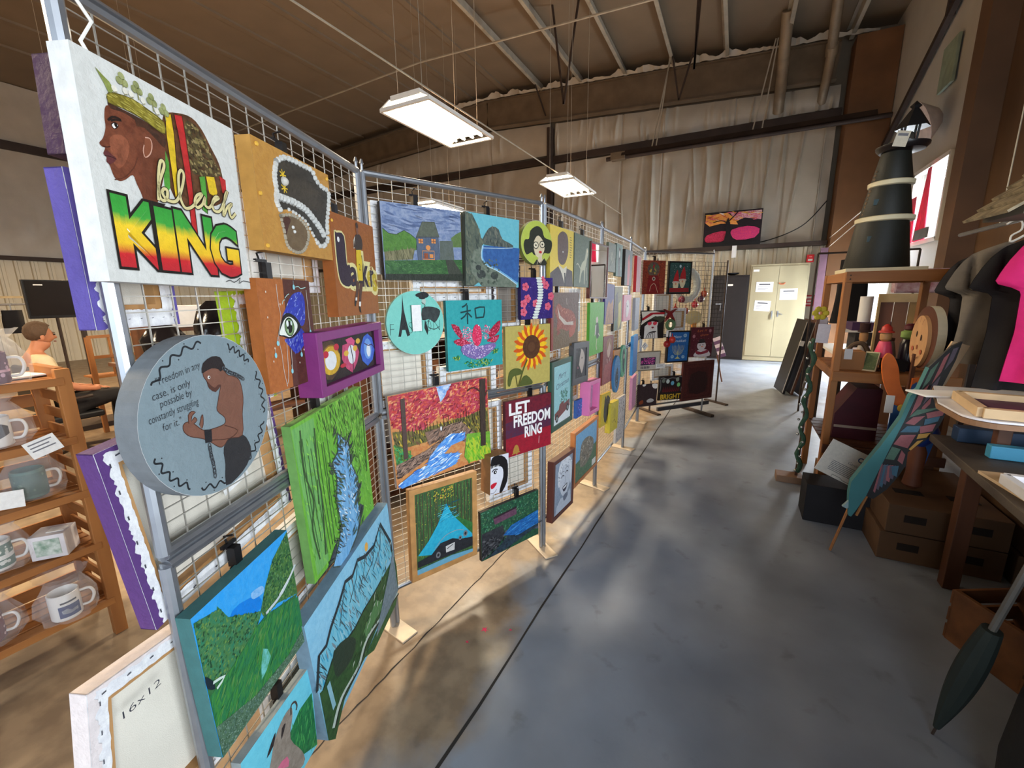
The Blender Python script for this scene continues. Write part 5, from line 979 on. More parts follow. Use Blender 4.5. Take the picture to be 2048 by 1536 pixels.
def a_hanu(a):
    a.bg((40, 110, 176, 30, 90, 156, 1)); a.T('Happy', 24, 19, 40, 8, (220, 232, 240), shear=.3); a.T('Hanukkah', 12, 34, 74, 9, (226, 236, 244), shear=.3); g_ = (210, 206, 130)
    for r in (7, 14, 21, 28): a.L([(50-r, 46), (50-r*.96, 58), (50-r*.6, 64+r*.35), (50, 66+r*.4), (50+r*.6, 64+r*.35), (50+r*.96, 58), (50+r, 46)], 1.5, g_, 4)
    a.L([(50, 42), (50, 88)], 2, g_); a.P([(36, 92), (50, 84), (64, 92)], g_); 
    for x, y, s_ in ((24, 84, 8), (78, 86, 8), (80, 12, 9)): a.E(x, y, s_, s_*.7, (150, 186, 210)); a.L([(x-5, y), (x+5, y)], 1.6, (50, 100, 160))
def a_snow(a):
    a.bg((96, 34, 48, 80, 26, 40, 1)); a.T('Let it', 26, 16, 44, 8, (206, 110, 60), shear=.3, ang=4); a.T('snow', 40, 30, 40, 7, (206, 110, 60), shear=.3, ang=4)
    a.D((3, 3, 97, 97), 40, 2, 2, 0, [(190, 130, 140)], 90); a.P([(20, 98), (30, 80), (50, 74), (80, 78), (92, 98)], (226, 220, 226), 3); a.E(50, 62, 20, 15, (226, 220, 224)); a.P([(32, 50), (68, 48), (68, 52), (32, 54)], BK); a.Rr(38, 40, 62, 50, (50, 46, 50)); a.E(43, 60, 2, 2, BK); a.E(56, 59, 2, 2, BK); a.P([(50, 63), (60, 65), (50, 67)], (226, 120, 50)); a.P([(24, 78), (50, 84), (80, 76), (82, 86), (50, 92), (30, 90)], (150, 50, 70), 2); a.E(84, 12, 6, 6, (176, 120, 130)); a.E(12, 30, 6, 6, (176, 120, 130))
def a_neon(a):
    a.bg((196, 190, 178)); a.Rr(14, 30, 82, 74, (60, 40, 76)); a.D((18, 34, 78, 70), 60, 9, 2, 0, [(226, 90, 170), (190, 60, 150), (240, 140, 200)], 60)
    for k in range(6): a.Rr(16+k*7, 80, 20+k*7, 94, (70, 60, 76))
def a_bright(a):
    a.bg((34, 26, 28)); a.T('BRIGHT', 8, 96, 84, 20, (214, 176, 50), off=.03); a.L([(3, 10), (14, 6), (30, 12), (50, 8), (70, 10), (90, 4), (97, 30), (92, 60), (97, 70)], 1.6, (150, 150, 150), 4); a.L([(3, 14), (6, 40), (3, 66)], 1.6, (150, 150, 150), 4)
    for x, y, c in ((16, 18, (110, 120, 110)), (34, 22, (206, 220, 214)), (54, 30, (110, 176, 206)), (74, 16, (150, 160, 150)), (80, 38, (130, 206, 130))): a.E(x, y, 7, 9, c)
    for k in range(9): a.L([(14+k*8, 66), (18+k*8, 44), (20+k*8, 66)], 2, (130, 30, 40))
def a_dkred(a):
    a.bg((88, 38, 34, 70, 28, 28, 1)); a.Rr(14, 12, 88, 88, (76, 28, 28, 60, 22, 24, 1)); a.P([(24, 30), (78, 28), (80, 84), (22, 84)], (50, 22, 24, 40, 18, 20, 1), 2); a.L([(3, 3), (97, 3), (97, 97), (3, 97)], 1.2, (60, 24, 24), closed=True)
def a_dkwh(a):
    a.bg((58, 44, 48, 48, 36, 40, 1)); a.P([(0, 8), (14, 4), (18, 18), (6, 26), (0, 24)], WH, 2); a.P([(40, 0), (54, 0), (50, 8), (42, 8)], WH, 2); a.P([(78, 2), (99, 2), (99, 22), (84, 20)], WH, 2); a.P([(0, 26), (10, 30), (6, 50), (0, 56)], (120, 30, 36)); a.P([(60, 74), (76, 66), (90, 76), (80, 84), (64, 84)], (190, 190, 190), 2); a.P([(30, 78), (44, 70), (46, 86), (32, 90)], (140, 70, 40), 2)
def a_sunset(a):
    a.bg((30, 18, 24)); a.P([(2, 8), (40, 4), (52, 20), (60, 40), (30, 34), (10, 40), (2, 30)], (226, 130, 50, 236, 170, 90, 1), 0); a.P([(44, 4), (98, 4), (98, 30), (70, 22), (56, 30)], (190, 70, 110, 226, 190, 190, 1), 0)
    a.P([(6, 66), (30, 56), (44, 60), (46, 76), (20, 92), (4, 84)], (206, 50, 90, 160, 30, 60, 1), 2); a.P([(50, 54), (76, 46), (97, 56), (90, 80), (60, 84), (50, 70)], (214, 60, 100, 180, 40, 110, 1), 2); a.D((4, 4, 96, 30), 60, 12, 1.6, 10, [(236, 176, 60), (214, 90, 120), (240, 220, 210), (206, 100, 50)], 25)
    a.P([(36, 99), (40, 60), (38, 34), (42, 18), (46, 34), (48, 60), (52, 99)], (20, 12, 16)); a.L([(43, 30), (54, 12), (58, 4)], 2, (20, 12, 16), 3); a.L([(42, 34), (30, 26), (16, 30)], 1.6, (20, 12, 16), 3); a.Rr(0, 88, 100, 100, (16, 12, 14))

DK = (34, 30, 30); BRN = mat('brown_frame_wood', (94, 50, 40), .45, var=.12); OAK = mat('oak_frame_wood', (198, 146, 88), .45, var=.15, scale=20)
H = hang
H('canvas_painting', a_king, 'A', .14, 1.838, .335, .36, .038, -1.5, 'white canvas painting of a crowned man in profile over KING letters', (226, 226, 222), clip=None)
H('canvas_painting', a_pearl, 'A', .552, 1.888, .364, .27, .04, 0, 'tan canvas with a head wrap outlined in grey pearl beads', (196, 148, 74), clip='pearl beaded picture')
H('canvas_painting', a_eye, 'A', .447, 1.532, .235, .3, .035, 0, 'orange and brown canvas of a green eye in a blue butterfly wing', (168, 98, 44), clip='butterfly eye picture')
H('canvas_painting', a_lak, 'A', .885, 1.738, .34, .345, .04, 0, 'brown canvas of a ball player in yellow among dark bubble letters', (150, 84, 34), clip='ball player picture', off=.02)
framed('framed_picture', a_purple, 'A', .744, 1.431, .482, .19+.01, .078, .03, .5, 'purple box frame around three egg shaped birds, yellow, pink and blue', mat('purple_frame', (130, 50, 116), .5, var=.08, bump=.1), recess=.022)
disc('round_painting', a_round, 'A', .128, 1.385, .345, .045, 0, 'round grey painting of a chained man with handwritten words on freedom', (112, 118, 122))
H('canvas_painting', a_stream, 'A', .642, 1.015, .455, .53, .028, 2.8, 'tall bright green painting of a blue stream running through woods', (110, 160, 84), clip='green stream picture')
H('canvas_painting', a_mtn, 'A', .675, .465, .655, .48, .045, 5.5, 'big pale blue painting of jagged mountains over a dark green valley', (120, 150, 170), clip='jagged mountain picture', off=.018)
H('canvas_painting', a_valley, 'A', .164, .80, .325, .375, .035, 1.9, 'painting of a green valley with a white waterfall and deep blue sky', (60, 110, 110), clip='green valley picture')
H('canvas_painting', a_dog, 'A', .202, .365, .3, .29, .025, -3, 'turquoise painting of a horned animal head, lowest at the near panel', (150, 160, 160), clip='horned animal picture')
H('canvas_painting', a_house, 'B', .26, 1.862, .395, .318, .025, 0, 'dark framed looking canvas of a grey house with glowing orange windows', (40, 36, 36), clip='house at dusk picture')
H('canvas_painting', a_beach, 'B', .639, 1.847, .336, .342, .04, -1.5, 'painting of a blue bay with grey rocks under a teal sky', (74, 84, 76), clip='blue bay picture')
disc('round_painting', a_fash, 'B', .204, 1.512, .29, .012, -2, 'round mint green sign with a tower, a coat and FASHION lettering', (110, 190, 178))
H('canvas_painting', a_lotus, 'B', .529, 1.438, .341, .345, .022, 0, 'teal canvas with a red beaded lotus flower under a dark character', (30, 120, 124), clip='lotus picture')
H('canvas_painting', a_autumn, 'B', .32, .977, .557, .454, .022, 2, 'painting of red autumn trees above a blue rocky stream', (206, 196, 190), clip='autumn stream picture')
framed('framed_picture', a_road, 'B', .293, .466, .397, .494, .036, .03, -1.5, 'wide oak framed painting of a turquoise road through woods with a car', OAK)
H('deep_canvas', a_hair, 'B', .613, .673, .123, .218, .085, -3, 'deep wooden block painted with a half face and black hair', (150, 106, 66), clip=None)
H('canvas_painting', a_bridge, 'B', .744, .295, .444, .303, .022, 0, 'dark green painting of a red covered bridge over a river', (44, 40, 40), clip='covered bridge picture')
disc('round_painting', a_gls, 'B', .947, 1.91, .232, .03, 0, 'round lime green portrait of a woman in big black glasses', (120, 130, 60))
H('canvas_painting', a_spine, 'B', .954, 1.612, .244, .228, .025, 0, 'purple canvas of a white spine among pink flowers', (40, 30, 84), clip='spine picture')
H('canvas_painting', a_sunf, 'B', .89, 1.294, .339, .345, .022, 0, 'olive canvas with one large red and yellow sunflower', (150, 138, 84), clip='sunflower picture')
H('canvas_painting', a_free, 'B', .89, .885, .358, .331, .025, 0, 'dark red canvas reading LET FREEDOM RING in white letters', (90, 30, 36), clip='LET FREEDOM RING picture')
H('canvas_painting', a_yel, 'C', .183, 1.851, .36, .339, .022, 0, 'yellow canvas portrait of a faceless man in a dark suit', (170, 150, 50), clip='yellow portrait')
H('canvas_painting', a_gdog, 'C', .548, 1.848, .335, .336, .022, -.8, 'grey green canvas of a pale rearing dog', (80, 90, 76), clip='pale dog picture')
H('canvas_painting', a_fox, 'C', .252, 1.472, .441, .345, .02, 0, 'mauve and brown canvas of a leaping fox', (110, 44, 40), clip='leaping fox picture')
H('canvas_painting', a_green, 'C', .871, 1.375, .33, .393, .022, 0, 'bright green canvas with one small pale figure', (80, 150, 50), clip='bright green picture')
framed('framed_picture', a_truck, 'C', .202, 1.006, .35, .448, .03, .035, 0, 'green framed winter picture of a red truck carrying a fir tree', mat('green_frame', (54, 84, 68), .5))
framed('framed_picture', a_port, 'C', .508, 1.162, .303, .293, .038, .045, -3, 'charcoal framed dark portrait hanging left of the bright green canvas', mat('charcoal_frame', (74, 74, 76), .5))
framed('framed_picture', simple((190, 150, 180, 170, 130, 164, 1), ('L', [(10, 20), (90, 20), (90, 80), (10, 80)], 2, (226, 170, 200)), ('E', 50, 50, 20, 20, (150, 130, 160))), 'C', .711, .877, .245, .253, .075, .03, -3, 'deep pink box frame with a pale mauve picture', mat('pink_frame', (222, 120, 170), .5, var=.05), recess=.05)
H('canvas_painting', simple((60, 110, 190, 50, 96, 170, 1), ('D', (10, 10, 90, 90), 26, 12, 5, 40, [(120, 160, 220), (170, 130, 190), (40, 70, 140)], 60)), 'C', .566, .823, .19, .13, .02, -2, 'small blue canvas left of the deep pink box frame', (50, 90, 160), clip=None)
framed('framed_picture', a_laugh, 'C', .205, .374, .365, .416, .045, .028, -3, 'brown framed pale grey portrait of a laughing woman near the floor', BRN)
framed('framed_picture', a_land, 'C', .68, .457, .53, .423, .035, .026, 0, 'orange wood framed painting of a grey rock under blue sky', mat('orange_oak', (190, 120, 68), .45, var=.12))
# a mirror in a thin brown frame
e = framed('hanging_mirror', a_win, 'C', .845, 1.796, .345, .394, .03, .012, -1, 'thin brown framed mirror between the pale dog and the small grey pictures', BRN, cat='mirror')
for c_ in e.children:
    if c_.name.startswith('picture'): bpy.data.objects.remove(c_)
e.rotation_euler.z -= math.radians(3.4); e.location.x += .012
MIR = mat('mirror_glass', (235, 238, 240), .02, 1.0, var=0); g = MB(); g.box((0, -.022, 0), (.323, .004, .372)); g.build('mirror_glass', MIR, e, smooth=0)
for fn, pl, s_, z_, w_, h_, t_, lb, ed, rl in (
    (a_sm35, 'D', .19, 1.921, .23, .225, .02, 'small olive grey abstract canvas at the top of the crowded panel', (90, 96, 80), 0),
    (a_sm36, 'D', .434, 1.915, .214, .268, .02, 'small teal canvas of a dark standing figure', (60, 80, 72), 0),
    (a_sm37, 'D', .764, 1.867, .3, .32, .03, 'black canvas with a tall red figure', (24, 22, 22), 0),
    (a_sm38, 'D', .152, 1.55, .285, .325, .022, 'indigo canvas with an orange brown tree', (60, 50, 110), -2),
    (a_sm39, 'D', .455, 1.504, .29, .38, .022, 'yellow and olive canvas with a dark tall figure', (50, 44, 40), 0),
    (a_sm40, 'D', .821, 1.5, .32, .245, .022, 'pink canvas with a white animal face', (200, 140, 160), 0),
    (a_sm41, 'D', .156, 1.087, .32, .4, .022, 'rust red canvas portrait of a long haired figure with a necklace', (110, 50, 46), -2),
    (a_sm42, 'D', .491, .958, .266, .346, .02, 'plain orange canvas behind the blue oval picture', (170, 116, 60), -3),
    (a_sm43, 'D', .134, .66, .28, .279, .022, 'yellow canvas with a large black heart', (190, 160, 50), -5),
    (a_sm44, 'D', .362, .54, .28, .269, .045, 'thick plain yellow canvas beside the black heart', (206, 186, 60), -5),
    (a_sm45, 'D', .719, .421, .33, .44, .022, 'black and white patterned canvas lowest at the crowded panel', (200, 196, 190), -4),
    (simple((170, 30, 40, 150, 24, 36, 1), ('L', [(10, 10), (90, 90)], 5, (120, 20, 30))), 'E', .28, 1.83, .3, .36, .03, 'red canvas seen edge on past the crowded panel', (170, 30, 40), 0),
    (simple((150, 156, 170, 130, 136, 150, 1)), 'E', .3, 1.42, .3, .34, .03, 'grey blue canvas seen edge on under the red one', (140, 146, 160), 0),
    (simple((60, 130, 196, 50, 110, 180, 1)), 'E', .3, .98, .32, .42, .03, 'sky blue canvas seen edge on in the last side panel', (64, 136, 200), 0),
    (simple((206, 150, 180, 190, 130, 166, 1)), 'E', .35, .55, .3, .36, .03, 'mauve canvas seen edge on, lowest of the last side panel', (200, 140, 176), 0)):
    H('canvas_painting', fn, pl, s_, z_, w_, h_, t_, rl, lb, ed, clip=None)
def oval(name, fn, pl, s_, z_, w_, h_, t_, lb, ed, off):
    loc, rz = on_panel(pl, s_, z_, off); a = Art(w_, h_, -t_-.0003, .0001); a.pm = 1; fn(a)
    g = MB(); n = 32; g.prism([(w_/2*math.cos(2*PI*k/n), h_/2*math.sin(2*PI*k/n)) for k in range(n)], -t_, 0, 0); nf = len(g.f); g.col = True; g.add(a.v, a.f, 1, a.c); g.m = [0]*nf+a.m
    return g.build(name, [side_mat(ed), PAINT], loc=loc, rz=rz, smooth=0, label=lb, cat='painting')
oval('oval_painting', a_ov1, 'D', .42, .92, .25, .34, .02, 'blue oval painting in front of the plain orange canvas', (60, 120, 170), .04)
oval('oval_painting', a_ov2, 'D', .70, 1.0, .24, .31, .02, 'green oval painting right of the blue oval', (90, 160, 130), .03)
H('canvas_painting', a_gum, 'F', .124, 1.825, .35, .399, .02, 0, 'rust red painting of a gumball machine on the cross panel', (40, 30, 28), clip='gumball machine picture')
framed('framed_picture', a_gnome, 'F', .53, 1.821, .367, .399, .03, .018, 0, 'black framed picture of two bearded gnomes in red hats', mat('black_frame', (26, 24, 26), .4))
H('canvas_painting', a_hat, 'F', .141, 1.252, .37, .349, .022, -1, 'black canvas of a woman in a wide white hat and red glasses', (24, 22, 22), clip='white hat picture')
framed('framed_picture', a_hanu, 'F', .575, .952, .368, .411, .035, .018, -1.5, 'black framed blue picture of a nine branched candle holder', MATS['black_frame'])
H('canvas_painting', a_snow, 'F', .978, .99, .385, .393, .025, -1.5, 'plum coloured canvas of a snowman in a black hat', (60, 22, 32), clip='snowman picture')
framed('framed_picture', a_neon, 'F', .111, .797, .37, .249, .03, .014, -1, 'silver framed print with pink glowing lettering', mat('silver_frame', (176, 166, 146), .35, .5))
H('canvas_painting', a_bright, 'F', .508, .409, .4, .32, .022, -2, 'black canvas with coloured bulbs above the word BRIGHT', (24, 22, 22), clip='BRIGHT picture')
framed('framed_picture', a_dkred, 'F', .955, .473, .545, .53, .035, .03, 0, 'large dark red framed picture at the foot of the cross panel', mat('dark_red_frame', (84, 36, 32), .45))
H('canvas_painting', a_dkwh, 'F', .076, .35, .4, .29, .022, -1, 'dark canvas with white corner shapes left of the BRIGHT canvas', (40, 30, 34), clip='dark canvas with white corners')

# hanging price tags
def tag_card(name, loc, rz, w, h, label, roll=0, col=(236, 236, 234), lines=0, cat='tag', par=None):
    a = Art(w, h, -.0008, .00015); a.pm = 1; a.bg(col)
    for k in range(lines): a.Rr(12, 16+k*60/max(lines, 1), 88-(k % 2)*14, 16+k*60/max(lines, 1)+100/(lines*4+2), (120, 120, 126), )
    g = MB(); g.box((0, 0, 0), (w, .0014, h)); g.col = True; g.add(a.v, a.f, 1, a.c); g.m = [0]*6+a.m
    o = g.build(name, [PAPER, PAINT], loc=loc, smooth=0, label=label, cat=cat); o.rotation_euler = (0, -math.radians(roll), rz); return o
loc, rz = on_panel('B', .2, 1.535, .045); tag_card('price_tag', loc, rz, .046, .118, 'blank white tag hanging over the round FASHION sign')
loc, rz = on_panel('B', .0, .0, .02)
loc, rz = on_panel('B', .425, 1.99, -.03); tag_card('price_tag', loc, rz, .022, .045, 'small white tag above the blue bay picture', lines=2)
loc, rz = on_panel('F', .05, .988, .03); tag_card('price_tag', loc, rz, .075, .075, 'white diamond tag under the white hat picture', roll=45, lines=2)
loc, rz = on_panel('F', .3, .80-.08, .05); tag_card('price_tag', loc, rz, .15, .06, 'pale lined card under the pink lettering print', lines=3)
loc, rz = on_panel('F', .4, 1.13, .05); tag_card('price_tag', loc, rz, .08, .08, 'square white note on the candle holder picture', lines=0)

# ------------------------------------------------------------------ canvases hanging on the far side of the panels, seen from behind
CB = mat('raw_canvas_back', (226, 220, 206), .85, var=.05, bump=.2, bscale=500); STR = mat('stretcher_wood', (190, 146, 96), .6, scale=12, stretch=(.3, 1, .3), col2=(160, 116, 70))
def back_canvas(pl, s, z, w, h, roll, label, edge=(230, 228, 224), inside=None, wrap=.034, off=-.02, text=None, t=.034, card=False, bar=True):
    loc, rz = on_panel(pl, s, z, off)
    e = empty('hung_canvas', loc, rot=(0, -math.radians(roll), rz), label=label, cat='canvas')
    g = MB(); g.box((0, t*.9, 0), (w-.004, .004, h-.004)); g.build('canvas_back', inside or CB, e, smooth=0)
    g = MB()
    W = .008 + wrap
    for sx in (-1, 1): g.box((sx*(w/2-W/2), t/2, 0), (W, t*.8, h))
    for sz in (-1, 1): g.box((0, t/2, sz*(h/2-W/2)), (w-2*W, t*.8, W))
    g.build('stretcher_bars', STR, e, smooth=0)
    # painted cloth folded over the bars, staples
    a = Art(w+.004, h+.004, 0, .0004); A = a; q = wrap/w*100; r = wrap/h*100
    wh = (232, 232, 232, 214, 214, 218, 1)
    n = 70
    def ragged(x0, y0, x1, y1, nx, ny, jit=.03):
        P_ = [(x0, y0), (x1, y1)]; o_ = []
        for k in range(n+1): tt = k/n; m_ = 1+jit*(.6*math.sin(k*.9+R.random())+R.uniform(-.6, .6)); o_.append((x1+(x0-x1)*tt+nx*m_, y1+(y0-y1)*tt+ny*m_))
        return P_+o_
    a.P(ragged(0, 0, 100, 0, 0, r), wh); a.P(ragged(0, 100, 100, 100, 0, -r), wh); a.P(ragged(0, 0, 0, 100, q, 0), wh); a.P(ragged(100, 0, 100, 100, -q, 0), wh)
    if edge != (230, 228, 224):
        for x0, y0, x1, y1, nx, ny in ((0, 0, 100, 0, 0, r*.25), (0, 0, 0, 100, q*.45, 0), (100, 0, 100, 100, -q*.3, 0)): a.P(ragged(x0, y0, x1, y1, nx, ny, .35), edge)
        a.Rr(0, 0, 1.2, 100, edge); a.Rr(0, 0, 100, .8, edge)
    for k in range(7):
        v = 8+k*14
        for x, y, dx, dy in ((v, r*.5, 2.4, 0), (v, 100-r*.5, 2.4, 0), (q*.55, v, 0, 2.4), (100-q*.55, v, 0, 2.4)): a.L([(x-dx/2, y-dy/2+.3), (x+dx/2, y+dy/2)], .6, (70, 70, 80), keep=True)
    if text: a.T(text, 17, 24, 24, 4, (50, 50, 60), off=-.01, ang=6)
    g = MB(); g.col = True; g.add(a.v, a.f, 0, a.c)
    # edges of the cloth
    g.box((-w/2-.001, t/2, 0), (.002, t, h+.004), 0, col=parse(edge)); g.box((w/2+.001, t/2, 0), (.002, t, h+.004), 0, col=parse(edge)); g.box((0, t/2, h/2+.001), (w+.004, t, .002), 0, col=parse(edge)); g.box((0, t/2, -h/2-.001), (w+.004, t, .002), 0, col=parse(edge))
    g.build('folded_cloth', PAINT, e, smooth=0)
    if card: tag_card('card', (w*.12, .01, h*.05), 0, .09, .12, None, roll=8, cat=None).parent = e
    return e
B_ = back_canvas
B_('A', .20, 1.185, .47, .40, 6, 'large canvas back with a purple painted edge behind the near panel', (92, 60, 120), card=True)
B_('A', -.01, .72, .33, .40, -8, 'canvas back marked 16x12 low behind the near post', (226, 216, 214), text='16x12', off=-.026)
B_('A', .10, 1.945, .18, .15, -3, 'dark violet edged canvas at the top behind the near post', (70, 44, 70))
B_('A', .085, 1.715, .17, .27, 0, 'canvas back with blue and purple paint on its edge behind KING', (96, 84, 160), off=-.026)
B_('A', .62, .80, .62, .28, 2, 'wide canvas back below the middle rail of the near panel', (230, 228, 224))
B_('A', .60, 1.78, .3, .26, 0, 'canvas back seen through the mesh beside the pearl picture')
B_('A', .78, 1.17, .2, .3, 0, 'narrow white canvas back between the green stream and the corner post')
B_('A', .45, .35, .4, .3, 0, 'canvas back behind the jagged mountain picture')
B_('A', .385, 1.5, .12, .3, 2, 'lime edged narrow canvas back between KING and the butterfly eye', (150, 176, 30))
B_('B', .15, 1.28, .3, .3, 0, 'canvas back under the round FASHION sign')
B_('B', .52, 1.18, .35, .2, 0, 'canvas back under the lotus picture')
B_('B', .45, 1.66, .45, .1, 0, 'white canvas edge between the house and the lotus')
B_('B', .66, .88, .14, .34, 0, 'narrow white canvas back between the autumn stream and red canvas')
B_('B', .80, .60, .33, .3, 0, 'white canvas back above the covered bridge picture')
B_('B', .15, 1.88, .2, .3, 0, 'framed back with brown border showing beside the corner post', (230, 228, 224), inside=mat('brown_backing', (150, 110, 80), .8))
B_('B', .78, 1.62, .2, .34, 0, 'dark canvas back left of the spine picture', (60, 50, 50), inside=mat('grey_backing', (130, 120, 110), .8))
B_('C', .55, 1.52, .22, .3, 0, 'white canvas back right of the leaping fox')
B_('C', .55, .98, .2, .22, 0, 'white canvas back above the small blue canvas')
B_('C', .15, 1.25, .3, .12, 0, 'low white canvas back under the leaping fox')
B_('D', .6, 1.2, .3, .3, 0, 'white canvas back in the crowded panel')
B_('F', .35, 1.5, .3, .3, 0, 'pale canvas back between the gumball machine and the hat woman')
B_('F', .62, 1.3, .22, .28, 0, 'pale canvas back above the candle holder picture')
B_('F', .40, .62, .34, .2, 0, 'pale canvas back under the silver framed print')
# ------------------------------------------------------------------ right side: wooden rack
def bars(name, lst, m, parent, bevel=.003, **k):
    g = MB()
    for a, b, w_, h_ in lst: g.beam(a, b, w_, h_)
    return g.build(name, m, parent, smooth=0, bevel=bevel, **k)
rk = empty('wooden_rack', (.72, 3.98, 0), label='tall open pine rack with a lighthouse model on top', cat='rack')
RW_, RD = .66, .78
for x, y in ((0, 0), (RW_, 0), (0, RD), (RW_, RD)): bars('post', [((x, y, 0), (x, y, 1.765), .075, .045)], PINE, rk)
bars('top_rail', [((-.02, -.03, 1.73), (RW_+.2, -.03, 1.73), .03, .075)], PINEX, rk); bars('top_rail', [((-.02, RD, 1.73), (RW_+.2, RD, 1.73), .03, .075)], PINEX, rk)
for x in (-.0, RW_): bars('side_rail', [((x, 0, 1.73), (x, RD, 1.73), .03, .07)], PINEY, rk); bars('side_rail', [((x-.0, 0, 1.0), (x, RD, 1.0), .03, .07)], PINEY, rk)
bars('shelf_rail', [((-.02, -.045, 1.0), (RW_+.04, -.045, 1.0), .03, .075)], PINEX, rk); bars('shelf_rail', [((-.02, -.045, .42), (RW_+.04, -.045, .42), .03, .07)], DKWOOD, rk)
g = MB()
for k in range(7): g.box((RW_/2, .04+k*.115, 1.03), (RW_+.02, .1, .018))
g.build('shelf', PINEX, rk, smooth=0, bevel=.002)
g = MB()
for k in range(7): g.box((RW_/2, .04+k*.115, .45), (RW_+.02, .1, .018))
g.build('shelf', DKWOOD, rk, smooth=0, bevel=.002)
g = MB()
for k in range(7): g.box((RW_/2, .04+k*.115, 1.757), (RW_+.02, .1, .014))
g.build('top_boards', PINEX, rk, smooth=0, bevel=.002)
for x, z in ((.005, 1.742), (.005, 1.715)):
    g = MB(); g.ball((x, -.047, z), .005); g.build('screw', DKST, rk)
# lighthouse of stacked pots
LH = mat('charcoal_green_paint', (30, 32, 26), .55, var=.12, bump=.1); CRM = mat('cream_paint', (222, 212, 178), .55, var=.05)
cx, cy, z0 = .95, 4.28, 1.764
lh = empty('model_lighthouse', (cx, cy, z0), label='tall charcoal garden lighthouse built of stacked pots with cream rings', cat='lighthouse')
g = MB(); g.box((0, 0, .016), (.47, .40, .032)); g.build('base_board', CRM, lh, smooth=0, bevel=.004)
for z, r0, r1, h in ((.032, .195, .155, .34), (.40, .15, .118, .22), (.645, .115, .085, .20)):
    g = MB(); g.lathe([(r0, 0), (r0+.004, .012), (r1, h)], (-.02+z*.03, 0, z), 36); g.build('tapered_pot', LH, lh)
for z, r in ((.372, .168), (.62, .128)):
    g = MB(); g.lathe([(r-.006, 0), (r+.006, .006), (r+.008, .034), (r-.004, .04)], (-.02+z*.03, 0, z-.008), 36); g.build('cream_ring', CRM, lh)
g = MB(); g.lathe([(.08, 0), (.13, .012), (.15, .035), (.152, .05), (.14, .05), (.13, .03), (.0001, .03)], (.03, 0, .84), 36); g.build('saucer', mat('black_gloss', (26, 22, 24), .35), lh)
for k in range(4):
    t = PI/4+k*PI/2; g = MB(); g.beam((.05+.055*math.cos(t), .055*math.sin(t), .87), (.06+.055*math.cos(t), .055*math.sin(t), 1.0), .012, .012); g.build('lantern_post', BLK, lh, smooth=0)
g = MB(); g.lathe([(.10, 0), (.09, .02), (.035, .11), (.02, .13), (.035, .145), (.0001, .18)], (.07, 0, .995), 6); g.build('lantern_roof', BLK, lh, smooth=0)
g = MB(); g.ball((.06, 0, .93), .035, sz=1.4); g.build('lamp_glass', mat('smoky_glass', (70, 66, 60), .2), lh)
for z, y_ in ((.24, -.165), (.5, -.13)):
    g = MB(); g.box((-.12+z*.05, y_+.02, z), (.03, .01, .04)); g.build('blue_patch', mat('dull_blue', (54, 76, 82), .6), lh, smooth=0)
# rough side trim of shells
g = MB(); gg = random.Random(3)
for k in range(26): t = k/26; g.ball((-.2+t*.1, -.04, .05+t*.7), .008+gg.random()*.006, seg=6)
g.build('shell_trim', mat('shell_brown', (120, 96, 70), .7), lh)
tag_card('price_card', (.93, 4.11, 2.66), 0, .075, .10, 'small square card propped on the saucer of the lighthouse', roll=-12, col=(214, 206, 186), lines=1)
# things on the middle shelf
S = 1.039
def item_box(name, x, y, z, w_, d_, h_, col, label, cat='box', rz=0, m=None):
    g = MB(); g.box((0, 0, h_/2), (w_, d_, h_)); 
    return g.build(name, m or mat('card_%d_%d_%d' % col, col, .75, var=.1, bump=.05), loc=(x, y, z), rz=rz, smooth=0, bevel=.003, label=label, cat=cat)
bx = empty('cardboard_box', (.83, 4.12, S), label='small brown cardboard box on the middle shelf of the pine rack', cat='box')
CBD = mat('corrugated_card', (168, 118, 74), .8, var=.08, scale=5)
g = MB(); g.box((0, 0, .07), (.15, .16, .14)); g.build('body', CBD, bx, smooth=0, bevel=.002)
g = MB(); g.box((-.03, -.082, .12), (.05, .002, .08)); g.build('white_label', PAPER, bx, smooth=0)
def small_picture(x, y, z, w_, h_, lean, rz, cols, label):
    e = empty('small_picture', (x, y, z), rot=(math.radians(lean), 0, rz), label=label, cat='picture')
    g = MB(); g.box((0, .006, h_/2), (w_, .012, h_)); g.build('frame', mat('pale_frame', (206, 190, 156), .6), e, smooth=0, bevel=.002)
    a = Art(w_*.84, h_*.86, -.001, .0003, z0=h_/2); a.pm = 0; a.bg(cols[0]); a.D((4, 4, 96, 96), 40, 10, 3, 30, cols, 60)
    g = MB(); g.col = True; g.add(a.v, a.f, 0, a.c); g.build('picture', PAINT, e, smooth=0)
small_picture(.93, 4.02, S, .085, .15, -18, -.5, [(96, 110, 70), (150, 150, 100), (70, 80, 60)], 'small pale framed leaf picture leaning on the middle rack shelf')
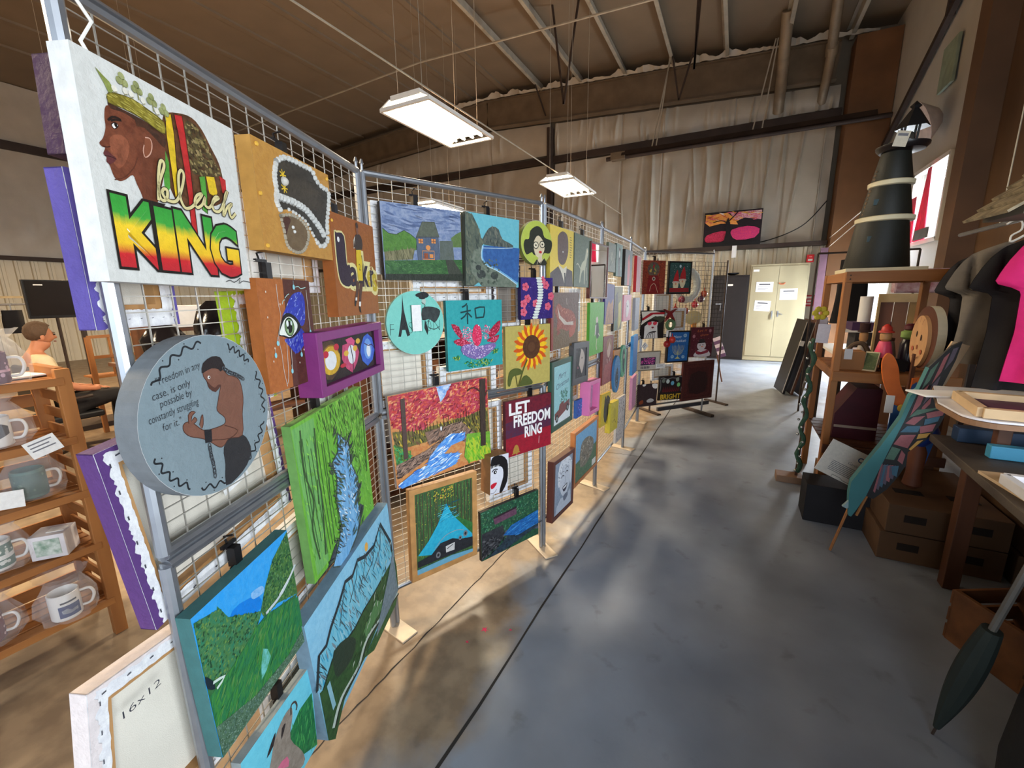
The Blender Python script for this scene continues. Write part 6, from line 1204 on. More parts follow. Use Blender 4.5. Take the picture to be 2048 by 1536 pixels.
# figures made of bottles and pots
def figurine(x, y, z, parts, label, cat='figurine', seg=18):
    e = empty('figurine', (x, y, z), label=label, cat=cat)
    for nm, prof, m in parts: g = MB(); g.lathe(prof, (0, 0, 0), seg); g.build(nm, m, e)
    return e
PKM = mat('pink_glaze', (226, 78, 110), .35, var=.05); WDM = mat('raw_turned_wood', (190, 140, 90), .5); REDM = mat('red_glaze', (200, 60, 50), .4); DKB = mat('dark_bottle', (34, 26, 38), .25); GRM = mat('moss_green', (140, 170, 90), .6)
figurine(1.02, 4.1, S, [('stand', [(.05, 0), (.05, .012), (.012, .02), (.012, .10)], DKWOOD), ('skirt', [(.05, .10), (.055, .13), (.04, .20), (.034, .22)], PKM), ('head', [(.02, .22), (.034, .235), (.036, .27), (.03, .285)], WDM), ('hat', [(.048, .285), (.046, .296), (.034, .30), (.03, .325), (.012, .345), (.0001, .35)], REDM)], 'pink skirted wooden figurine with a red hat on the rack')
figurine(.965, 4.45, S, [('body', [(.035, 0), (.04, .05), (.03, .14), (.028, .18)], mat('pale_clay', (206, 190, 170), .6)), ('head', [(.02, .18), (.03, .2), (.03, .25), (.02, .26)], WDM), ('hat', [(.045, .26), (.045, .27), (.034, .275), (.036, .33), (.0001, .335)], mat('dark_felt', (60, 34, 30), .9))], 'pale figurine in a dark top hat behind the pink one')
figurine(1.17, 4.16, S, [('bottle', [(.045, 0), (.048, .01), (.048, .20), (.03, .235)], DKB), ('collar', [(.03, .235), (.05, .25), (.05, .29), (.03, .30)], GRM), ('cap', [(.026, .30), (.038, .31), (.036, .335), (.02, .35), (.0001, .352)], mat('maroon_cap', (90, 30, 40), .5))], 'dark bottle figurine with a mossy green collar')
figurine(1.12, 4.4, S, [('jar', [(.05, 0), (.055, .08), (.04, .16), (.03, .2)], mat('grey_brown_jar', (120, 104, 90), .5)), ('lid', [(.034, .2), (.034, .22), (.0001, .23)], DKWOOD)], 'grey brown jar figurine behind the dark bottle')
o = item_box('gift_box', 1.07, 4.03, S+.01, .11, .10, .08, (24, 22, 26), 'tilted black gift box beside the pink figurine', rz=.5); o.rotation_euler.y = .25; o.location.z = S+.02
# curved driftwood hoop
g = MB(); g.tube(smooth_path([(.86, 4.4, S+.02), (.88, 4.4, S+.14), (.95, 4.4, S+.17), (1.0, 4.4, S+.1), (1.02, 4.4, S+.03)], 6), .018, 8); g.build('driftwood_branch', mat('driftwood', (110, 88, 66), .8, var=.2), label='curved brown driftwood branch behind the cardboard box', cat='branch')
# below: dark red bin, brown panel, box on low shelf
o = empty('red_box', (.93, 4.3, .46), label='dark red box with a slanted lid on the lower rack shelf', cat='box')
g = MB(); g.prism([(-.14, 0), (.14, 0), (.14, .42), (-.02, .42), (-.14, .2)], -.15, .15); g.build('body', mat('maroon_card', (80, 14, 30), .6), o, smooth=0)
g = MB(); g.box((0, -.153, .1), (.27, .004, .02)); g.build('edge_strip', mat('pale_strip', (190, 170, 150), .6), o, smooth=0)
item_box('storage_box', .84, 4.2, 0, .2, .3, .2, (120, 90, 64), 'plain brown box on the floor under the rack')
item_box('clear_bin', 1.02, 4.05, .0, .16, .2, .40, (90, 92, 100), 'grey bin under the lower rack shelf beside the plain brown box')
o = item_box('brown_board', 1.235, 3.945, .02, .26, .02, .93, (98, 62, 40), 'tall plain brown board leaning on the rack beneath the middle shelf', cat='board'); o.rotation_euler.x = .02
# garland pole with a flower and tag, standing on a wooden foot
gp = empty('garland_pole', (.575, 4.22, 0), label='tall green garland pole with small silver bells and a yellow flower', cat='decoration')
g = MB(); g.box((-.03, 0, .03), (.2, .14, .06)); g.build('wooden_foot', mat('worn_wood', (150, 116, 90), .7), gp, smooth=0, bevel=.004)
g = MB(); g.beam((.02, .0, .05), (.035, .02, 1.42), .03, .02); g.build('pole', DKWOOD, gp, smooth=0)
GRN = mat('garland_green', (62, 96, 74), .7, var=.2, scale=30); SIL = mat('silver_bell', (206, 210, 206), .25, .8)
g = MB(); gg = random.Random(5); pth = [(.02+.018*math.sin(k*.9), -.03, .1+k*.033) for k in range(36)]; g.tube(pth, [.013+.008*gg.random() for _ in pth], 7); g.build('garland', GRN, gp)
for k in range(18):
    g = MB(); g.ball((-.005+.04*gg.random()-.02*(k % 2), -.05, .12+k*.065), .011, seg=10); g.build('bell', SIL, gp)
g = MB()
for k in range(6): t = k*PI/3; g.ball((.04+.035*math.cos(t), -.02, 1.46+.035*math.sin(t)), .024, sx=1, sy=.5, sz=1, seg=8)
g.build('yellow_flower', mat('yellow_petal', (190, 176, 40), .6), gp)
tag_card('price_tag', (.645, 4.17, 1.30), .1, .085, .15, 'plain white tag hanging on the garland pole', roll=-3, col=(226, 226, 236))
tag_card('price_tag', (.69, 4.55, 1.31), .1, .07, .2, 'pale grey tag hung on the left side of the rack', col=(206, 204, 220))
# dark folded boards leaning beyond the rack
for k, (x, m) in enumerate(((.80, BLK), (.91, DKWOOD), (1.03, mat('taupe_board', (110, 96, 84), .6)))):
    e = empty('leaning_screen', (x, 7.9, 0), rot=(0, math.radians(11), math.radians(8)), label=['black leaning board, leftmost of the leaning boards by the aisle', 'brown leaning board between the black and taupe boards', 'taupe leaning board, rightmost of the leaning boards by the aisle'][k], cat='board')
    g = MB(); g.box((0, .28, .62), (.03, .6, 1.2)); g.build('board', m, e, smooth=0, bevel=.003)
    g = MB(); g.box((-.018, 0, .62), (.006, .02, 1.15)); g.build('edge_strip', mat('pale_edge', (190, 186, 180), .4, .4), e, smooth=0)
    g = MB(); g.box((-.0, -.03, .86), (.06, .02, .08)); g.build('white_bracket', WHT, e, smooth=0)

# ------------------------------------------------------------------ wooden doll
dl = empty('wooden_doll', (1.10, 3.66, .36), label='flat wooden doll with a wood slice face, brown hair and orange sleeves', cat='doll')
def face_map(r, th=.05):
    nrm = Vector((-1, -.07, 0)).normalized(); sd = Vector((0, 0, 1)).cross(nrm).normalized()
    return lambda p: sd*p.x + nrm*(-p.y) + Vector((0, 0, p.z))
fm = face_map(0)
def dsk(rx, rz_, y0, y1, zc, m, name, xo=0, side=None, mats=None):
    g = MB(); g.prism([(rx*math.cos(2*PI*k/40)+xo, rz_*math.sin(2*PI*k/40)+zc) for k in range(40)], y0, y1, 0, 1 if side else None, fm)
    return g.build(name, [m] + ([side] if side else []), dl, smooth=0)
dsk(.17, .20, 0, .045, .97, mat('hair_brown_paint', (92, 52, 36), .6), 'hair_disc', side=mat('bark_white', (222, 214, 190), .7))
dsk(.115, .165, -.02, 0, .945, mat('pale_slice_wood', (206, 158, 110), .6, var=.12, scale=14, stretch=(1, 1, .3)), 'face', xo=-.01)
a = Art(.22, .32, -.0215, .0006, x0=-.01, z0=.945); a.fx = fm; k_ = (30, 20, 18)
for x, y in ((36, 36), (66, 42)): a.E(x, y, 3.5, 6, k_)
a.E(50, 62, 4, 5, (150, 84, 56)); a.E(24, 66, 7, 5, (176, 96, 66)); a.E(78, 70, 6, 5, (176, 96, 66)); a.L([(30, 80), (50, 86), (70, 80)], 2, (90, 40, 30), 4)
for q in ([(30, 16), (24, 4)], [(50, 12), (52, 0)], [(66, 16), (74, 4)]): a.L(q, 1.6, (120, 70, 50))
g = MB(); g.col = True; g.add(a.v, a.f, 0, a.c); g.build('painted_face', PAINT, dl, smooth=0)
fl = lambda p: Vector((p.x, p.y, p.z))
ORG = mat('orange_paint', (222, 112, 36), .5); BLU = mat('blue_overall_paint', (34, 84, 150), .5)
g = MB(); g.prism(smooth_path([(-.17, .86), (-.135, .84), (-.10, .76), (-.08, .66), (-.03, .56), (-.0, .50), (-.05, .46), (-.12, .56), (-.17, .68), (-.19, .80)], 3, True), -.02, .005, 0, None, fl); g.build('sleeve', ORG, dl, smooth=0)
g = MB(); g.prism([(-.02, .70), (.06, .72), (.10, .60), (.06, .46), (-.02, .46)], -.02, .005, 0, None, fl); g.build('shirt', ORG, dl, smooth=0)
g = MB(); g.prism([(-.10, .52), (-.05, .50), (-.02, .66), (.0, .68), (0, .52), (.09, .50), (.12, .64), (.14, .62), (.14, .30), (.10, .02), (.03, .02), (.01, .24), (-.03, .02), (-.09, .02), (-.11, .3)], -.03, -.021, 0, None, fl); g.build('overalls', BLU, dl, smooth=0)
g = MB(); g.ball((-.06, -.034, .50), .018, sy=.4, sz=1.4); g.build('yellow_button', mat('yellow_paint', (222, 180, 60), .5), dl)
g = MB(); g.box((-.12, -.03, .52), (.045, .004, .12)); g.build('paper_tag', PAPER, dl, smooth=0)
g = MB(); g.beam((-.02, .02, 0), (-.02, .02, .86), .03, .02); g.build('back_stake', DKWOOD, dl, smooth=0)
# small picture panel behind the wing
o = empty('painted_plank', (1.005, 3.15, 1.03), rot=(0, math.radians(17), 0), label='pale plank painted with a small yellow house behind the wing', cat='plank')
g = MB(); g.box((0, 0, .16), (.075, .02, .34)); g.build('plank', mat('pale_plank', (206, 176, 140), .6), o, smooth=0)
g = MB(); g.box((-.0, -.012, .04), (.075, .004, .07)); g.build('blue_base', mat('sky_blue_paint', (60, 150, 214), .5), o, smooth=0)

# ------------------------------------------------------------------ butterfly wing board
bf = empty('butterfly_board', (.74, 3.1, .26), label='large wooden butterfly wing painted like stained glass with a teal edge', cat='butterfly')
off = Vector((-.74, 0, -.26))
def wp(l): return [(x-.74, z-.26) for x, z in l]
WING = [(.975, 1.212), (1.05, 1.33), (1.091, 1.36), (1.079, 1.26), (1.044, 1.103), (1.025, 1.02), (1.09, 1.006), (1.068, .894), (1.028, .806), (.954, .714), (.958, .638), (.931, .555), (.892, .47), (.838, .397), (.80, .41), (.822, .53), (.843, .617), (.878, .769), (.909, .897), (.934, 1.021)]
g = MB(); g.prism(wp(WING), 0, .022); g.build('wing', mat('wing_charcoal', (44, 44, 46), .5), bf, smooth=0)
TEAL = [(.975, 1.215), (.948, 1.089), (.919, 1.051), (.896, .919), (.831, .746), (.782, .635), (.72, .491), (.717, .414), (.73, .27), (.745, .264), (.766, .317), (.80, .415), (.845, .617), (.88, .769), (.911, .897), (.936, 1.021), (.96, 1.141)]
g = MB(); g.prism(wp(TEAL), -.012, .04); g.build('teal_body', mat('teal_paint', (62, 122, 126), .55, var=.06), bf, smooth=0, bevel=.003)
a = Art(1.1, 1.1, -.0004, .0003, x0=.55, z0=.55)   # 1.1 m square field, percent -> metres
def cell(l, c): a.P([(x*100/1.1, (1.1-z)*100/1.1) for x, z in wp(l)], c)
RS, BL_, LV, YL, MT = (156, 96, 102), (70, 108, 130), (98, 90, 106), (206, 160, 84), (88, 120, 106)
for l, c in (([(1.06, 1.32), (1.08, 1.33), (1.068, 1.26), (1.04, 1.2)], LV), ([(1.03, 1.27), (1.05, 1.3), (1.03, 1.19), (1.0, 1.12)], RS), ([(.985, 1.2), (1.015, 1.25), (.99, 1.14), (.96, 1.08)], MT),
    ([(1.0, 1.11), (1.03, 1.17), (1.02, 1.08), (.98, 1.0)], LV), ([(.955, 1.06), (.99, 1.12), (.97, 1.0), (.935, .93)], RS), ([(.98, .99), (1.01, 1.05), (1.01, 1.01), (.97, .94)], RS),
    ([(.93, .92), (.96, .97), (1.06, .995), (1.0, .96)], MT), ([(.92, .885), (.95, .925), (1.0, .94), (.96, .88)], RS), ([(1.0, .955), (1.075, .985), (1.07, .95), (1.01, .925)], RS), ([(.905, .83), (.93, .87), (.99, .88), (.98, .84)], BL_), ([(1.0, .92), (1.06, .945), (1.055, .915), (1.0, .885)], BL_),
    ([(.985, .875), (1.05, .9), (1.04, .855), (.99, .835)], RS), ([(.885, .755), (.91, .815), (.975, .825), (.95, .74)], RS), ([(.985, .83), (1.035, .845), (1.02, .815), (.98, .80)], YL), ([(.955, .735), (.985, .79), (1.01, .80), (.965, .73)], YL),
    ([(.86, .66), (.88, .74), (.92, .73), (.90, .66)], MT), ([(.925, .725), (.945, .70), (.94, .64), (.915, .66)], RS)):
    cell(l, c)
for k in range(7):
    t = k/7; cell([(.845+.008*k, .62), (.853+.012*k, .63), (.84+.014*k, .44+.02*k), (.83+.012*k, .45+.02*k)], (RS, LV, BL_, LV, RS, LV, BL_)[k])
g = MB(); g.col = True; g.add(a.v, a.f, 0, a.c); g.build('stained_pattern', PAINT, bf, smooth=0)
g = MB(); g.tube([(-.07, 0, -.255), (.02, .03, .16)], .008, 6); g.build('stake', PINE, bf)
g = MB(); g.tube([(.04, .03, -.0), (.12, .045, .3)], .008, 6); g.build('stake', PINE, bf)
g = MB(); g.prism([(-.045, .06), (-.02, .1), (0, .16), (.01, .1), (-.02, .05)], -.01, .01); g.build('pale_leaf', mat('pale_teal', (150, 176, 180), .5), bf, smooth=0)
# blue and brown ornament standing behind
figurine(1.10, 3.42, .395, [('foot', [(.03, 0), (.05, .02), (.04, .1), (.045, .24), (.03, .28)], mat('rust_brown', (110, 60, 36), .6)), ('ball', [(.03, .28), (.075, .33), (.085, .38), (.06, .44), (.0001, .47)], mat('blue_glaze', (40, 70, 150), .35))], 'blue ball topped brown ornament behind the butterfly wing', 'ornament')

# ------------------------------------------------------------------ info card and black block
g = MB(); g.box((0, 0, .14), (.37, .24, .28)); g.build('black_plinth', mat('black_block', (24, 20, 24), .7), loc=(.75, 3.6, 0), smooth=0, bevel=.004, label='black block on the floor behind the butterfly board', cat='block')
e = empty('info_card', (.735, 3.46, .36), rot=(math.radians(-14), math.radians(24), 0), label='tilted white card with a round logo and lines of small print', cat='card')
a = Art(.31, .24, -.004, .0003, z0=.11); a.bg((214, 208, 196)); nv = (44, 70, 110)
for k in range(2): a.L([(66+k*9+5*math.cos(t), 22+6*math.sin(t)*(1 if k else 1)) for t in [math.radians(q) for q in range(20 if k == 0 else 200, 320 if k == 0 else 500, 20)]], 2.2, nv)
a.T('Gardening', 48, 46, 34, 8, (70, 74, 84), shear=.3, off=-.01)
for k in range(7): a.Rr(20, 54+k*4.6, 92-(k*7) % 11, 55.6+k*4.6, (104, 104, 108))
a.L([(34, 99), (34, 92), (50, 92), (56, 96), (70, 96), (70, 99)], .9, (60, 60, 60))
g = MB(); g.box((0, 0, .11), (.31, .006, .24)); g.col = True; g.add(a.v, a.f, 1, a.c); g.m = [0]*6+a.m; g.m = [0]*6+[1]*len(a.f); g.build('card_face', [PAPER, PAINT], e, smooth=0)
# ------------------------------------------------------------------ cardboard trays under the bench
for k, (z, w_, m_) in enumerate(((0, .56, .0), (.185, .54, .01))):
    for j in range(2):
        if j == 1 and k == 1 and False: continue
        e = empty('cardboard_tray', (1.19+j*.6+m_, 3.53, z), label=[['bottom cardboard tray nearest the aisle under the workbench', 'bottom cardboard tray nearest the wall under the workbench'], ['top cardboard tray nearest the aisle with dark hand holes', 'top cardboard tray nearest the wall with dark hand holes']][k][j], cat='box')
        g = MB(); g.box((0, 0, .09), (w_, .76, .18)); g.build('body', mat('old_card', (92, 64, 40), .8, var=.1, scale=4), e, smooth=0, bevel=.004)
        for x in (-.14, .14): g = MB(); g.box((x, -.382, .1), (.1, .004, .045)); g.build('hand_hole', mat('hole_dark', (34, 24, 18), .9), e, smooth=0)
        if k: 
            for x in (-.12, .14): g = MB(); g.box((x, -.14, .181), (.14, .07, .003)); g.build('lid_slot', MATS['hole_dark'], e, smooth=0)

# ------------------------------------------------------------------ workbench
wb = empty('workbench', (.93, 1.0, 0), label='long dark stained workbench along the right wall', cat='workbench')
BT = mat('stained_bench_top', (92, 80, 68), .6, scale=2.5, col2=(50, 40, 34), bump=.1)
g = MB(); g.add([(-.08, -1.6, .81), (1.5, -1.6, .81), (1.5, 2.06, .81), (.09, 2.06, .81), (-.08, -1.6, .85), (1.5, -1.6, .85), (1.5, 2.06, .85), (.09, 2.06, .85)], [(3, 2, 1, 0), (4, 5, 6, 7), (0, 1, 5, 4), (1, 2, 6, 5), (2, 3, 7, 6), (3, 0, 4, 7)]); g.build('top', BT, wb, smooth=0, bevel=.004)
for x, y in ((.02, -1.4), (1.4, -1.4), (.2, 1.98), (1.4, 1.98), (.5, .2), (1.4, .2)): bars('leg', [((x+.06, y, 0), (x+.06, y, .81), .07, .07)], DKWOOD, wb)
bars('apron', [((.14, -1.4, .75), (.26, 1.98, .75), .03, .1)], DKWOOD, wb)
for (x, y, w_, d_, c, lb, rz) in ((1.18, 2.30, .34, .34, (206, 176, 140), 'flat tan board lying on the workbench', .1), (1.18, 1.55, .3, .4, (190, 180, 150), 'pale worn sheet on the near part of the workbench', .1)):
    g = MB(); g.box((0, 0, .006), (w_, d_, .012)); g.build('board', mat('flat_%d_%d_%d' % c, c, .65, var=.1), loc=(x, y, .851), rz=rz, smooth=0, label=lb, cat='board')
def long_box(x, y, l, d_, h_, c, lb):
    g = MB(); g.box((l/2, 0, h_/2), (l, d_, h_)); g.build('long_box', mat('lbox_%d_%d_%d' % c, c, .45, var=.05), loc=(x, y, .851), rz=-.02, smooth=0, bevel=.004, label=lb, cat='box')
long_box(1.09, 2.98, .85, .08, .075, (34, 56, 84), 'long navy box at the back of the workbench')
long_box(1.12, 2.72, .6, .05, .062, (60, 140, 176), 'bright blue long box in front of the navy one')
e = empty('painting_blank', (1.02, 2.06, .864), rz=.0, label='upturned canvas with white edges and a mauve inside on the near bench', cat='canvas')
g = MB(); 
for a_, b_ in (((0, 0, .02), (.5, 0, .02)), ((0, 0, .02), (0, .26, .02)), ((0, .26, .02), (.5, .26, .02)), ((.5, 0, .02), (.5, .26, .02))): g.beam(a_, b_, .03, .04)
g.build('edge', mat('white_canvas_edge', (226, 224, 226), .7), e, smooth=0, bevel=.002)
g = MB(); g.box((.25, .13, .012), (.47, .23, .004)); g.build('mauve_sheet', mat('mauve', (150, 110, 160), .7), e, smooth=0)
# low rounded table standing on the bench with a white top
rt_ = empty('raised_shelf', (.87, 2.30, .851), label='raised shelf board with a rounded corner and white paper top on the workbench', cat='shelf')
out = [(0, .3), (0, .08)] + [(.1-.1*math.cos(t), .08-.1*math.sin(t)) for t in [PI/2*k/8 for k in range(1, 9)]] + [(.9, -.02), (.9, .75), (.12, .75)]
g = MB(); g.add([(x, y, .24) for x, y in out]+[(x, y, .262) for x, y in out], [tuple(reversed(range(len(out)))), tuple(range(len(out), 2*len(out)))]+[(i, (i+1) % len(out), len(out)+(i+1) % len(out), len(out)+i) for i in range(len(out))]); g.build('board', mat('brown_board_edge', (140, 104, 76), .6), rt_, smooth=0)
g = MB(); g.add([(x*.99+.003, y*.99+.003, .264) for x, y in out]+[(x*.99+.003, y*.99+.003, .272) for x, y in out], [tuple(reversed(range(len(out)))), tuple(range(len(out), 2*len(out)))]+[(i, (i+1) % len(out), len(out)+(i+1) % len(out), len(out)+i) for i in range(len(out))]); g.build('white_top', mat('white_melamine', (232, 232, 240), .4), rt_, smooth=0)
for x, y in ((.32, .5), (.8, .5), (.8, .1)): bars('leg', [((x, y, 0), (x, y, .24), .05, .05)], DKWOOD, rt_)
g = MB(); g.box((.2, .62, .3), (.1, .1, .06)); 
e = empty('stretched_blank', (.92, 2.33, 1.125), rz=-.12, label='upturned pale wood canvas frame with a plum inside on the raised shelf', cat='canvas')
g = MB()
for a_, b_ in (((0, 0, .02), (.62, 0, .02)), ((0, 0, .02), (0, .36, .02)), ((0, .36, .02), (.62, .36, .02)), ((.62, 0, .02), (.62, .36, .02))): g.beam(a_, b_, .034, .04)
g.build('stretcher_bars', mat('pale_bars', (206, 176, 136), .6), e, smooth=0, bevel=.002)
g = MB(); g.box((.31, .18, .01), (.59, .33, .006)); g.build('plum_inside', mat('plum_cloth', (84, 44, 66), .7, var=.2), e, smooth=0)
g = MB(); g.box((0, 0, .004), (.2, .14, .008)); g.build('paper_stack', PAPER, loc=(.93, 2.78, 1.124), rz=.3, smooth=0, label='loose white papers at the left end of the raised shelf', cat='papers')

# ------------------------------------------------------------------ shirts on a rail
g = MB(); g.tube([(1.42, 2.2, 2.02), (1.42, 4.4, 2.02)], .014, 8); rl = g.build('clothes_rail', ALU, label='metal clothes rail carrying the shirts', cat='rail')
g = MB(); g.tube([(1.42, 2.25, 2.02), (1.42, 2.25, 7.05)], .004, 4); g.tube([(1.42, 3.87, 2.02), (1.42, 3.87, 7.05)], .004, 4); g.build('rail_hanger', GALV, rl)
def shirt(y, x0, ztop, zbot, w_, col, label, sleeve=.16, seed=1):
    """T shirt on a hanger, facing -Y; x0 = centre"""
    r = random.Random(seed); e = empty('t_shirt', (x0, y, ztop), label=label, cat='shirt', group='shirts on the rail')
    H_ = ztop-zbot; hw = w_/2; nx, nz = 44, 46; g = MB()
    K = [(0, .07), (.015, .11), (.035, .16), (.06, .21), (.10, .245), (.15, .272), (.20, .292), (.24, .304), (.256, .285), (.268, .235), (.285, .218), (.45, .212), (H_, .225)]
    def wid(d_):
        for (a_, b_), (c_, e_) in zip(K, K[1:]):
            if d_ <= c_: return (b_+(e_-b_)*(d_-a_)/(c_-a_))*hw/.22
        return K[-1][1]*hw/.22
    for side in (-1, 1):
        vs = []
        for j in range(nz+1):
            d_ = H_*(j/nz)**1.25
            for i in range(nx+1):
                s_ = i/nx*2-1; x = s_*wid(d_); z = -d_
                if d_ < .05 and abs(x) < .08: z -= (.05 if side < 0 else .015)*(1-abs(x)/.08)
                t = d_/H_; fold = .018*math.sin(x*26+seed+3*t)+.012*math.sin(x*55+seed*2+t*5)*t+.010*math.sin(x*18-t*14+seed)
                dep = (.038+fold*(.3+t))*(1-abs(s_)**8)
                if d_ < .285: dep *= 1-.75*math.exp(-((abs(x)-hw*.93)/.012)**2)
                vs.append((x, side*max(.002, dep), z))
        W_ = nx+1; g.add(vs, [(j*W_+i, j*W_+i+1, (j+1)*W_+i+1, (j+1)*W_+i) for j in range(nz) for i in range(nx)])
    g.build('cloth', col, e, smooth=80)
    g = MB(); g.tube(smooth_path([(-hw*.75, 0, -.06), (-.05, 0, .0), (0, 0, .03), (.05, 0, .0), (hw*.75, 0, -.06)], 4), .006, 8); g.tube(smooth_path([(0, 0, .03), (0, 0, .07), (.035, 0, .10), (.03, 0, .145), (0, 0, .155), (-.03, 0, .135)], 4), .005, 8)
    g.build('hanger', WHT, e); return e
FB = lambda n, c: mat(n, c, .85, var=.06, scale=30, bump=.1, bscale=400)
shirt(2.60, 1.28, 1.90, 1.235, .44, FB('magenta_jersey', (196, 24, 98)), 'bright pink t-shirt nearest the camera on the rail', seed=2)
shirt(2.85, 1.29, 1.88, 1.16, .44, FB('black_jersey', (22, 21, 24)), 'black t-shirt hanging behind the bright pink one', seed=3)
shirt(3.30, 1.33, 1.88, 1.22, .42, FB('grey_jersey', (122, 114, 104)), 'grey t-shirt, third on the rail behind the black one', seed=5)
shirt(3.60, 1.38, 1.86, 1.2, .42, FB('charcoal_jersey', (40, 38, 42)), 'charcoal t-shirt furthest back on the rail', seed=6)
# shingled birdhouse roof hanging at the top right
bh = empty('birdhouse', (1.13, 2.50, 1.93), rz=.1, label='shingled roof of a birdhouse hanging above the pink shirt', cat='birdhouse')
g = MB()
SHG = mat('weathered_shingle', (150, 136, 110), .8, scale=12, stretch=(.2, 3, 3), col2=(90, 80, 62))
for s_ in (-1, 1):
    for k in range(6): g.beam((s_*(.25-k*.04), -.14, .0+k*.042), (s_*(.25-k*.04), .14, .0+k*.042), .06, .01, upv=(s_*.7, 0, 1))
g.build('roof', SHG, bh, smooth=0)
g = MB(); g.box((0, 0, -.01), (.44, .24, .03)); g.build('mesh_box', mat('grey_mesh_box', (120, 112, 96), .7), bh, smooth=0)
g = MB(); g.tube([(0, 0, .24), (0, 0, 5.0)], .003, 4); g.build('hanging_wire', GALV, bh)

# ------------------------------------------------------------------ rolled umbrella, crate, bag at the lower right
um = empty('umbrella', (.79, 1.86, .0), label='rolled green umbrella leaning with its tip on the floor', cat='umbrella')
ax = Vector((.09, -.13, .95)).normalized()
def along(t): p = ax*t; return (p.x, p.y, p.z)
g = MB(); n = 18; g.tube([along(.04+.5*k/n) for k in range(n+1)], [.006+.034*math.sin(PI*min(1, (k+1)/n*.75)) for k in range(n+1)], 10); g.build('rolled_cloth', mat('bottle_green', (34, 42, 38), .7, scale=30, stretch=(1, 1, .2)), um)
g = MB(); g.tube([along(0), along(.05)], .005, 6); g.build('tip', DKST, um)
g = MB(); g.tube([along(.54), along(.92)], .011, 8); g.build('shaft', mat('grey_shaft', (112, 108, 102), .4, .3), um)
g = MB(); g.tube([along(.30), along(.42)], .035, 10); g.build('yellow_band', mat('olive_yellow', (110, 110, 30), .6), um)
e = empty('wooden_crate', (1.24, 2.44, 0), rz=.5, label='open wooden crate on the floor under the workbench', cat='crate')
CR = mat('crate_wood', (130, 82, 46), .6, scale=9, stretch=(.2, 1, 1), col2=(96, 58, 32))
for x in (-.16, .16): g = MB(); g.box((x, 0, .13), (.02, .3, .26)); g.build('end_board', CR, e, smooth=0, bevel=.002)
for y in (-.15, .15):
    for z in (.04, .13, .22): g = MB(); g.box((0, y, z), (.34, .015, .07)); g.build('slat', CR, e, smooth=0, bevel=.002)
g = MB(); g.box((0, 0, .01), (.32, .3, .015)); g.build('bottom', CR, e, smooth=0)
e = empty('black_bag', (1.02, 1.56, 0), label='black soft bag on the floor at the lower right', cat='bag')
g = MB(); n = 24
prof = [(.14, 0), (.17, .03), (.18, .2), (.17, .4), (.12, .56), (.10, .6)]; g.lathe(prof, (0, 0, 0), n, sx=1, sy=1.3); g.build('body', mat('black_nylon', (20, 19, 20), .7, bump=.3, bscale=12), e)
g = MB(); g.tube(smooth_path([(-.08, 0, .58), (-.06, 0, .7), (.06, 0, .7), (.08, 0, .58)], 6), .012, 8); g.build('strap', BLK, e)
# ------------------------------------------------------------------ window drapes and umbrella-like shade on right wall
for k, (y, w_, z0_, z1_, c, lb) in enumerate(((9.22, .3, 2.36, 3.05, (226, 30, 80), 'left pink drape in the high window'), (8.75, .42, 2.36, 3.38, (232, 36, 84), 'right pink drape in the high window'))):
    g = MB(); n = 30; vs = []
    for j in range(9):
        for i in range(n+1):
            t = i/n; q = j/8; wd = w_*(.35+.65*q) if k else w_*(.7+.3*q); vs.append((2.36+.02*math.sin(i*1.3)*q, y+(t-.5)*wd, z1_-(z1_-z0_)*q))
    g.add(vs, [(j*(n+1)+i, j*(n+1)+i+1, (j+1)*(n+1)+i+1, (j+1)*(n+1)+i) for j in range(8) for i in range(n)])
    g.build('window_drape', mat('pink_sheer', (236, 30, 84), .7, Transmission_Weight=.25), smooth=80, label=lb, cat='drape')
g = MB(); g.lathe([(.0001, .25), (.12, .2), (.3, .02), (.32, 0)], (0, 0, 0), 16, rot=Matrix.Rotation(1.2, 3, 'Y')); g.build('hanging_parasol', mat('pale_paper_shade', (206, 190, 180), .7), loc=(2.18, 8.8, 4.0), label='pale paper shade hung on the right wall above the window', cat='shade')
g = MB(); g.box((0, 0, 0), (.04, .5, .6)); g.build('green_board', mat('pale_green', (150, 166, 146), .7), loc=(2.41, 8.9, 4.75), smooth=0, bevel=.01, label='pale green board high on the right wall', cat='board')
g = MB(); g.box((0, 0, 0), (.02, .5, .14)); g.build('grey_fish_sign', mat('grey_sign', (120, 124, 126), .6), loc=(2.34, 8.6, 2.44), smooth=0, label='small grey cutout sign at the foot of the high window', cat='sign')
# ------------------------------------------------------------------ left: slatted mug shelf
ms = empty('slatted_shelf', (-2.6, .74, 0), label='slatted pine shelf unit displaying wrapped mugs', cat='shelf')
L_, D_ = 1.5, .34
for y in (-.02, -L_): 
    for x in (-.02, -D_): bars('post', [((x, y, 0), (x, y, 1.34 if x > -.1 else 1.31), .05, .035)], PINE, ms)
bars('top_bar', [((-.03, -.02, 1.32), (-D_, -.02, 1.32), .03, .05)], PINEX, ms)
for k in range(15):
    z = .14+k*.082
    g = MB(); g.beam((-.05, -.02, z), (-D_+.03, -.02, z), .012, .045); g.build('side_slat', PINEX, ms, smooth=0, bevel=.002)
for k in range(12):
    z = .12+k*.105; g = MB(); g.beam((-D_-.01, -.03, z), (-D_-.01, -L_+.03, z), .012, .06); g.build('back_slat', PINEY, ms, smooth=0, bevel=.002)
for z in (.2, .5, .77, 1.03, 1.30):
    g = MB()
    for k in range(5): g.box((-.045-k*.065, -L_/2, z-.008), (.052, L_-.04, .014))
    g.box((-.01, -L_/2, z-.015), (.02, L_-.04, .035)); g.build('shelf_board', PINEY, ms, smooth=0, bevel=.002)
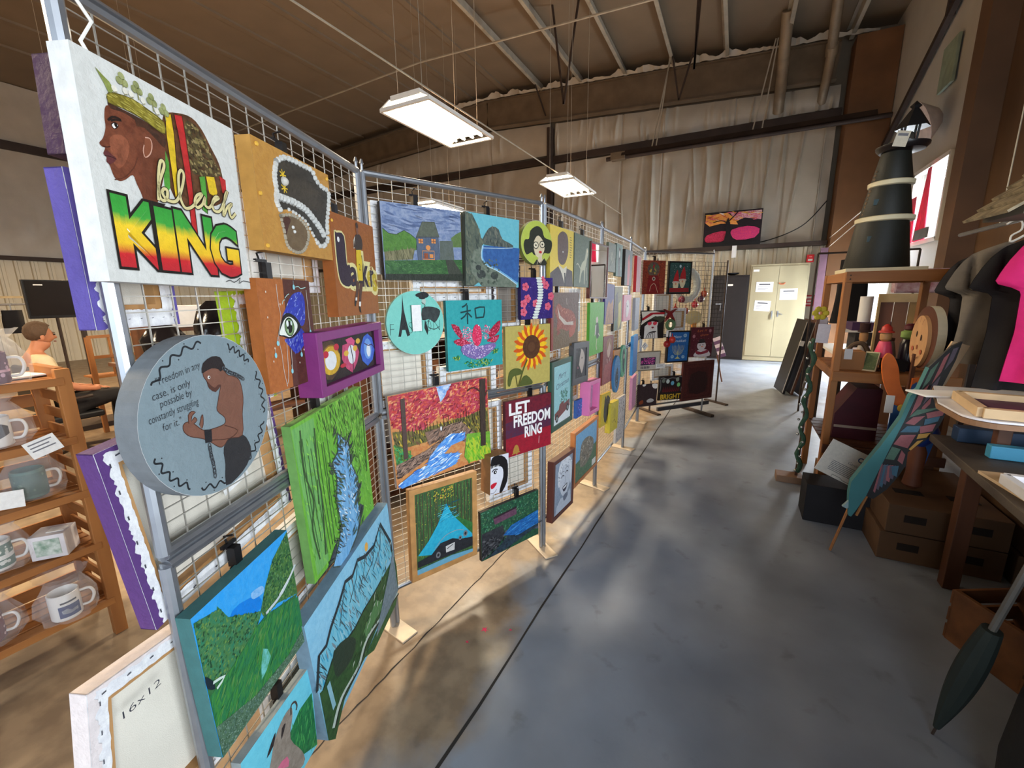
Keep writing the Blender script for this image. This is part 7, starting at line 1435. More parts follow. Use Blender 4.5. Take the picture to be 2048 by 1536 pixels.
PLAS = bpy.data.materials.new('clear_wrap'); PLAS.use_nodes = True; b_ = PLAS.node_tree.nodes['Principled BSDF']
b_.inputs['Base Color'].default_value = (.92, .92, .93, 1); b_.inputs['Roughness'].default_value = .25; b_.inputs['Alpha'].default_value = .16
def mug(x, y, z, rot, base, decor, label, wrap=True, s_=1.3, name='mug'):
    e = empty(name, (x, y, z), rot+.5, label, 'mug', 'wrapped mugs on the slatted shelf'); e.scale = (s_,)*3
    g = MB(); g.lathe([(.038, 0), (.041, .004), (.041, .095), (.0385, .097), (.037, .095), (.037, .01), (.0001, .008)], (0, 0, 0), 28); g.build('cup', mat('mug_%d_%d_%d' % base, base, .3, var=.02), e)
    g = MB(); g.tube(smooth_path([(.039, 0, .078), (.066, 0, .076), (.074, 0, .05), (.062, 0, .022), (.039, 0, .02)], 5), .0045, 8); g.build('handle', mat('white_glaze', (230, 228, 226), .3, var=.02), e)
    a = Art(2*PI*.0415*.7, .08, 0, 0); a.fx = lambda p: Vector((.0417*math.cos(p.x/.0415-PI/2-.3), .0417*math.sin(p.x/.0415-PI/2-.3), p.z+.049))*1.0 if True else p
    L0 = a.l
    def curved(pts_, c):
        a.up(); q = parse(c); bm = bmesh.new(); bm.faces.new([bm.verts.new((x_, y_, 0)) for x_, y_ in pts_])
        for k_ in range(1, 50):
            if min(p_[0] for p_ in pts_) < k_*2 < max(p_[0] for p_ in pts_): bmesh.ops.bisect_plane(bm, geom=bm.verts[:]+bm.edges[:]+bm.faces[:], plane_co=(k_*2, 0, 0), plane_no=(1, 0, 0))
        bm.verts.index_update(); vs = []
        for v_ in bm.verts:
            th = ((v_.co.x/100-.5)*a.w)/.0415-PI/2+.5; r_ = .0414+.00012*a.l; vs.append((r_*math.cos(th), r_*math.sin(th), .049+(.5-v_.co.y/100)*.08))
        a.add(vs, [tuple(v_.index for v_ in f_.verts) for f_ in bm.faces], 0, q); bm.free()
    a.cv = curved
    if decor[0] is not None:
        for k in range(12): curved([(k*100/12, 2), ((k+1)*100/12, 2), ((k+1)*100/12, 98), (k*100/12, 98)], decor[0]); a.l = 1
    rr = random.Random(int(x*1000+z*100))
    for k in range(decor[2]):
        a.l = 2; cx_, cy_ = rr.uniform(6, 94), rr.uniform(8, 92); r_ = rr.uniform(1.5, 4)
        curved([(cx_+r_*math.cos(t), cy_+r_*2.4*math.sin(t)) for t in [q*PI/3 for q in range(6)]], decor[1])
    for pl_, c_ in decor[3]: a.l = 4; curved(pl_, c_)
    g = MB(); g.col = True; g.add(a.v, a.f, 0, a.c); g.build('printed_band', PAINT, e, smooth=0)
    if wrap:
        g = MB(); r2 = random.Random(int(y*999)); prof = [(.062, 0), (.07, .03), (.066, .08), (.05, .118), (.04, .14), (.06, .165)]
        n = 22; vs = []
        for r_, z_ in prof:
            for k in range(n): t = 2*PI*k/n; q = r_*(1+.12*r2.uniform(-1, 1)); vs.append((q*math.cos(t)*1.15+.008, q*math.sin(t), z_+.004*r2.random()))
        g.add(vs, [(i*n+k, i*n+(k+1) % n, (i+1)*n+(k+1) % n, (i+1)*n+k) for i in range(len(prof)-1) for k in range(n)]); g.build('clear_wrapping', PLAS, e, smooth=20)
    return e
WG = (232, 230, 228)
mug(-2.62, .52, 1.31, .7, (84, 30, 66), ((84, 30, 66), (206, 170, 196), 26, [([(10, 60), (80, 56), (80, 66), (10, 70)], (206, 160, 180))]), 'plum mug with small white hearts on the top shelf')
mug(-2.69, .50, 1.042, .6, WG, (None, (40, 30, 36), 0, [([(30, 20), (50, 10), (66, 30), (66, 60), (50, 76), (46, 50), (34, 40)], (36, 26, 34))]), 'white mug with a black crescent portrait on the second shelf')
mug(-2.72, .57, .782, .9, (70, 110, 104), ((60, 96, 90), (96, 130, 120), 10, []), 'dark green mug beside a white card on the third shelf')
mug(-2.72, .42, .512, .8, WG, ((84, 120, 110), (222, 230, 226), 34, [([(20, 48), (86, 44), (86, 62), (20, 66)], (230, 234, 232))]), 'white mug with green floral print at the left of the fourth shelf')
mug(-2.71, .34, .212, .7, (110, 24, 40), ((110, 24, 40), (226, 190, 196), 40, []), 'dark red mug with white flowers on the bottom shelf')
mug(-2.62, .56, .212, .75, WG, (None, (40, 60, 110), 0, [([(30, 40), (62, 40), (62, 94), (30, 94)], (48, 64, 116)), ([(34, 60), (42, 54), (48, 66), (58, 62), (57, 76), (44, 80), (35, 74)], (214, 222, 236)), ([(34, 22), (58, 20), (58, 28), (34, 30)], (40, 44, 60))]), 'white mug with a navy bird picture at the right of the bottom shelf')
mug(-2.74, .36, .782, .6, (90, 60, 120), ((84, 56, 110), (150, 120, 170), 12, []), 'purple mug at the far left of the third shelf')
e = empty('mug_box', (-2.66, .585, .509), rz=.9, label='white window box with a green printed mug on the fourth shelf', cat='box')
g = MB(); g.box((0, 0, .055), (.12, .11, .11)); g.build('carton', mat('white_carton', (226, 222, 226), .6), e, smooth=0, bevel=.002)
g = MB(); g.box((0, -.056, .055), (.085, .003, .075)); g.build('printed_window', mat('green_print', (120, 150, 130), .5, scale=40, col2=(210, 216, 210)), e, smooth=0)
g = MB(); g.box((.02, -.0, .112), (.06, .05, .002)); g.build('barcode_label', PAPER, e, smooth=0)
for (x, y, z, rz_, lb, ln, rl) in ((-2.56, .60, 1.03, 1.2, 'white barcode tag hanging over the second mug shelf', 3, 20), (-2.60, .47, .83, 1.2, 'plain white card standing by the dark green mug', 0, -4)):
    tag_card('price_tag', (x, y, z), rz_, .1, .075, lb, roll=rl, lines=ln)
g = MB(); g.box((0, 0, .004), (.16, .2, .006)); g.build('paper_stack', PAPER, loc=(-2.80, .6, 1.305), rz=.2, smooth=0, label='papers lying on the top of the slatted shelf', cat='papers')

# ------------------------------------------------------------------ seated person, profile, facing +Y
SKIN = mat('skin', (196, 130, 96), .55, var=.05, scale=10); TSH = mat('cream_tshirt', (226, 206, 168), .85, var=.05, bump=.25, bscale=14); TRS = mat('black_trousers', (26, 23, 24), .85, bump=.2, bscale=14)
HAIR = mat('brown_grey_hair', (92, 70, 52), .8, scale=60, stretch=(1, 1, .3), bump=.5, bscale=80)
def skin_mesh(name, chains, m, parent=None, root=0, sub=2, loc=None, rz=0, **k):
    """chains: list of [(x,y,z,rx,ry)...]; a string start index joins an earlier vertex"""
    vs, es, rs = [], [], []
    for ch in chains:
        prev = None
        for p in ch:
            if isinstance(p, int): prev = p; continue
            vs.append(p[:3]); rs.append((p[3], p[4] if len(p) > 4 else p[3]))
            if prev is not None: es.append((prev, len(vs)-1))
            prev = len(vs)-1
    me = bpy.data.meshes.new(name); me.from_pydata(vs, es, []); me.materials.append(m); o = bpy.data.objects.new(name, me); COL.objects.link(o)
    md = o.modifiers.new('skin', 'SKIN'); md.use_smooth_shade = True
    if not me.skin_vertices: me.skin_vertices.new() if hasattr(me.skin_vertices, 'new') else None
    lay = me.skin_vertices[0].data
    for i, (a_, b__) in enumerate(rs): lay[i].radius = (a_, b__); lay[i].use_root = (i == root)
    sb = o.modifiers.new('sub', 'SUBSURF'); sb.levels = sb.render_levels = sub
    if parent: o.parent = parent
    if loc: o.location = loc; o.rotation_euler = (0, 0, rz)
    tag(o, **k); return o
body = [
 [(0, 0, .58, .13, .11), (0, -.07, .76, .135, .10), (0, -.14, .95, .15, .10), (0, -.17, 1.07, .10, .08), (0, -.155, 1.15, .052), (0, -.115, 1.215, .06), (0, -.085, 1.285, .078, .092), (0, -.10, 1.35, .078, .088), (0, -.105, 1.40, .05)],
 [6, (0, .0, 1.275, .018), (0, .022, 1.262, .012)],           # nose
 [5, (0, -.035, 1.205, .032)],                                   # chin
 [0, (-.10, .04, .57, .095), (-.12, .26, .58, .082), (-.12, .45, .56, .062), (-.11, .44, .34, .055), (-.10, .40, .12, .038), (-.10, .42, .055, .04), (-.10, .53, .035, .032)],
 [0, (.10, .04, .57, .095), (.13, .25, .60, .082), (.12, .42, .62, .062), (.12, .50, .38, .055), (.12, .50, .13, .038), (.12, .51, .055, .04), (.12, .62, .035, .032)],
 [3, (-.17, -.17, 1.04, .062), (-.21, -.10, .84, .045), (-.20, .04, .74, .038), (-.12, .20, .70, .026), (-.09, .245, .695, .034, .02)],
 [3, (.17, -.17, 1.04, .062), (.21, -.10, .84, .045), (.20, .03, .74, .038), (.13, .19, .70, .026), (.10, .235, .695, .034, .02)]]
PX, PY = -6.25, 1.73
person = skin_mesh('person', body, SKIN, loc=(PX, PY, 0), label='seated man in a cream t-shirt and black trousers, seen in profile', cat='person')
for sx, hx in ((-1, -.09), (1, .10)):   # five fingers on each hand
    for k in range(4): skin_mesh('finger', [[(hx+(k-1.5)*.017, .255, .70, .0085), (hx+(k-1.5)*.019, .29+.004*(1.5-abs(k-1.5)), .698, .008), (hx+(k-1.5)*.019, .315+.006*(1.5-abs(k-1.5)), .682, .007)]], SKIN, person, sub=1)
    skin_mesh('thumb', [[(hx-sx*.03, .225, .70, .010), (hx-sx*.05, .25, .70, .009), (hx-sx*.055, .275, .695, .008)]], SKIN, person, sub=1)
skin_mesh('t_shirt', [[(0, .0, .60, .155, .13), (0, -.07, .76, .155, .12), (0, -.14, .95, .17, .12), (0, -.17, 1.06, .115, .095), (0, -.16, 1.115, .066, .062)], [3, (-.175, -.17, 1.045, .075), (-.215, -.11, .87, .066)], [3, (.175, -.17, 1.045, .075), (.215, -.11, .87, .066)]], TSH, person)
skin_mesh('trousers', [[(0, -.02, .56, .15, .13), (-.10, .05, .57, .11), (-.12, .26, .58, .098), (-.12, .45, .56, .08), (-.11, .44, .34, .072), (-.10, .41, .14, .062)], [0, (.10, .05, .57, .11), (.13, .25, .60, .098), (.12, .42, .62, .08), (.12, .50, .38, .072), (.12, .50, .15, .062)]], TRS, person)
g = MB(); vs = []; n = 22; m_ = 12; rr = random.Random(2)
for j in range(m_+1):
    ph = PI*.80*j/m_
    for i in range(n):
        t = 2*PI*i/n; fr = max(0, math.sin(t)); r_ = .098*(1+.05*rr.uniform(-1, 1)); q = min(ph, PI*(.80-.48*min(1, fr*1.5)))
        vs.append((r_*.92*math.sin(q)*math.cos(t), -.11+r_*1.12*math.sin(q)*math.sin(t), 1.335+r_*math.cos(q)*1.05))
g.add(vs, [(j*n+i, j*n+(i+1) % n, (j+1)*n+(i+1) % n, (j+1)*n+i) for j in range(m_) for i in range(n)]); g.build('hair', HAIR, person, smooth=60)
for sx in (-1, 1):
    g = MB(); g.ball((sx*.078, -.105, 1.28), .022, sx=.4, sy=.8, sz=1.4); g.build('ear', SKIN, person)
    g = MB(); g.ball((sx*.03, -.003, 1.30), .009, sx=1.3); g.build('eye', mat('eye_dark', (40, 30, 26), .3), person)
    g = MB(); g.tube([(sx*.014, .004, 1.318), (sx*.046, -.006, 1.318)], .005, 6); g.build('eyebrow', HAIR, person)
    g = MB(); g.box(((sx*.11)+(.0 if sx > 0 else .0), .56 if sx > 0 else .47, .03), (.09, .26, .06)); g.build('shoe', mat('brown_shoe', (70, 54, 40), .6), person, bevel=.02)
g = MB(); g.tube([(-.02, -.002, 1.228), (0, .006, 1.228), (.02, -.002, 1.228)], .006, 6); g.build('mouth', mat('lips', (150, 84, 70), .5), person)
# chair under him
def office_chair(x, y, rz, label, seat=BLK, back=BLK):
    e = empty('office_chair', (x, y, 0), rz, label, 'chair')
    g = MB(); g.box((0, 0, .44), (.46, .44, .07)); g.build('seat', seat, e, bevel=.02, smooth=0)
    g = MB(); g.box((0, -.26, .78), (.42, .05, .46)); g.build('backrest', back, e, bevel=.02, smooth=0)
    g = MB(); g.tube([(0, 0, .10), (0, 0, .41)], .025, 10); g.build('column', DKST, e)
    for k in range(5):
        t = 2*PI*k/5+.3; g = MB(); g.beam((0, 0, .09), (.28*math.cos(t), .28*math.sin(t), .07), .04, .03); g.build('foot', DKST, e, smooth=0)
        g = MB(); g.ball((.28*math.cos(t), .28*math.sin(t), .028), .028, seg=10); g.build('caster', BLK, e)
    for sx in (-1, 1): g = MB(); g.tube([(sx*.22, -.1, .44), (sx*.25, -.08, .64), (sx*.25, .14, .65)], .016, 8); g.build('armrest', DKST, e)
    return e
office_chair(PX, PY-.02, 0, 'dark office chair carrying the seated man')
def wood_chair(x, y, rz, label):
    e = empty('wooden_armchair', (x, y, 0), rz, label, 'chair')
    for sx in (-1, 1):
        g = MB(); g.tube(smooth_path([(sx*.26, .25, 0), (sx*.26, .24, .5), (sx*.26, .1, .62), (sx*.26, -.2, .66), (sx*.25, -.32, .95), (sx*.2, -.36, 1.15)], 4), .022, 8); g.build('side_frame', PINE, e)
        g = MB(); g.tube([(sx*.26, -.28, 0), (sx*.26, -.2, .64)], .02, 8); g.build('rear_leg', PINE, e)
    g = MB(); g.box((0, 0, .42), (.48, .5, .1)); g.build('seat', mat('dark_cushion', (44, 32, 30), .9), e, bevel=.03, smooth=0)
    g = MB(); g.box((0, -.3, .82), (.44, .1, .7), rot=Matrix.Rotation(.18, 3, 'X')); g.build('backrest', MATS['dark_cushion'], e, bevel=.03, smooth=0)
    return e
wood_chair(-5.6, 3.0, 2.4, 'pale bentwood armchair with dark cushions right of the seated man')
g = MB(); g.box((0, 0, .0), (.3, .2, .45)); g.build('red_bag', mat('red_cloth', (170, 40, 50), .8), loc=(-5.3, 2.4, .23), smooth=0, bevel=.03, label='red bag on the floor beside the armchair', cat='bag')
o = empty('dark_coat', (-6.3, 2.75, 0), label='dark coat heaped on a stool behind the seated man', cat='coat')
g = MB(); 
rr = random.Random(4); n = 18; prof = [(.2, .45), (.24, .55), (.22, .75), (.16, .95), (.07, 1.05)]; vs = []
for r_, z_ in prof:
    for k in range(n): t = 2*PI*k/n; q = r_*(1+.2*rr.uniform(-1, 1)); vs.append((q*math.cos(t), q*math.sin(t), z_+.03*rr.uniform(-1, 1)))
g.add(vs, [(i*n+k, i*n+(k+1) % n, (i+1)*n+(k+1) % n, (i+1)*n+k) for i in range(4) for k in range(n)]+[tuple(range(4*n, 5*n))]); g.build('cloth', mat('black_cloth', (30, 26, 26), .9), o, smooth=50)
g = MB(); g.lathe([(.18, .42), (.18, .45), (.0001, .45)], (0, 0, 0), 18); 
for k in range(4): t = k*PI/2+.4; g.tube([(.13*math.cos(t), .13*math.sin(t), .43), (.17*math.cos(t), .17*math.sin(t), 0)], .014, 6)
g.build('stool', DKWOOD, o)
# TV on a stand, spindle rack, wall rail with hangers
tv = empty('television', (-7.5, 2.36, 0), label='black flat television on a stand behind the seated man', cat='television')
g = MB(); g.box((0, 0, 1.66), (.05, .92, .46)); g.build('case', mat('tv_black', (18, 16, 16), .35), tv, smooth=0, bevel=.006)
g = MB(); g.box((.027, 0, 1.67), (.002, .88, .41)); g.build('screen', mat('tv_screen', (26, 20, 18), .25), tv, smooth=0)
g = MB(); g.box((.029, -.33, 1.83), (.002, .08, .015)); g.build('white_strip', WHT, tv, smooth=0)  # small white strip near the upper left corner of the screen
g = MB(); g.box((.029, .0, 1.445), (.002, .05, .01)); g.build('badge', ALU, tv, smooth=0)
g = MB(); g.tube([(0, 0, .1), (0, 0, 1.5)], .03, 8); g.box((0, 0, .03), (.45, .7, .06)); g.build('stand', DKST, tv, smooth=0)
sr = empty('spindle_rack', (-6.95, 2.3, 0), label='pine rack with upright spindles below the television', cat='rack')
for z in (.95, 1.20): g = MB(); g.beam((0, -.1, z), (0, .85, z), .04, .035); g.build('rail', PINEY, sr, smooth=0)
for k in range(6): g = MB(); g.tube([(0, -.08+k*.18, .7), (0, -.08+k*.18, 1.2)], .013, 6); g.build('spindle', PINE, sr)
for y in (-.1, .85): g = MB(); g.beam((0, y, 0), (0, y, 1.2), .045, .045); g.build('leg', PINE, sr, smooth=0)
g = MB(); g.box((-.15, .37, .7), (.34, .95, .02)); g.build('shelf', PINEY, sr, smooth=0)
wr = empty('wall_shelf', (-9.0, 1.2, 0), label='pale garment rail with a shelf board, left of the television', cat='shelf')
g = MB(); g.box((-.1, .5, 1.70), (.25, 1.9, .03)); g.build('board', mat('pale_board', (200, 176, 130), .6), wr, smooth=0)
g = MB(); g.tube([(.02, -.4, 1.60), (.02, 1.5, 1.60)], .015, 8); g.build('rail', ALU, wr)
for y in (-.4, 1.4): g = MB(); g.tube([(-.1, y, 0), (-.1, y, 1.7)], .02, 8); g.build('upright', DKST, wr)
def hung(x, y, z, w_, h_, m, label, taper=.6):
    e = empty('hanging_garment', (x, y, z), 0, label, 'garment'); g = MB(); n = 20; vs = []
    for j in range(7):
        q = j/6
        for k in range(n): t = 2*PI*k/n; r_ = w_/2*(taper+(1-taper)*q); vs.append((.05*math.cos(t)*(1+.2*math.sin(3*t)), r_*math.sin(t)*(1+.06*math.sin(5*t+j)), -.08-h_*q))
    g.add(vs, [(i*n+k, i*n+(k+1) % n, (i+1)*n+(k+1) % n, (i+1)*n+k) for i in range(6) for k in range(n)]+[tuple(range(n-1, -1, -1))]); g.build('cloth', m, e, smooth=60)
    g = MB(); g.tube([(0, 0, -.09), (0, 0, -.01), (0, .02, .015)], .006, 6); g.build('hook', ALU, e); return e
hung(-8.97, 2.12, 1.60, .22, .32, FB('black_bag_cloth', (24, 22, 24)), 'small black bag hanging from the garment rail', .9)
hung(-8.97, 1.5, 1.60, .5, .62, FB('white_shirt_cloth', (220, 200, 170)), 'white shirt hanging from the garment rail at the far left')
for k in range(3):
    g = MB(); y = 1.92+k*.05; g.tube([(-8.98, y, 1.615), (-8.98, y, 1.55), (-8.98, y-.12, 1.47), (-8.98, y+.12, 1.45), (-8.98, y, 1.55)], .006, 5); g.build('clothes_hanger', WHT, label='empty wire hanger on the garment rail', cat='hanger', group='empty hangers on the garment rail')

# ------------------------------------------------------------------ behind the mesh: tables and clutter
def table(x, y, w_, l_, h_, label, m=DKWOOD):
    e = empty('table', (x, y, 0), 0, label, 'table'); g = MB(); g.box((0, 0, h_-.015), (w_, l_, .03)); g.build('top', m, e, smooth=0, bevel=.004)
    for sx in (-1, 1):
        for sy in (-1, 1): g = MB(); g.beam((sx*(w_/2-.05), sy*(l_/2-.05), 0), (sx*(w_/2-.05), sy*(l_/2-.05), h_-.03), .04, .04); g.build('leg', DKST, e, smooth=0)
    return e
table(-3.95, 2.3, .7, 1.7, 1.16, 'high dark table behind the near mesh stand')
FOIL = mat('black_glossy_film', (20, 18, 22), .18, bump=.6, bscale=9)
def bundle(x, y, z, r_, h_, m, label, seed, cat='wrapped bundle'):
    rr = random.Random(seed); g = MB(); n = 18; prof = [(.9, 0), (1, .2), (.95, .55), (.6, .85), (.2, 1)]; vs = []
    for q, zz in prof:
        for k in range(n): t = 2*PI*k/n; p_ = r_*q*(1+.16*rr.uniform(-1, 1)); vs.append((p_*math.cos(t), p_*math.sin(t), zz*h_))
    g.add(vs, [(i*n+k, i*n+(k+1) % n, (i+1)*n+(k+1) % n, (i+1)*n+k) for i in range(4) for k in range(n)]+[tuple(range(4*n, 5*n)), tuple(range(n-1, -1, -1))])
    g.build('wrapped_bundle', m, loc=(x, y, z), smooth=40, label=label, cat=cat)
bundle(-4.0, 1.72, 1.16, .15, .30, FOIL, 'glossy black wrapped bundle nearest the front post on the high table', 1)
bundle(-3.95, 2.08, 1.16, .16, .46, FOIL, 'second glossy black bundle on the high table', 2)
bundle(-4.05, 2.5, 1.16, .15, .3, FOIL, 'third glossy black bundle beside the white paper bag', 3)
bundle(-3.8, 2.28, 1.16, .08, .24, PAPER, 'crumpled white paper bag among the black bundles', 4)
bundle(-3.72, 1.9, 1.16, .07, .14, mat('rose_pottery', (190, 120, 110), .5), 'small rose coloured pot on the high table', 5, 'pot')
item_box('white_carton', -4.7, 2.4, 1.38, .3, .7, .2, (232, 230, 228), 'white carton on the tall shelf behind the high table')
tall = empty('tall_shelf', (-4.7, 2.6, 0), label='tall dark shelf behind the high table', cat='shelf')
for z in (.4, .9, 1.36): g = MB(); g.box((0, 0, z), (.34, 1.5, .03)); g.build('board', DKWOOD, tall, smooth=0)
for y in (-.74, .74): g = MB(); g.box((0, y, .85), (.34, .03, 1.7)); g.build('side', DKWOOD, tall, smooth=0)
for k, (y, c) in enumerate(((2.15, (206, 120, 100)), (2.45, (60, 50, 60)), (2.75, (200, 160, 100)), (3.05, (150, 60, 60)))):
    figurine(-4.65, y, .915, [('pot', [(.05, 0), (.08, .05), (.07, .14), (.04, .18)], mat('pot_%d_%d_%d' % c, c, .5)), ('knob', [(.04, .18), (.045, .2), (.0001, .22)], DKWOOD)], ['salmon', 'dark', 'ochre', 'brick red'][k]+' round pot on the tall dark shelf', 'pot')
# dark storage rack behind the second stand
dr = empty('storage_rack', (-2.55, 2.95, 0), label='dark brown storage rack behind the autumn stream painting', cat='rack')
for z in (.06, .45, .85, 1.25): g = MB(); g.box((0, 0, z), (.45, 1.5, .03)); g.build('board', DKWOOD, dr, smooth=0)
for y in (-.74, .74): g = MB(); g.box((0, y, .65), (.45, .03, 1.3)); g.build('side', DKWOOD, dr, smooth=0)
g = MB(); g.box((-.22, 0, .65), (.01, 1.5, 1.28)); g.build('back', mat('dark_back', (60, 44, 34), .8), dr, smooth=0)
for k, (y, z, c, s_) in enumerate(((2.5, .08, (150, 110, 70), .28), (2.9, .08, (120, 84, 56), .3), (3.35, .08, (96, 70, 52), .26), (2.55, .465, (190, 180, 170), .22), (2.95, .465, (140, 60, 50), .2), (3.3, .465, (84, 90, 110), .24), (2.6, .865, (206, 190, 150), .24), (3.05, .865, (170, 110, 70), .2))):
    item_box('storage_box', -2.52, y, z, s_+.05, s_, s_, c, ['tan', 'brown', 'dark brown', 'pale grey', 'brick red', 'slate blue', 'cream', 'caramel'][k]+' box in the dark storage rack behind the stands')
cr = empty('wood_crate', (-2.4, 4.0, 0), label='slatted brown crate rack behind the far mesh stands', cat='rack')
for z in (.1, .28, .46, .64, .82, 1.0): g = MB(); g.beam((0, -.5, z), (0, .9, z), .02, .1); g.build('slat', PINEY, cr, smooth=0)
for y in (-.5, .9): g = MB(); g.beam((-.03, y, 0), (-.03, y, 1.1), .04, .04); g.build('post', PINE, cr, smooth=0)
table(-3.4, 6.3, .8, 2.0, .76, 'dark work table far behind the mesh stands')
item_box('plastic_bin', -3.4, 6.0, .76, .4, .5, .3, (190, 60, 60), 'red bin on the far work table')
item_box('plastic_bin', -3.4, 6.8, .76, .4, .5, .35, (206, 200, 190), 'pale bin on the far work table')
# ------------------------------------------------------------------ far end: cabinets
Yc = 11.35; YF_ = 11.8
lk = empty('metal_locker', (-.14, YF_, 0), label='tall black metal locker against the far wall', cat='locker')
g = MB(); g.box((0, .2, 1.02), (.78, .4, 2.04)); g.build('body', mat('black_locker_paint', (36, 30, 30), .5, .1, var=.1), lk, smooth=0, bevel=.006)
g = MB(); g.box((0, -.006, 1.03), (.70, .012, 1.94)); ld = g.build('door', MATS['black_locker_paint'], lk, smooth=0, bevel=.003)
g = MB(); g.box((0, -.014, 1.81), (.11, .004, .045)); g.build('label_holder', WHT, ld, smooth=0)
g = MB(); g.box((-.22, -.018, 1.36), (.14, .012, .03)); g.build('latch_plate', ALU, ld, smooth=0); g = MB(); g.beam((-.17, -.03, 1.34), (-.18, -.03, 1.2), .02, .014); g.build('handle', ALU, ld, smooth=0)
g = MB(); g.lathe([(.05, 0), (.13, .03), (.15, .06), (.12, .06), (.0001, .03)], (0, 0, 0), 20); g.build('dark_bowl', BLK, loc=(-.12, 11.95, 2.04), label='dark bowl on top of the black locker', cat='bowl')
cb = empty('storage_cabinet', (.84, YF_, 0), label='beige two door metal storage cabinet with taped notices', cat='cabinet')
BG = mat('beige_enamel', (170, 160, 130), .45, .05, var=.04, scale=2)
g = MB(); g.box((0, .21, 1.14), (1.17, .42, 2.26)); g.build('body', BG, cb, smooth=0, bevel=.006)
for sx in (-1, 1):
    d = MB(); d.box((sx*.274, -.009, 1.17), (.542, .018, 2.1)); dd = d.build('door', BG, cb, smooth=0, bevel=.004)
    h = MB(); h.box((sx*.06, -.022, 1.13), (.03, .01, .14)); h.beam((sx*.06, -.04, 1.15), (sx*.06+(.09 if sx > 0 else -.0), -.04, 1.12 if sx > 0 else 1.0), .018, .014); h.build('handle', ALU, dd, smooth=0)
for x in (-.5, .5): g = MB(); g.tube([(x, .05, 0), (x, .05, .02)], .03, 10); g.build('foot', DKST, cb)
def notice(x, z, w_, h_, rl, lb):
    a = Art(w_, h_, -.001, .0004); a.bg((240, 240, 240)); a.Rr(18, 18, 82, 28, (70, 70, 76))
    for k in range(3): a.Rr(12, 44+k*15, 84-k*12, 48+k*15, (150, 150, 156))
    g = MB(); g.box((0, 0, 0), (w_, .001, h_)); g.col = True; g.add(a.v, a.f, 1, a.c); g.m = [0]*6+[1]*len(a.f)
    o = g.build('paper_notice', [PAPER, PAINT], loc=(x, YF_-.021, z), smooth=0, label=lb, cat='notice'); o.rotation_euler = (0, math.radians(rl), 0)
notice(.575, 1.75, .35, .23, 1, 'upper left notice on the beige cabinet'); notice(.57, 1.315, .33, .24, 3, 'lower left notice on the beige cabinet'); notice(1.07, 1.58, .34, .25, -1, 'notice on the right door of the beige cabinet')
g = MB(); g.tube([(-.06, 0, 0), (-.03, 0, -.03), (.03, 0, -.03), (.06, 0, 0)], .012, 6); g.build('magnet', mat('orange_magnet', (214, 110, 70), .5), loc=(.92, YF_-.035, 1.84), label='small orange magnet above the right notice', cat='magnet')
g = MB(); g.box((0, 0, 0), (.12, .002, .05)); g.build('name_plate', PAPER, loc=(.38, YF_-.021, 2.13), smooth=0, label='small paper label at the top left of the beige cabinet', cat='label')
a = Art(.19, .26, -.001, .0004); a.bg((206, 50, 56)); a.Rr(12, 12, 88, 30, (240, 230, 226)); a.Rr(30, 40, 70, 60, (240, 230, 226)); a.Rr(12, 70, 88, 84, (240, 200, 200))
g = MB(); g.box((0, 0, 0), (.19, .002, .26)); g.col = True; g.add(a.v, a.f, 1, a.c); g.m = [0]*6+[1]*len(a.f); g.build('safety_sign', [PAPER, PAINT], loc=(1.54, 12.255, 1.42), smooth=0, label='red and white safety sign right of the beige cabinet', cat='sign')
# sunset painting on the ledge of the far wall
a = Art(1.24, .8, -.0205, .002); a_sunset(a); g = MB(); g.box((0, 0, 0), (1.24, .04, .8)); g.col = True; g.add(a.v, a.f, 1, a.c); g.m = [0]*6+[1]*len(a.f)
o = g.build('canvas_painting', [side_mat((30, 24, 26)), PAINT], loc=(-.22, 12.03, 3.146), smooth=0, label='sunset painting of a dark tree on the far wall ledge', cat='painting')
g = MB(); g.box((0, 0, 0), (.1, .02, .28)); g.build('paper_tag', PAPER, loc=(-.13, 11.98, 2.6), smooth=0, label='pale paper tag hanging under the sunset painting', cat='tag')
# striped fan on a stick behind the cross stand
e = empty('striped_fan', (-.12, 8.7, 0), label='purple and white striped fan leaning beyond the cross stand', cat='fan')
g = MB(); g.tube([(.02, 0, 0), (-.1, 0, .5)], .015, 6); g.build('stick', DKWOOD, e)
PS = mat('plum_stripe', (110, 80, 120), .6); WS = mat('white_stripe', (226, 214, 230), .6)
for k in range(6):
    g = MB(); t0, t1 = k/6, (k+1)/6; f = lambda t: (-.16+.13*t, .78-.36*t); x0, z0_ = f(t0); x1, z1_ = f(t1); g.prism([(x0-.04, z0_+.02), (x0+.08, z0_+.07), (x1+.08, z1_+.07), (x1-.04, z1_+.02)], -.01, .01); g.build('stripe', PS if k % 2 else WS, e, smooth=0)
# ------------------------------------------------------------------ second wire rack with ornaments behind the cross stand
og = empty('wire_ornament_rack', (-.95, 6.0, 0), rz=PANELS[5].rz, label='wire rack of ornaments behind the cross stand', cat='rack')
g = MB(); W2 = 1.25
for k in range(22): g.beam((k*W2/21, 0, 1.05), (k*W2/21, 0, 2.05), .004, .004)
for k in range(18): g.beam((0, 0, 1.05+k*1.0/17), (W2, 0, 1.05+k*1.0/17), .004, .004)
g.build('wire_grid', mat('black_wire', (30, 28, 30), .5), og, smooth=0)
for x in (0, W2): g = MB(); g.tube([(x, 0, 0), (x, 0, 2.08)], .012, 8); g.box((x, 0, .01), (.06, .4, .02)); g.build('upright', DKST, og, smooth=0)
def orn(s_, z, fnc, name, label, m, off_=.2):
    p = PANELS[5]; q = p.A+p.d*s_-p.n*off_; g = MB(); fnc(g); g.build(name, m, loc=(q.x, q.y, z), rz=p.rz, label=label, cat='ornament')
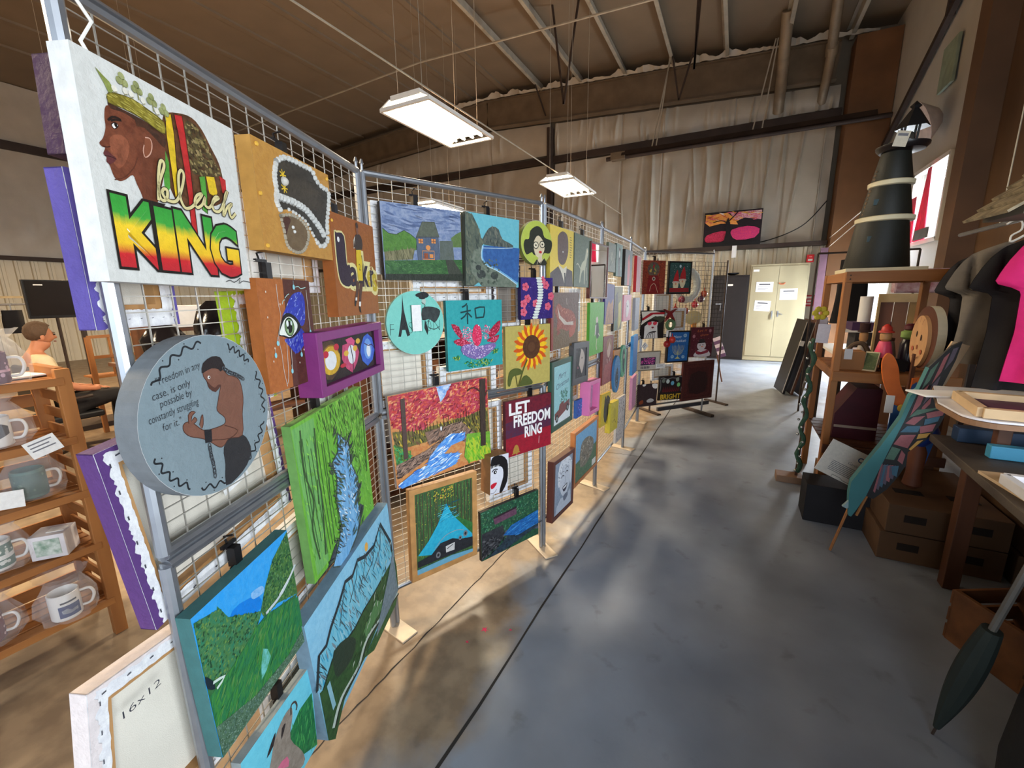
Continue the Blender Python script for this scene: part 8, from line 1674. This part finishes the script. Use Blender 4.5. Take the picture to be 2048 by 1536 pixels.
orn(.88, 1.735, lambda g: g.tube([(.19*math.cos(2*PI*k/28), 0, .19*math.sin(2*PI*k/28)) for k in range(28)], [.045+.008*(k % 2) for k in range(28)], 10, closed=True), 'wreath', 'white ring wreath behind the gnomes picture', mat('white_wreath', (206, 212, 206), .8, bump=.4))
orn(1.04, 1.30, lambda g: g.lathe([(.0001, -.03), (.15, -.01), (.155, 0), (.15, .01), (.0001, .03)], (0, 0, 0), 28, rot=Matrix.Rotation(PI/2, 3, 'X') @ Matrix.Diagonal((1, .62, 1))), 'yellow_oval', 'cream yellow oval ornament with an orange stem behind the stand', mat('cream_yellow', (222, 206, 150), .6))
orn(1.06, 1.17, lambda g: g.box((0, 0, 0), (.07, .03, .12)), 'orange_stem', 'orange block under the cream yellow oval', mat('orange_block', (222, 150, 70), .6), .2)
rr = random.Random(12)
for k, (s_, z, c, nm) in enumerate(((.5, 1.5, (170, 40, 40), 'red'), (.62, 1.42, (196, 60, 50), 'scarlet'), (.72, 1.55, (120, 40, 60), 'maroon'), (.8, 1.4, (150, 60, 40), 'rust'), (.95, 1.48, (190, 50, 60), 'crimson'), (1.05, 1.55, (90, 50, 70), 'plum'), (1.1, 1.62, (200, 90, 60), 'orange'), (.44, 1.05, (200, 60, 50), 'bright red'), (.36, 1.0, (150, 30, 36), 'dark red'))):
    orn(s_, z, lambda g: (g.ball((0, 0, 0), .045, seg=12), g.tube([(0, 0, .04), (0, 0, .08)], .006, 6)), 'bauble', nm+' bauble on the ornament rack', mat('bauble_%d' % k, c, .3), .10 if k < 7 else -.075)
orn(.42, 1.38, lambda g: g.prism([(-.1, .06), (-.02, .0), (-.08, -.1), (0, -.03), (.08, -.1), (.02, 0), (.1, .06), (0, .02)], -.02, .02), 'red_bow', 'dark red ribbon bow on the cross stand', mat('ribbon_red', (130, 26, 36), .5), -.03)
orn(.44, 1.24, lambda g: g.tube([(.06*math.cos(2*PI*k/18), 0, .055*math.sin(2*PI*k/18)) for k in range(18)], .02, 8, closed=True), 'green_wreath', 'small green ring wreath above the candle holder picture', mat('wreath_green', (90, 120, 84), .8, bump=.5), -.03)
# ------------------------------------------------------------------ beyond the rack on the right: desk, panelled door, jackets
dk = table(1.55, 6.1, 1.1, 1.2, .98, 'white topped desk beyond the pine rack', WHT)
item_box('printer', 1.42, 6.1, .98, .42, .35, .2, (40, 38, 42), 'black printer on the white topped desk', 'printer')
item_box('paper_tray', 1.40, 6.1, 1.2, .45, .3, .09, (70, 44, 84), 'purple tray on the desk riser', 'tray')
item_box('desk_riser', 1.40, 6.1, 1.18, .6, .34, .02, (232, 232, 232), 'thin white riser shelf above the printer', 'shelf')
figurine(1.3, 6.1, 1.29, [('roll', [(.06, 0), (.06, .28), (.02, .28)], PAPER)], 'white paper towel roll on the desk riser', 'paper roll')
for k in range(3): item_box('paper_pile', 1.15+k*.14, 5.75+.05*k, .98, .18, .24, .02+.02*k, (226-20*k, 222-20*k, 230-10*k), ['thin white', 'grey', 'thick lilac'][k]+' paper pile on the white topped desk', 'papers')
pd = empty('plank_screen', (1.42, 5.4, 0), label='pale framed screen of brown planks behind the pine rack', cat='screen')
g = MB(); g.box((0, 0, 1.56), (.36, .03, .08)); g.build('top_frame', mat('pale_frame_wood', (214, 184, 130), .5), pd, smooth=0)
for k, c in enumerate(((120, 70, 40), (130, 84, 50), (176, 136, 70))): g = MB(); g.box((-.11+k*.11, .005, .76), (.1, .02, 1.52)); g.build('plank', mat('plank_%d' % k, c, .5, scale=8, stretch=(1, 1, .1)), pd, smooth=0)
for x in (-.17, .17): g = MB(); g.box((x, 0, .76), (.02, .03, 1.52)); g.build('side_frame', MATS['pale_frame_wood'], pd, smooth=0)
o = hung(1.30, 6.9, 2.1, .35, .8, FB('black_coat_cloth', (20, 20, 24)), 'black jacket hanging by the far door', .8); o.rotation_euler.z = PI/2
g = MB(); g.tube([(.9, 6.9, 2.11), (1.9, 6.9, 2.11)], .012, 8); r_ = g.build('coat_rail', DKST, label='dark rail holding the black jacket beyond the pine rack', cat='rail')
for x in (.9, 1.9): g = MB(); g.tube([(x, 6.9, 0), (x, 6.9, 2.11)], .012, 8); g.build('upright', DKST, r_)
g = MB(); g.box((0, 0, 0), (.45, .1, .22)); g.build('wrapped_quilt', mat('patchwork', (150, 90, 96), .5, scale=16, col2=(200, 180, 190), bump=.3), loc=(1.56, 5.42, 1.715), smooth=0, bevel=.02, label='plastic wrapped patchwork bundle on top of the plank screen', cat='bundle')
g = MB(); g.box((0, 0, 0), (.13, .04, 2.5)); g.build('mauve_board', mat('mauve_paint', (84, 56, 70), .6), loc=(1.56, 11.2, 1.27), smooth=0, label='mauve framed board by the far right column', cat='board')
g = MB(); g.tube([(1.72, 11.9, 2.78), (1.0, 4.9, 2.4)], .006, 5); g.tube([(1.72, 11.9, 2.58), (.95, 4.9, 2.28)], .006, 5); g.build('guide_wire', GALV, label='thin wires running from the far column towards the lighthouse', cat='wire')
